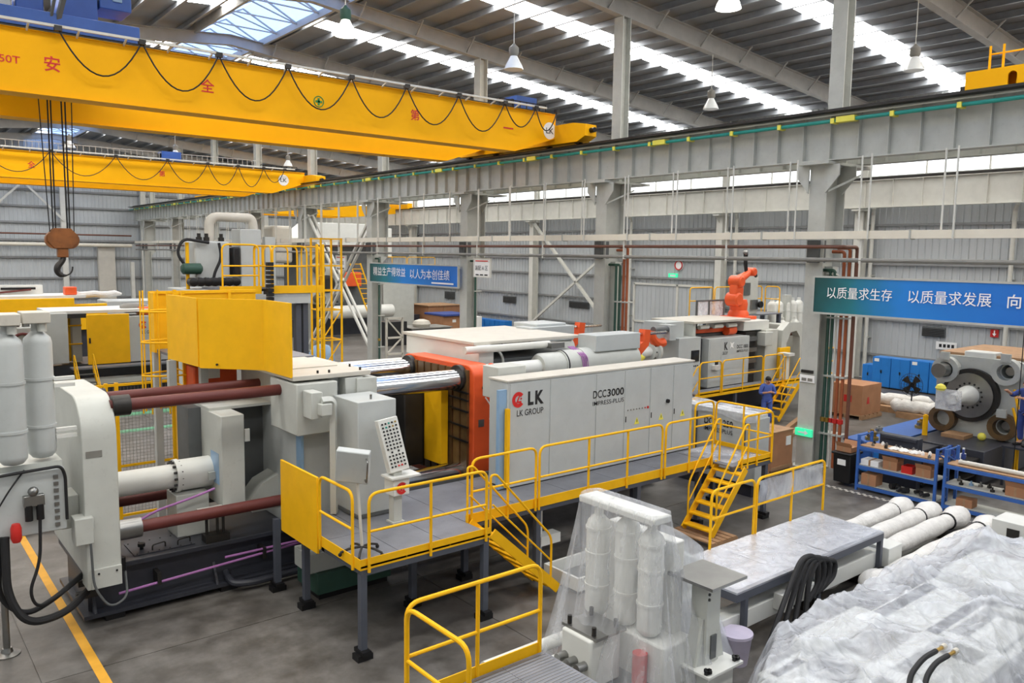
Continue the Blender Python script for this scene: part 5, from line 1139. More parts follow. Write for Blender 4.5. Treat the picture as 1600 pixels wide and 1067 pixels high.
# wheelie bin
t = thing('wheelie_bin', 'black wheeled rubbish bin with a white label beside the shelf rack', 'bin', (19.65, 10.3, 0))
MB().prism([(19.44, .08), (19.86, .08), (19.92, .82), (19.38, .82)], 'y', 10.08, 10.54).build('body', 'black', t, bevel=.02); MB().box(19.34, 19.97, 10.04, 10.58, .82, .88).build('lid', 'black', t, bevel=.02)
MB().box(19.385, 19.4, 10.2, 10.42, .55, .7).build('label', 'white', t)
for y in (10.12, 10.5): MB().cyl((19.85, y-.03, .09), (19.85, y+.03, .09), .09, n=14).build('wheel', 'rubber', t)
carton('cardboard_box', 'opened cardboard box lying on the lid of the black bin', 19.45, 19.8, 10.1, 10.5, .89, 1.02, flaps=True)
# crates at the column
t = thing('wooden_crate', 'tall brown crate with a white label beside the nearest column', 'crate', (19.5, 12.4, 0))
MB().box(18.95, 19.95, 12.05, 12.75, .06, 1.1).build('body', 'carton', t, bevel=.006); MB().box(18.93, 19.97, 12.03, 12.77, 1.1, 1.13).build('lid', 'wood', t)
for y in (12.04, 12.75): MB().box(18.94, 19.96, y-.01, y+.01, .06, .16).build('batten', 'wood', t)
MB().box(19.6, 19.82, 12.03, 12.05, .7, .95).build('label', 'white', t); MB().box(18.94, 19.96, 12.1, 12.7, 0, .06).build('skid', 'wood', t)
t = thing('wooden_crate', 'large brown carton with printed mark on a wooden pallet beyond the bench', 'crate', (28.8, 14.9, 0))
MB().box(28.1, 29.5, 14.3, 15.5, .16, 1.25).build('body', 'carton', t, bevel=.01)
for k in range(5): MB().box(28.05+.3*k, 28.27+.3*k, 14.25, 15.55, .12, .16).build('plank', 'wood', t)
for y in (14.3, 14.9, 15.5): MB().box(28.05, 29.55, y-.05, y+.05, 0, .12).build('bearer', 'wood', t)
MB().prism([(28.45, .55), (28.65, .55), (28.6, .8), (28.5, .8)], 'y', 14.295, 14.3).build('printed_mark', 'red', t); MB().box(28.095, 28.1, 14.7, 15.0, .6, .85).build('printed_mark', 'red', t)
t = thing('lumber', 'long brown timber lying on the floor behind the column', 'timber', (25, 15.3, 0))
for k in range(2): MB().bar((21.5, 13.9-.35*k, .06), (27.0, 15.9-.35*k, .06), .16, .12).build('beam', 'wood', t)
# ---- blue bench with parts on it
t = thing('blue_bench', 'long blue workbench behind the shelf racks', 'bench', (24, 10.8, 0))
MB().box(20.9, 29.0, 10.05, 11.1, .86, .92).build('top', 'rackblue', t)
for k in range(9): d = MB().box(20.95+.89*k, 21.8+.89*k, 10.07, 11.08, .1, .84).build('cabinet_unit', 'blue', t, bevel=.01); MB().box(21.3+.89*k, 21.45+.89*k, 10.05, 10.07, .6, .63).build('handle', 'metal', d); MB().box(20.945, 20.95, 10.25, 10.95, .3, .7).build('end_mark', 'rackblue', d) if k == 0 else None
MB().box(20.9, 29, 10.05, 11.1, 0, .1).build('plinth', 'black', t)
for k, (x, y, s_) in enumerate(((21.3, 10.5, .16), (22.3, 10.8, .12), (24.0, 10.4, .15), (25.6, 10.6, .17), (26.8, 10.5, .14))):
    tt = thing('machine_part', ('first brass coloured part on the blue bench, nearest the rack', 'second part along the blue bench', 'third part along the blue bench', 'fourth part along the blue bench', 'part at the far end of the blue bench')[k], 'part', (x, y, .92), 'machine parts on the blue bench')
    MB().lathe((x, y, .92), (0, 0, 1), [(0, s_*1.1), (s_*.5, s_*1.1), (s_*.5, s_*.7), (s_*1.4, s_*.7), (s_*1.4, s_*.3), (s_*1.8, s_*.3)], 16).build('housing', 'brass' if k % 2 == 0 else 'greypipe', tt); MB().cyl((x-s_*1.3, y, .92+s_*.9), (x+s_*1.3, y, .92+s_*.9), s_*.3, n=10).build('spindle', 'metal', tt)
for x in (23.0, 25.0):
    tt = thing('yellow_bollard', 'yellow post %s beyond the blue bench' % ('nearer the column' if x < 24 else 'nearer the big platen'), 'bollard', (x, 9.85, 0)); MB().cyl((x, 9.85, 0), (x, 9.85, 1.5), .07, n=14).build('post', 'yellow', tt); MB().cyl((x, 9.85, 1.5), (x, 9.85, 1.53), .05, n=14).build('cap', 'yellow', tt)
# ---- dark bed segments between bench and rack
t = thing('bed_segment', 'dark grey machine bed plate standing behind the first shelf rack', 'machine part', (21, 9.7, 0))
MB().box(20.6, 20.85, 8.95, 9.95, 0, 1.3).build('side_plate', 'bed', t, bevel=.015); MB().box(20.85, 22.3, 9.1, 9.8, .1, .9).build('body', 'bed', t, bevel=.015); MB().box(20.56, 20.6, 9.0, 9.9, 1.2, 1.28).build('flange', 'bed', t)
t = thing('parts_trolley', 'dark trolley piled with small metal parts in front of the big platen', 'trolley', (21.6, 8.6, 0))
MB().box(20.9, 22.2, 8.1, 9.0, .7, .76).build('top', 'darkmetal', t); MB().box(20.95, 22.15, 8.15, 8.95, .3, .34).build('lower_shelf', 'darkmetal', t)
for x in (20.95, 22.15):
    for y in (8.15, 8.95): MB().box(x-.03, x+.03, y-.03, y+.03, .1, .7).build('leg', 'darkmetal', t); MB().cyl((x, y-.02, .06), (x, y+.02, .06), .06, n=12).build('wheel', 'rubber', t)
for k in range(12):
    x, y = 21.0+.1*k, rnd.uniform(8.2, 8.9); o = MB().box(x-.06, x+.05, y-.05, y+.05, .76, .8+rnd.uniform(.02, .14)).cyl((x, y, .8), (x, y, 1.0), .03, n=8).build('metal_part', rnd.choice(('metal', 'white', 'cloth2', 'darkmetal'))); tag(o, 'small metal part in the heap on the dark trolley', 'part', 'parts heaped on the trolley')
# ---- big platen assembly
BP = thing('platen_assembly', 'large grey machine platen with four corner bores and a central shaft', 'machine', (24.5, 8.95, 0))
out = rrect(7.72, 10.05, .95, 3.15, .32, 5); holes = [circle(y, z, .19, 20) for y, z in ((8.2, 2.85), (8.2, 1.35))]
MB().plate_holes(out, holes, 'x', 24.0, 24.5).build('platen', 'paint', BP)
for y, z in ((9.75, 2.75), (8.2, 2.85), (8.2, 1.35), (9.75, 1.35)):
    a = MB()
    n = 24
    for (r0, r1, xa, xb) in ((.22, .36, 23.75, 24.02),):
        for k in range(n):
            c0, s0, c1, s1 = math.cos(2*PI*k/n), math.sin(2*PI*k/n), math.cos(2*PI*(k+1)/n), math.sin(2*PI*(k+1)/n)
            a.quad((xa, y+r0*c0, z+r0*s0), (xa, y+r0*c1, z+r0*s1), (xa, y+r1*c1, z+r1*s1), (xa, y+r1*c0, z+r1*s0)); a.quad((xa, y+r1*c0, z+r1*s0), (xa, y+r1*c1, z+r1*s1), (xb, y+r1*c1, z+r1*s1), (xb, y+r1*c0, z+r1*s0)); a.quad((xa, y+r0*c0, z+r0*s0), (xa, y+r0*c1, z+r0*s1), (xb+.4, y+r0*c1, z+r0*s1), (xb+.4, y+r0*c0, z+r0*s0))
    bs = a.build('corner_boss', 'paint' if z > 2 else 'greasy', BP, fix=False, smooth=30)
    MB().box(23.68, 23.76, y-.12, y+.12, z+.28, z+.5).build('clamp_block', 'paint', bs)
    MB().cyl((24.1, y, z), (24.6, y, z), .12, n=14).build('bar_end', 'metal', bs)
MB().cyl((23.35, 9.75, 2.75), (24.3, 9.75, 2.75), .2, n=24).build('tie_bar_stub', 'metal', BP)
MB().lathe((23.85, 9.08, 2.1), (1, 0, 0), [(0, .74), (.2, .74)], 40).build('outer_ring', 'darkmetal', BP)
fl_ = MB().lathe((23.78, 9.08, 2.1), (1, 0, 0), [(0, .62), (.08, .62)], 40).build('flange', 'metal', BP)
for k in range(16): MB().cyl((23.77, 9.08+.34*math.cos(2*PI*k/16), 2.1+.34*math.sin(2*PI*k/16)), (23.78, 9.08+.34*math.cos(2*PI*k/16), 2.1+.34*math.sin(2*PI*k/16)), .03, n=8).build('bolt_hole', 'black', fl_)
MB().lathe((22.7, 9.08, 2.1), (1, 0, 0), [(0, .14), (.6, .16), (.85, .26), (1.08, .28)], 24).build('shaft', 'paint_white', BP)
MB().box(22.35, 22.75, 8.85, 9.35, 1.85, 2.35).build('shaft_cover', 'film_flat', BP)
MB().lathe((22.5, 9.3, 2.3), (0, 0, 1), [(0, .06), (.1, .14), (.18, .1), (.22, .02)], 12).build('cover_knot', 'label', BP)
MB().box(24.5, 27.5, 7.9, 9.9, 1.0, 3.0).build('housing', 'paint', BP, bevel=.04)
MB().box(24.2, 27.3, 7.6, 10.1, 3.15, 3.22).build('top_board', 'wood', BP)
MB().box(24.1, 24.6, 8.6, 9.4, 3.1, 3.3).build('top_block', 'paint_white', BP, bevel=.03)
MB().box(22.2, 28, 8.0, 9.9, .1, .95).build('bed', 'bed', BP, bevel=.02); MB().box(22.4, 27.8, 8.05, 9.85, 0, .1).build('bed_feet', 'black', BP)
MB().box(23.2, 23.8, 8.9, 9.5, .95, 1.05).build('tray', 'wood', BP); MB().sphere((23.6, 8.6, 1.05), .11, 6).build('yellow_cap', 'label', BP)
for p_ in ([(23.9, 8.0, 2.4), (23.7, 7.75, 1.7), (23.6, 7.7, .3)], [(23.9, 8.0, 1.9), (23.66, 7.72, 1.3), (23.5, 7.75, .2)]): MB().tube(fillet(p_, .3), .035, 8).build('yellow_hose', 'yellow', BP)
MB().cyl((22.9, 7.55, 0), (22.9, 7.55, 5.5), .012, n=6).build('guide_cable', 'black', BP)
# ---- blue tool cabinets by the wall
for k, (y0, y1, x0, h, lab) in enumerate(((17.95, 18.5, 36.2, .98, 'small blue cabinet at the left end of the cabinet row by the wall'), (17.1, 17.93, 36.0, 1.4, 'tall blue cabinet next to the small one by the wall'), (16.25, 17.08, 36.0, 1.4, 'third blue cabinet of the row by the wall'), (15.42, 16.23, 36.0, 1.42, 'fourth blue cabinet of the row, behind the fan'), (14.6, 15.4, 36.0, 1.42, 'last blue cabinet of the row, beside the big platen'))):
    t = thing('tool_cabinet', lab, 'cabinet', (x0+.3, (y0+y1)/2, 0), 'blue cabinets by the wall'); MB().box(x0, x0+.7, y0, y1, .06, h).build('body', 'blue', t, bevel=.01); MB().box(x0+.02, x0+.68, y0+.02, y1-.02, 0, .06).build('plinth', 'black', t)
    ym = (y0+y1)/2
    for a, b_ in ((y0+.02, ym-.005), (ym+.005, y1-.02)): d = MB().box(x0-.012, x0, a, b_, .1, h-.03).build('door', 'blue', t, bevel=.004); MB().box(x0-.03, x0-.012, (b_ if a < ym-.1 else a)-.03, (b_ if a < ym-.1 else a)+.03, h*.5, h*.5+.12).build('handle', 'metal', d)
    if k in (1, 3): MB().box(x0-.016, x0-.012, y1-.3, y1-.08, h-.2, h-.06).build('label', 'white', t)
t = thing('workshop_sign', 'small white sign with dark lettering above the blue cabinets', 'sign', (38.4, 15.9, 1.8)); MB().box(XW-.12, XW-.08, 15.4, 16.3, 1.75, 2.1).build('panel', 'white', t)
for k in range(4): MB().box(XW-.125, XW-.12, 15.5+.18*k, 15.62+.18*k, 1.85, 2.0).build('print', 'textblack', t)
# standing fan
t = thing('pedestal_fan', 'black pedestal fan standing in front of the blue cabinets', 'fan', (30, 13.4, 0))
MB().lathe((30, 13.4, 0), (0, 0, 1), [(0, .26), (.03, .26), (.06, .05)], 20).build('base', 'black', t); MB().cyl((30, 13.4, .05), (30, 13.4, 1.0), .025, n=10).build('pole', 'black', t)
cg = MB()
for r in (.12, .22, .32, .42): cg.tube([(29.9-(.1 if r < .4 else 0), 13.4+r*math.cos(2*PI*k/24), 1.25+r*math.sin(2*PI*k/24)) for k in range(24)], .008, 5, closed=True)
for k in range(16): cg.bar((29.8, 13.4, 1.25), (29.9, 13.4+.42*math.cos(2*PI*k/16), 1.25+.42*math.sin(2*PI*k/16)), .008)
cg.build('cage', 'black', t)
for k in range(4):
    a = PI/2*k+.3; b_ = MB().prism([(13.4, 1.25)]+[(13.4+.36*math.cos(a+q*.2), 1.25+.36*math.sin(a+q*.2)) for q in range(5)], 'x', 29.93, 29.945).build('blade', 'darkmetal', t)
MB().cyl((29.95, 13.4, 1.25), (30.12, 13.4, 1.25), .09, n=14).build('motor', 'black', t)
for k, (xa, ya, xb, yb, lab) in enumerate(((30.6, 16.2, 31.4, 13.2, 'white wrapped long parts on the floor behind the big carton'), (29.9, 14.1, 30.2, 12.4, 'white wrapped shorter part on the floor beside the fan'))):
    o = MB().tube([(xa+(xb-xa)*q/14, ya+(yb-ya)*q/14, .42+.03*math.sin(q*1.7)) for q in range(15)], [.1]+[.24+.03*math.sin(2.3*q) for q in range(13)]+[.1], 12).build('wrapped_part', 'wrap', smooth=60); tag(o, lab, 'wrapped part')
    MB().box(xa-.2, xb+.2, min(ya, yb)+.3, max(ya, yb)-.3, 0, .22).build('pallet', 'wood', o)

# ================================================================== PEOPLE
def person(label, loc, rotz, pose, top='cloth', low='cloth2'):
    """one continuous skinned figure; clothes and hair as children"""
    t = thing('person', label, 'person', loc)
    def skin(name, pts, edges, rad, m_, parent, sub=2):
        me = bpy.data.meshes.new(name); me.from_pydata(pts, edges, []); o = bpy.data.objects.new(name, me); C.objects.link(o); o.parent = parent; ORG[o.name] = ORG[parent.name]
        sm = o.modifiers.new('skin', 'SKIN'); sm.use_smooth_shade = True
        for i, r in enumerate(rad): me.skin_vertices[0].data[i].radius = r if isinstance(r, tuple) else (r, r)
        me.skin_vertices[0].data[0].use_root = True
        s_ = o.modifiers.new('sub', 'SUBSURF'); s_.levels = sub; s_.render_levels = sub; me.materials.append(MATS[m_]); return o
    L, R_ = pose['lhand'], pose['rhand']; le, re = pose['lelbow'], pose['relbow']; hd = pose.get('head', (0, -.03, 1.6))
    P = [(0, 0, .95), (0, .01, 1.12), (0, .02, 1.3), (0, .01, 1.43), (0, -.01, 1.5), hd, (hd[0], hd[1]-.01, hd[2]+.1),
         (-.19, .01, 1.41), le, L, (.19, .01, 1.41), re, R_, (-.1, 0, .88), (-.12, -.02, .5), (-.12, .03, .1), (-.13, -.1, .04), (.1, 0, .88), (.12, -.02, .5), (.12, .03, .1), (.13, -.1, .04)]
    E_ = [(0, 1), (1, 2), (2, 3), (3, 4), (4, 5), (5, 6), (3, 7), (7, 8), (8, 9), (3, 10), (10, 11), (11, 12), (0, 13), (13, 14), (14, 15), (15, 16), (0, 17), (17, 18), (18, 19), (19, 20)]
    rad = [(.15, .11), (.14, .1), (.16, .11), (.1, .08), .055, (.085, .1), (.07, .085), .065, .048, .034, .065, .048, .034, .09, .065, .045, .045, .09, .065, .045, .045]
    skin('body', P, E_, rad, 'skin', t)
    # jacket over torso and arms, trousers over legs (slightly larger)
    q = lambda a, b, s_: tuple(a[i]+(b[i]-a[i])*s_ for i in range(3))
    J = [(0, 0, .8), (0, .01, 1.08), (0, .02, 1.3), (0, .01, 1.44), P[7], le, q(le, L, pose.get('sleeve', .45)), P[10], re, q(re, R_, pose.get('sleeve', .45))]
    skin('jacket', J, [(0, 1), (1, 2), (2, 3), (3, 4), (4, 5), (5, 6), (3, 7), (7, 8), (8, 9)], [(.2, .15), (.185, .135), (.195, .135), (.1, .09), .085, .065, .055, .085, .065, .055], top, t)
    T_ = [(0, 0, 1.02), P[13], P[14], (-.12, .02, .12), P[17], P[18], (.12, .02, .12)]
    skin('trousers', T_, [(0, 1), (1, 2), (2, 3), (0, 4), (4, 5), (5, 6)], [(.165, .12), .105, .085, .07, .105, .085, .07], low, t)
    hx, hy, hz = Vector(loc)+Vector(hd); bm = MB()
    bm.grid(lambda u, v: (hx+.098*math.cos(2*PI*u)*math.sin(PI*.56*v+.001), hy+.03+.112*math.sin(2*PI*u)*math.sin(PI*.56*v+.001), hz+.06+.12*math.cos(PI*.56*v)), 20, 8).build('hair', 'hair', t, fix=False, smooth=80)
    MB().lathe((hx, hy-.1, hz+.0), (0, -1, -.2), [(0, .022), (.03, .012), (.035, .003)], 8).build('nose', 'skin', t)
    for s_ in (-1, 1):
        MB().sphere((hx+s_*.035, hy-.092, hz+.035), .011, 5).build('eye', 'black', t); MB().sphere((hx+s_*.095, hy, hz+.02), .025, 5).build('ear', 'skin', t)
        h = Vector(loc)+Vector(L if s_ < 0 else R_); e = Vector(loc)+Vector(le if s_ < 0 else re); d = (h-e).normalized(); sd = d.cross(V(0, 0, 1)).normalized()
        MB().tube([h-d*.01, h+d*.04, h+d*.085], [.028, .04, .034], 8).build('palm', 'skin', t)
        for k in range(4): MB().tube([h+d*.08+sd*(.027-.018*k), h+d*(.125+.01*(k in (1, 2)))+sd*(.027-.018*k)-V(0, 0, .01), h+d*(.145+.012*(k in (1, 2)))+sd*(.024-.016*k)-V(0, 0, .035)], [.01, .009, .007], 6).build('finger', 'skin', t)
        MB().tube([h+d*.03+sd*.03, h+d*.06+sd*.055, h+d*.09+sd*.058], [.011, .01, .008], 6).build('thumb', 'skin', t)
        x, y, z = Vector(loc)+V(s_*.13, -.08, 0); MB().box(x-.05, x+.05, y-.13, y+.13, 0+loc[2], .08+loc[2]).build('shoe', 'black', t, bevel=.03)
    MB().box(hx-.025, hx+.025, hy-.1, hy-.094, hz-.045, hz-.035).build('mouth', 'redplastic', t)
    t.rotation_euler = (0, 0, rotz); return t
person('person in blue work clothes with hands together by the far yellow stairs', (24.3, 15.75, 0), math.radians(-35), dict(lelbow=(-.27, -.02, 1.15), lhand=(-.07, -.24, 1.22), relbow=(.27, -.02, 1.15), rhand=(.05, -.26, 1.24), head=(0, -.07, 1.58)), sleeve_ if False else 'cloth', 'cloth')
person('person in dark blue overalls reaching to the platen at the picture edge', (23.35, 7.5, 1.05), math.radians(-110), dict(lelbow=(-.26, -.2, 1.3), lhand=(-.2, -.45, 1.42), relbow=(.26, -.16, 1.25), rhand=(.16, -.42, 1.3), head=(0, -.05, 1.6)), 'cloth2', 'cloth2')
t = thing('step_stand', 'dark grey work stand under the person at the platen', 'stand', (23.4, 7.4, 0))
MB().box(22.9, 23.9, 6.9, 7.85, 1.0, 1.05).build('deck', 'bed', t)
for x in (22.95, 23.85):
    for y in (6.95, 7.8): MB().box(x-.03, x+.03, y-.03, y+.03, 0, 1.0).build('leg', 'bed', t)
MB().box(22.88, 22.9, 6.95, 7.8, .4, .46).build('brace', 'bed', t)
# ================================================================== SECOND MACHINE WITH ROBOT (beyond the main one)
M18 = thing('die_casting_machine', 'smaller grey die casting machine lettered DCC 1800 behind the main machine', 'machine', (23.5, 18, 0))
MB().box(19.5, 29.0, 17.9, 19.3, .12, 1.15).build('bed', 'bed', M18); MB().box(19.6, 28.9, 18.0, 19.2, 0, .12).build('bed_feet', 'black', M18)
ca = MB().box(22.6, 24.95, 17.0, 17.6, 1.32, 3.02).build('front_cabinet', 'paint_cool', M18, bevel=.012)
for a, b_ in ((22.65, 23.25), (23.28, 24.9)): MB().box(a, b_, 16.99, 17.0, 1.42, 2.97).build('cabinet_panel', 'paint_cool', ca, bevel=.004)
MB().box(22.95, 23.1, 16.96, 16.99, 2.1, 2.2).build('bracket', 'black', ca); MB().box(22.8, 23.1, 16.85, 17.0, 1.95, 2.1).build('film_lump', 'wrap', ca)
text('lettering', 'K', (23.55, 16.985, 2.72), xd, zd, .28, 'textblack', ca, width=.2, bold=.03); text('lettering', 'GROUP', (23.5, 16.985, 2.48), xd, zd, .11, 'textblack', ca, width=.3, bold=.01)
text('lettering', 'DCC 1800', (24.52, 16.985, 2.66), xd, zd, .13, 'textblack', ca, width=.66, bold=.014); text('lettering', 'IMPRESS-PLUS', (24.52, 16.985, 2.5), xd, zd, .09, 'textblack', ca, width=.66, bold=.002)
MB().prism([(23.78, 2.6), (23.86, 2.68), (24.0, 2.62), (23.94, 2.73), (24.02, 2.84), (23.88, 2.8), (23.78, 2.86), (23.82, 2.73)], 'y', 16.985, 16.99).build('star_mark', 'white', ca)
lc = MB().box(21.0, 22.15, 17.0, 18.0, .9, 3.12).build('control_cabinet', 'paint_cool', M18, bevel=.012)
s_ = MB().box(21.65, 22.05, 16.97, 17.0, 2.3, 2.68).build('screen_frame', 'black', lc); MB().box(21.7, 22.0, 16.965, 16.97, 2.36, 2.63).build('screen', 'screen', s_)
for k in range(4): MB().cyl((21.7+.1*k, 17.0, 2.15), (21.7+.1*k, 16.97, 2.15), .02, n=8).build('button', 'black', lc)
MB().box(22.15, 22.6, 17.3, 17.35, 1.0, 3.0).build('gap_panel', 'bed', M18)
MB().box(21.2, 24.9, 17.7, 19.3, 1.15, 3.1).build('toggle_frame', 'paint_dark', M18)
MB().box(21.9, 25.1, 17.1, 19.0, 3.55, 3.63).build('cover_lid', 'paint_cream', M18, bevel=.01); MB().box(21.95, 22.1, 17.2, 18.9, 3.1, 3.55).build('cover_post', 'paint', M18)
MB().box(22.6, 24.7, 17.6, 17.9, 3.15, 3.3).build('orange_slide', 'orange', M18, bevel=.02); MB().lathe((24.2, 17.5, 3.2), (1, 0, 0), [(0, .17), (.45, .17)], 18).build('orange_drum', 'orange', M18)
for x in (22.4, 23.2, 24.0): MB().cyl((x, 17.3, 3.4), (x+.5, 17.3, 3.4), .07, n=12).build('cover_roller', 'steel_white', M18)
MB().box(20.6, 21.6, 17.3, 18.2, 3.12, 3.65).build('oil_box', 'paint_cool', M18, bevel=.015)
b = MB(); b.tube([(20.1+.45*math.cos(a), 17.05, 3.42+.4*math.sin(a)) for a in [PI+PI*.62*k/10 for k in range(11)]], .15, 10).build('orange_bracket', 'orange', M18)
MB().cyl((19.75, 17.05, 3.45), (20.4, 17.05, 3.45), .12, n=16).build('cylinder_end', 'paint_dark', M18); MB().box(20.4, 20.7, 16.9, 17.4, 3.1, 3.6).build('clevis', 'paint_cool', M18)
MB().lathe((20.0, 17.3, 2.75), (-1, -.2, 0), [(0, .42), (.12, .42), (.14, .34), (.3, .32)], 26).build('flange', 'paint', M18)
for k in range(10): MB().cyl((19.85, 17.25+.3*math.cos(2*PI*k/10), 2.75+.3*math.sin(2*PI*k/10)), (19.8, 17.24+.3*math.cos(2*PI*k/10), 2.75+.3*math.sin(2*PI*k/10)), .03, n=6).build('bolt', 'black', M18)
MB().cyl((18.4, 17.1, 2.72), (19.8, 17.2, 2.75), .17, n=16).build('shaft', 'paint_white', M18); MB().lathe((18.8, 17.1, 2.62), (.9, .1, 0), [(0, .1), (.3, .2), (.6, .12)], 12).build('film_knot', 'label', M18)
# fixed platen, injection side
MB().box(25.0, 25.6, 17.2, 19.2, 1.15, 3.1).build('moving_platen', 'darkmetal', M18)
for z in (1.6, 2.0, 2.4, 2.8): MB().box(24.98, 25.5, 17.05, 17.3, z, z+.16).build('clamp', 'metal', M18)
MB().box(26.1, 26.9, 17.1, 19.3, 1.15, 3.15).build('fixed_platen', 'paint', M18, bevel=.02); MB().box(25.7, 26.2, 16.85, 17.2, 2.6, 3.1).build('hinge_block', 'paint', M18, bevel=.02)
MB().box(25.0, 26.6, 17.3, 19.0, 3.15, 3.5).build('robot_pedestal', 'paint_white', M18, bevel=.02)
arc = [(26.95, 1.2), (27.3, 1.2), (27.35, 2.6), (27.6, 3.0), (28.0, 3.05), (28.25, 2.8), (28.4, 1.2), (28.75, 1.2), (28.65, 2.95), (28.3, 3.35), (27.5, 3.4), (27.05, 3.1)]
MB().prism(arc, 'y', 17.0, 17.3).build('injection_frame', 'paint', M18)
for y in (17.4, 19.0): MB().cyl((26.5, y, 2.9), (29.6, y, 2.9), .09, n=12).build('tie_bar', 'maroon', M18)
MB().box(28.6, 29.0, 17.2, 19.2, 1.15, 3.2).build('end_plate', 'paint', M18, bevel=.05)
# operator platform of that machine
P18 = thing('operator_platform', 'yellow railed platform along the smaller machine lettered DCC 1800', 'platform', (24, 16.7, 0))
for a in (21.3, 22.7, 24.1, 25.5, 26.9): MB().box(a, a+1.38, 16.4, 17.0, 1.26, 1.3).build('deck_plate', 'deck', P18)
kick(P18, (21.3, 16.4), (28.3, 16.4), 1.16, .2); legs(P18, ((21.4, 16.5), (23.5, 16.5), (25.6, 16.5), (28.1, 16.5)), 1.26)
guard_rail(P18, (21.35, 16.38), (22.5, 16.38), 1.25, 1.1); guard_rail(P18, (22.58, 16.38), (24.9, 16.38), 1.25, 1.1, (.5,)); guard_rail(P18, (24.98, 16.38), (26.2, 16.38), 1.25, 1.1); guard_rail(P18, (28.35, 16.4), (29.8, 16.4), 1.25, 1.1, (.5,))
MB().box(26.9, 27.6, 16.98, 17.1, 1.3, 2.45).build('yellow_panel', 'yellow', P18, bevel=.01); MB().box(28.2, 29.8, 16.4, 17.0, 1.26, 1.3).build('deck_plate', 'deck', P18); kick(P18, (28.2, 16.4), (29.8, 16.4), 1.16, .2)
MB().box(26.75, 26.95, 16.6, 16.85, 1.3, 2.2).box(26.65, 27.05, 16.45, 16.9, 2.2, 2.3).build('keypad_post', 'paint_white', P18)
stairs('platform_stairs', 'yellow stairs of the smaller machine beside the person in blue', (26.3, 15.75, 1.28), (25.05, 15.75, .1), (0, 1, 0), .62, 5)
stairs('platform_stairs', 'short yellow stair handrails behind the corner of the lettered cabinet', (21.3, 16.4, 1.28), (20.2, 16.4, .1), (0, 1, 0), .6, 5)
# accumulators beside the wall
t = thing('accumulator_unit', 'row of white accumulator bottles by the wall behind the smaller machine', 'machine', (32, 20, 0))
for k, (x, z0) in enumerate(((30.9, 2.75), (31.4, 2.75), (31.95, 2.75), (32.5, 2.55), (33.0, 2.5))): bottle(t, x, 20, z0, 3.95, .2, m_='paint_white')
for x in (31.1, 32.1): bottle(t, x, 19.6, 2.1, 3.15, .2, m_='paint_white')
MB().box(30.6, 33.2, 19.7, 20.3, 2.35, 2.5).build('tray', 'paint', t); MB().box(30.7, 33.1, 19.75, 20.25, 0, 2.35).build('cabinet', 'paint', t, bevel=.02); MB().box(31.75, 32.15, 19.85, 20.1, 3.0, 4.2).build('back_column', 'paint', t)
# robot
t = thing('industrial_robot', 'orange industrial robot arm on top of the smaller machine', 'robot', (25.9, 18.2, 3.5))
MB().box(25.35, 26.45, 17.75, 18.65, 3.5, 3.62).build('base_plate', 'orange', t, bevel=.02); MB().lathe((25.9, 18.2, 3.62), (0, 0, 1), [(0, .4), (.12, .38), (.22, .32), (.45, .34), (.62, .3)], 24).build('turret', 'orange', t)
sh_ = MB().lathe((25.55, 17.9, 4.25), (0, 1, 0), [(0, .2), (.05, .26), (.5, .26), (.55, .2)], 22).build('shoulder', 'orange', t)
MB().prism([(25.4, 4.15), (25.8, 4.1), (25.85, 4.6), (25.75, 4.95), (25.5, 5.0), (25.38, 4.7)], 'y', 17.95, 18.3).build('lower_arm', 'orange', t, bevel=.05)
MB().lathe((25.6, 17.85, 4.92), (0, 1, 0), [(0, .16), (.05, .22), (.5, .22), (.55, .16)], 20).build('elbow', 'orange', t)
MB().tube([(25.55, 18.1, 4.95), (26.0, 18.1, 5.1), (26.4, 18.1, 5.28)], [.18, .15, .12], 14).build('upper_arm', 'orange', t); MB().lathe((26.45, 17.9, 5.28), (0, 1, 0), [(0, .12), (.04, .16), (.34, .16), (.38, .12)], 16).build('wrist', 'orange', t)
MB().tube([(26.45, 18.1, 5.28), (26.7, 18.1, 5.2), (26.8, 18.1, 5.1)], [.11, .09, .06], 10).build('tool_flange', 'darkmetal', t)
for k in range(3): MB().tube(fillet([(26.1+.06*k, 18.1, 5.25), (26.0+.07*k, 18.1, 5.6), (25.98+.09*k, 18.1, 5.95)], .2), .03, 8).build('hose', 'rubber', t)
MB().sphere((26.05, 18.1, 6.0), .1, 6).build('hose_joint', 'metal', t)
RB = thing('robot_platform', 'yellow railed platform around the orange robot', 'platform', (28, 20, 3.5))
MB().box(25.4, 30.6, 19.3, 20.3, 3.45, 3.5).build('deck', 'deck', RB)
for p_, q_ in (((25.5, 20.2), (27.0, 20.2)), ((27.1, 20.2), (28.7, 20.2)), ((28.8, 20.2), (30.4, 20.2))): guard_rail(RB, p_, q_, 3.5, 1.1)
guard_rail(RB, (30.5, 20.1), (30.5, 19.4), 3.5, 1.1)
for x, y in ((25.5, 19.4), (30.5, 19.4), (25.5, 20.2), (30.5, 20.2)): MB().box(x-.07, x+.07, y-.07, y+.07, 0, 3.45).build('leg', 'leg_grey', RB)
t = thing('robot_cabinet', 'grey robot controller with hoses standing on the platform right of the robot', 'cabinet', (28.9, 19.6, 3.5)); MB().box(27.7, 28.9, 19.4, 19.9, 3.5, 5.1).build('body', 'paint', t, bevel=.02); MB().box(27.9, 28.3, 19.35, 19.4, 4.3, 4.8).box(28.4, 28.8, 19.3, 19.4, 3.7, 4.1).build('valve_block', 'metal', t); MB().lathe((28.9, 19.3, 3.9), (0, -1, 0), [(0, .14), (.1, .14)], 14).build('gauge', 'black', t)
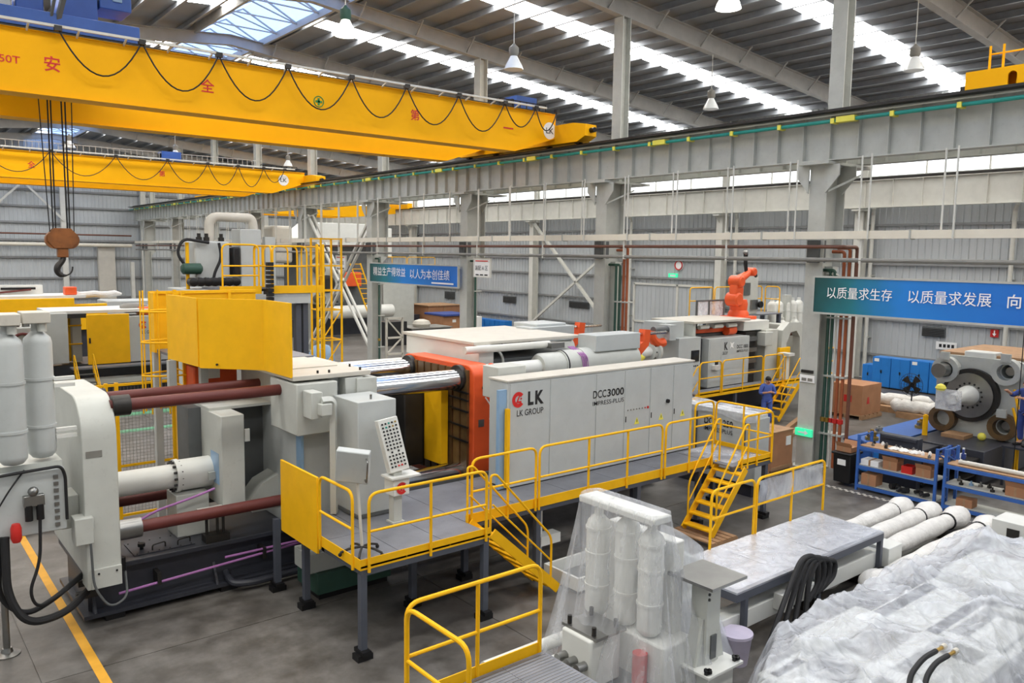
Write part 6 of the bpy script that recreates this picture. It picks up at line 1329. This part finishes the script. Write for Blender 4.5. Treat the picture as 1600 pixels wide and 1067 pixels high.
t = thing('clear_guard', 'clear film guard screen with dark frame left of the robot', 'guard', (25.1, 19, 3.6)); MB().box(24.4, 25.05, 18.95, 18.98, 3.55, 4.15).box(25.15, 26.0, 18.95, 18.98, 3.55, 4.15).build('film', 'film_flat', t)
for b_ in ((24.36, 26.04, 3.5, 3.56), (24.36, 26.04, 4.14, 4.2)): MB().box(b_[0], b_[1], 18.94, 18.99, b_[2], b_[3]).build('frame_rail', 'paint_dark', t)
for x in (24.38, 25.1, 26.02): MB().box(x-.03, x+.03, 18.93, 19.0, 3.05, 4.2).build('frame_post', 'paint_dark', t)

# ---- wrapped machine lettered DCC 1250 between the two
t = thing('die_casting_machine', 'film wrapped machine lettered DCC 1250 beyond the far end of the operator platform', 'machine', (17.6, 12.3, 0))
cb = MB().box(16.6, 17.15, 11.0, 13.6, .3, 1.95).build('cabinet', 'paint_cool', t, bevel=.012)
MB().box(16.65, 17.1, 11.1, 13.5, 0, .3).build('base', 'bed', t); [MB().box(16.585, 16.6, yy, yy+.05, .4, 1.9).build('door_gap', 'paint_dark', cb) for yy in (11.3, 12.75)]
text('lettering', 'DCC 1250', (16.585, 12.1, 1.7), yd, zd, .17, 'textblack', cb, width=.86, bold=.014); text('lettering', 'IMPRESS-PLUS', (16.585, 12.1, 1.5), yd, zd, .11, 'textblack', cb, width=.86, bold=.002)
MB().box(16.62, 17.13, 11.05, 13.5, 1.95, 2.02).build('cabinet_top', 'paint_white', t)
MB().grid(lambda u, v: (16.5+.75*u, 10.9+2.75*v, 2.06+.1*math.sin(PI*u)*abs(math.sin(5*v+1.5*u))+.03*math.sin(17*v)*math.sin(9*u)), 30, 40).build('film_wrapped_top', 'film', t, fix=False, smooth=60)
MB().grid(lambda u, v: (16.57-.02*math.sin(14*u)*v, 10.95+2.65*u, 2.12-.24*v-.06*math.sin(9*u)*v), 24, 8).build('film_skirt', 'film', t, fix=False)

# ================================================================== BACK LEFT: row of machines across the aisle
M2 = thing('die_casting_machine', 'grey machine with a yellow sliding door across the aisle behind the accumulators', 'machine', (7, 33.5, 0))
MB().box(3.5, 10.2, 33.6, 36, 0, 1.45).build('bed', 'bed', M2); MB().box(3.4, 10.3, 33.0, 33.6, .72, .92).build('white_beam', 'paint_white', M2)
c1 = MB().box(5.2, 5.97, 33.0, 34.2, 1.6, 3.44).build('left_cabinet', 'paint_cool', M2, bevel=.02)
MB().box(3.4, 5.15, 33.2, 34.6, 1.45, 3.1).build('injection_unit', 'paint', M2, bevel=.03); MB().box(3.5, 4.6, 33.1, 33.2, 2.6, 3.0).build('nameplate', 'bed', M2)
MB().box(5.4, 10.0, 33.2, 35.6, 3.4, 3.5).build('roof_cover', 'paint_white', M2)
MB().box(5.97, 6.6, 34.4, 34.5, 1.5, 3.4).build('inner_wall', 'yellow', M2); MB().box(6.3, 6.6, 34.0, 34.4, 1.5, 3.3).build('inner_post', 'paint_cool', M2); MB().box(5.97, 6.6, 33.0, 33.4, 3.25, 3.4).build('lintel', 'darkmetal', M2)
for z in (2.2, 2.9): MB().cyl((5.97, 33.9, z), (6.6, 33.9, z), .03, n=8).build('inner_rail', 'yellow', M2)
d = MB().box(6.58, 8.04, 32.9, 33.0, 1.5, 3.36).build('sliding_door', 'yellow', M2, bevel=.015); MB().box(6.63, 6.68, 32.86, 32.9, 2.3, 2.5).build('handle', 'black', d)
c2 = MB().box(8.05, 10.2, 33.0, 34.0, 1.5, 3.25).build('right_cabinet', 'paint_cool', M2, bevel=.015); logo(c2, (8.55, 32.985, 2.9), xd, zd, .15, (0, -1, 0)); text('lettering', 'LK GROUP', (8.8, 32.985, 2.62), xd, zd, .12, 'textblack', c2, width=.6, bold=.01); text('lettering', 'LK', (8.98, 32.985, 2.9), xd, zd, .24, 'textblack', c2, width=.36, bold=.02)
MB().box(5.97, 10.2, 32.4, 33.0, 1.4, 1.46).build('walkway', 'deck', M2); MB().box(8.6, 9.4, 33.4, 34.2, 3.25, 3.55).build('motor', 'orange', M2, bevel=.03)
MB().lathe((8.0, 34.0, 3.5), (1, 0, 0), [(0, .12), (.2, .2), (.8, .2), (1.0, .1)], 14).build('screw_drive', 'greypipe', M2)
for x in (3.6, 5, 7, 9, 10): MB().box(x-.1, x+.1, 33.05, 33.6, 0, .72).build('foot', 'black', M2)
stairs('platform_stairs', 'dark stairs with yellow handrails in front of the yellow sliding door', (6.0, 32.3, 1.4), (6.05, 31.2, .05), (1, 0, 0), .62, 5, 'yellow', tread_mat='paint_dark', hand=.5)
M3 = thing('die_casting_machine', 'farther machine with low yellow covers and white wrapped roof in the back row', 'machine', (7, 42.5, 0))
MB().box(3, 12, 42.2, 44.5, 0, 2.0).build('bed', 'bed', M3); MB().box(4.9, 7.9, 41.9, 42.3, 2.3, 3.5).build('yellow_cover', 'yellow', M3, bevel=.02); MB().box(7.9, 9.3, 41.95, 42.4, 2.0, 3.2).build('yellow_door', 'yellow', M3, bevel=.02)
MB().box(4.9, 8.4, 42.0, 44.4, 3.5, 3.62).build('roof_cover', 'paint_white', M3); MB().box(9.3, 12.2, 42.0, 44, 2.0, 3.3).build('cabinet', 'paint_cool', M3, bevel=.02)
MB().tube([(7.7+.3*q, 42.6, 3.62+.03*math.sin(2*q)) for q in range(9)], [.06]+[.16]*7+[.06], 10).build('wrapped_roll', 'wrap', M3); logo(M3, (9.6, 41.98, 2.9), xd, zd, .14, (0, -1, 0))
MB().box(7.6, 8.1, 42.3, 42.8, 3.62, 4.0).build('red_unit', 'orange', M3, bevel=.04); MB().box(5.0, 6.9, 43.6, 44.0, 3.62, 4.05).build('white_frame', 'paint_white', M3); MB().box(5.2, 6.6, 43.55, 43.6, 3.85, 3.95).build('slot', 'black', M3); MB().bar((4.9, 43.5, 3.7), (6.4, 43.5, 3.85), .08).build('red_bar', 'maroon', M3)
M4 = thing('die_casting_machine', 'pale machine under white film farther along the back row behind the yellow enclosure', 'machine', (13, 43, 0))
MB().box(12.5, 15.5, 42.5, 44.5, 0, 2.6).build('body', 'paint_cool', M4, bevel=.03); MB().box(12.5, 15.4, 42.4, 44.6, 2.9, 3.05).build('roof_cover', 'paint_white', M4); MB().box(12.9, 15, 42.7, 44.2, 2.6, 2.9).build('slide', 'orange', M4)
# low details in front of machine 2: parts on the injection unit
t = thing('hydraulic_block', 'grey hydraulic blocks with pipes in front of the machine across the aisle', 'machine', (4.3, 31.5, 0)); MB().box(3.6, 4.9, 31.0, 32.2, 0, 3.15).build('body', 'paint', t, bevel=.04)
for k in range(4): MB().lathe((3.8+.3*k, 31.3, 3.15), (0, 0, 1), [(0, .12), (.12, .12), (.12, .07), (.26, .07)], 12).build('valve', 'metal', t)
MB().tube(fillet([(3.7, 31.0, 2.6), (4.2, 30.85, 3.0), (4.8, 31.0, 2.7)], .2), .05, 8).build('pipe', 'maroon', t)

# ================================================================== MIDDLE: pump tower and maintenance platforms
MP = thing('maintenance_platform', 'high yellow maintenance platform on grey posts behind the yellow enclosure', 'platform', (8.4, 20.3, 0))
for a, b_ in ((6.95, 8.0), (8.28, 9.7)): MB().box(a, b_, 19.9, 21.2, 4.8, 4.86).build('deck', 'deck', MP); MB().box(a, b_, 19.86, 19.9, 4.72, 4.92).build('kick_plate', 'yellow', MP)
guard_rail(MP, (7.03, 19.9), (7.95, 19.9), 4.85, 1.1, mat_='yellow'); MB().cyl((7.03, 19.9, 5.18), (7.95, 19.9, 5.18), .02, n=8).build('lower_rail', 'yellow', MP)
for y in (19.9, 20.5, 21.1): guard_rail(MP, (8.32, y), (9.25, y), 4.85, 1.08)
guard_rail(MP, (9.65, 19.95), (9.65, 21.1), 4.85, 1.08, (.5,)); guard_rail(MP, (8.3, 19.95), (8.3, 21.1), 4.85, 1.08, (.5,))
MB().box(8.3, 9.35, 19.9, 20.3, 4.45, 4.72).build('cross_beam', 'paint_cool', MP)
for x in (9.05, 9.25): MB().box(x-.07, x+.07, 20.0, 20.2, 0, 4.45).build('post', 'leg_grey', MP)
for x, y in ((7.1, 20.9), (8.0, 20.9), (9.6, 21.0)): MB().box(x-.06, x+.06, y-.06, y+.06, 0, 4.8).build('post', 'yellow', MP)
for k in range(2): MB().box(9.5+.17*k, 9.56+.17*k, 19.85, 19.91, 0, 6.0).build('ladder_rail', 'yellow', MP)
s_ = MB().cyl((9.5, 19.88, .4), (9.7, 19.88, .4), .014, n=6).build('rung', 'yellow', MP); inst(s_, [(0, 0, .28*k) for k in range(1, 18)], MP)
PU = thing('pump_unit', 'white vacuum pump unit with bent duct pipe and black motors above the yellow enclosure', 'machine', (8, 22.6, 0))
MB().box(6.8, 9.3, 22.0, 23.6, 0, 4.75).build('base_cabinet', 'paint_cool', PU, bevel=.02); MB().box(7.15, 8.1, 22.3, 23.2, 4.95, 6.05).build('tank', 'paint_cool', PU, bevel=.05); MB().box(8.4, 9.0, 22.3, 23.0, 4.75, 6.4).build('filter_housing', 'paint_cool', PU, bevel=.02)
MB().tube(fillet([(7.65, 22.6, 6.05), (7.65, 22.6, 6.72), (8.85, 22.6, 6.72), (8.9, 22.6, 6.4)], .28, 8), .13, 14).build('duct', 'paint_cream', PU)
for k in range(7): MB().lathe((7.0+.19*k, 22.2, 4.95), (0, -1, 0), [(0, .12), (.25, .12), (.28, .05)], 12).build('motor', 'black', PU)
for x, z in ((7.3, 6.05), (7.5, 6.05), (7.9, 6.05), (8.25, 5.5)): MB().lathe((x, 22.4, z), (0, 0, 1), [(0, .08), (.1, .08), (.1, .05), (.2, .05)], 10).build('valve', 'darkmetal', PU)
MB().lathe((6.75, 22.2, 5.3), (1, 0, 0), [(0, .08), (.05, .15), (.5, .15), (.55, .08)], 14).build('small_motor', 'pipegreen', PU); MB().cyl((6.95, 22.3, 4.75), (6.95, 22.3, 6.0), .05, n=8).build('yellow_post', 'yellow', PU)
MB().tube(fillet([(7.5, 22.2, 6.0), (6.8, 22.2, 6.1), (6.65, 22.2, 5.7), (6.85, 22.2, 5.4)], .25), .04, 8).build('hose', 'rubber', PU); MB().tube(fillet([(7.75, 22.15, 6.0), (7.8, 22.1, 5.6), (7.6, 22.1, 5.2), (7.55, 22.1, 4.95)], .2), .04, 8).build('hose', 'rubber', PU)
MB().box(8.15, 8.35, 22.2, 22.6, 5.1, 5.9).build('pump_head', 'black', PU, bevel=.04); MB().box(9.15, 9.45, 22.4, 22.6, 0, 6.2).build('white_post', 'paint_cool', PU)
t = thing('cable_chain', 'black cable chain hanging between the two parts of the high platform', 'cable chain', (8.15, 19.7, 3.4))
for k in range(14): MB().box(8.08, 8.24, 19.65, 19.78, 4.0+.11*k, 4.09+.11*k).build('link', 'black', t)
MB().box(7.98, 8.3, 19.95, 20.1, 4.78, 4.84).build('chain_bracket', 'darkmetal', t); MB().box(8.1, 8.22, 19.7, 20.0, 4.7, 4.78).build('chain_hanger', 'darkmetal', t)
# yellow ladder tower
LT = thing('ladder_tower', 'slim yellow scaffold tower with ladder beside the white area sign B', 'tower', (13.4, 27, 0))
for x in (13.0, 13.8):
    for y in (26.8, 27.6): MB().box(x-.03, x+.03, y-.03, y+.03, 0, 6.3).build('post', 'yellow', LT)
for z in (.4, 1.5, 2.6, 3.7, 4.4, 5.3, 6.27):
    for a, b_ in (((13, 26.8), (13.8, 26.8)), ((13, 27.6), (13.8, 27.6)), ((13, 26.8), (13, 27.6)), ((13.8, 26.8), (13.8, 27.6))): MB().bar((*a, z), (*b_, z), .04).build('ledger', 'yellow', LT)
for z in (.4, 1.5, 2.6): MB().bar((13, 26.8, z), (13.8, 26.8, z+1.1), .035).build('brace', 'yellow', LT)
# large press in the next bay
BG = thing('die_casting_machine', 'very large pale machine with a peaked hood in the neighbouring bay behind the columns', 'machine', (27, 53, 0))
MB().prism([(23.5, 6.2), (29.2, 6.2), (29.2, 7.0), (28.4, 7.8), (24.9, 7.8), (23.5, 6.7)], 'y', 51.5, 55).build('hood', 'paint_white', BG, bevel=.03); MB().box(21.8, 23.2, 52, 54, 5.0, 7.5).build('side_hood', 'paint_cream', BG, bevel=.2)
MB().box(23.6, 29, 52, 54.5, 1.2, 6.2).build('frame_body', 'paint_dark', BG); MB().prism(rrect(24.2, 26.4, 2.2, 5.0, .3), 'y', 51.4, 52).build('platen', 'paint', BG)
for x, z in ((24.6, 4.6), (26.0, 4.6), (24.6, 2.6), (26.0, 2.6)): MB().cyl((x, 50.6, z), (x, 51.5, z), .3, n=18).build('tie_bar_end', 'metal', BG)
MB().lathe((25.3, 50.9, 3.6), (0, 1, 0), [(0, .4), (.3, .6), (.6, .6)], 24).build('flange', 'darkmetal', BG); MB().cyl((25.0, 50.2, 1.7), (29.8, 50.2, 1.7), .45, n=20).build('cylinder', 'paint_white', BG)
MB().box(29.6, 32.2, 51, 53, .2, 4.4).build('rear_cabinet', 'paint', BG, bevel=.03); MB().box(30.2, 31.2, 52.5, 54.5, 5.5, 7.6).build('rear_tower', 'paint_white', BG, bevel=.05); MB().box(22.5, 33, 51.5, 55, 0, 1.2).build('bed', 'bed', BG); MB().box(26.6, 28, 51.3, 52, 3.4, 4.4).build('orange_unit', 'orange', BG, bevel=.05)
for x in (29.0, 31.5): guard_rail(BG, (x, 50.8), (x+2.4, 50.8), 4.4, 1.1, (.5,))
t = thing('inclined_ladder', 'yellow inclined ladder leaning at the very large machine', 'ladder', (25.4, 46, 0))
for dx in (0, .75): MB().bar((24.7+dx, 46.8, 5.1), (25.9+dx*.8, 45.2, .05), .07).build('stile', 'yellow', t)
for k in range(16): q = k/16; MB().bar((24.7+1.2*q, 46.8-1.6*q, 5.0-5.0*q+.05), (25.45+1.05*q, 46.8-1.6*q, 5.0-5.0*q+.05), .045).build('rung', 'yellow', t)
# crates and clutter
t = thing('wooden_crate', 'big brown plywood crate behind the blue lidded one by the wall', 'crate', (34.6, 52, 0)); MB().box(33.2, 36.2, 50.6, 53.4, .1, 1.85).build('body', 'carton', t, bevel=.01); MB().box(33.1, 36.3, 50.5, 53.5, 1.85, 1.92).build('lid', 'wood', t); MB().box(33.3, 36.1, 50.7, 53.3, 0, .1).build('skid', 'wood', t)
for x in (33.2, 34.6, 36.1): MB().box(x, x+.1, 50.57, 50.6, .1, 1.85).build('batten', 'wood', t)
t = thing('wooden_crate', 'brown crate with a blue tarpaulin lid in front of the big plywood crate', 'crate', (33, 48, 0)); MB().box(32.0, 34.2, 46.9, 49.2, .1, 1.4).build('body', 'carton', t, bevel=.01); MB().box(31.95, 34.35, 46.7, 49.25, 1.4, 1.55).build('lid_tarpaulin', 'cloth2', t, bevel=.03); MB().box(32.1, 34.1, 47, 49.1, 0, .1).build('skid', 'wood', t); MB().box(32.8, 33.1, 46.88, 46.9, .95, 1.15).build('label', 'white', t)
carton('white_box', 'white box between the blue lidded crate and the column', 34.4, 35.2, 46.6, 47.6, 0, 1.3, 'white')
for k, y in enumerate((46.7, 47.95, 49.2)):
    t = thing('tool_cabinet', ('blue cabinet by the far wall, nearest the cross bracing', 'middle blue cabinet by the far wall', 'blue cabinet by the far wall, beside the third column')[k], 'cabinet', (37.8, y+.6, 0)); MB().box(37.4, 38.1, y, y+1.2, .05, .85).build('body', 'blue', t, bevel=.01); MB().box(37.42, 38.08, y+.02, y+1.18, 0, .05).build('plinth', 'black', t)
    for a in (y+.03, y+.62): MB().box(37.38, 37.4, a, a+.55, .1, .8).build('door', 'blue', t)
t = thing('dark_workbench', 'dark workbench with a pale bundle on it behind the main machine', 'bench', (29, 45, 0)); MB().box(27.5, 30.5, 43.8, 45.6, 0, .95).build('body', 'paint_dark', t, bevel=.02); MB().box(27.4, 30.6, 43.7, 45.7, .95, 1.02).build('top', 'greypipe', t)
o = MB().lathe((28.6, 44.4, 1.02), (0, 0, 1), [(0, .5), (.2, .6), (.4, .5), (.5, .2)], 12).build('cloth_bundle', 'paint_cream'); tag(o, 'pale cloth bundle lying on the dark workbench', 'bundle')
carton('black_box', 'black box on the floor between the fourth column and the dark workbench', 25.4, 27.0, 43.6, 45, 0, 1.5, 'cloth2' if False else 'rubber')
t = thing('white_trestle', 'white cross braced trestle beside the fourth column', 'trestle', (22.6, 38, 0))
for x in (22.2, 23.2): MB().box(x-.05, x+.05, 37.9, 38, 0, 2.3).build('post', 'paint_cream', t)
for z in (.3, 1.2, 2.25): MB().box(22.2, 23.2, 37.9, 38, z-.05, z+.05).build('rail', 'paint_cream', t)
MB().bar((22.2, 37.95, .3), (23.2, 37.95, 1.2), .07).bar((23.2, 37.95, 1.2), (22.2, 37.95, 2.25), .07).build('brace', 'paint_cream', t)
t = thing('blue_bench', 'low blue workbench with red parts behind the chrome bars', 'bench', (17, 29.5, 0)); MB().box(14.6, 18.6, 28.6, 29.8, .9, 1.0).build('top', 'rackblue', t)
for x in (14.8, 16.6, 18.4): MB().box(x-.06, x+.06, 28.7, 29.7, 0, .9).build('leg', 'rackblue', t)
for k, (x, m_, lab) in enumerate(((15.2, 'white', 'white package on the low blue workbench'), (16.2, 'redplastic', 'red part on the low blue workbench'), (17.3, 'white', 'second white package on the low blue workbench'), (18.1, 'panelblue', 'pale blue package at the end of the low blue workbench'))):
    o = MB().lathe((x, 29.1, 1.0), (0, 0, 1), [(0, .3), (.12, .34), (.28, .28), (.36, .1)], 12).build('package', m_); tag(o, lab, 'package')
for k, (x, y, w_, h, m_, lab) in enumerate(((19.0, 31, .5, .9, 'white', 'white wrapped parts on the floor beside the ladder tower'), (17.2, 35.5, .6, 1.4, 'panelblue', 'pale tank behind the ladder tower'), (22.0, 34, .5, .8, 'white', 'white bag heap right of the fourth column'), (24.0, 35, .55, .9, 'paint_cream', 'cream sack heap in front of the dark workbench'))):
    o = MB().lathe((x, y, 0), (0, 0, 1), [(0, w_), (h*.3, w_*1.1), (h*.7, w_), (h*.95, w_*.6), (h, w_*.2)], 14).build('sack', m_, smooth=60); tag(o, lab, 'sack')
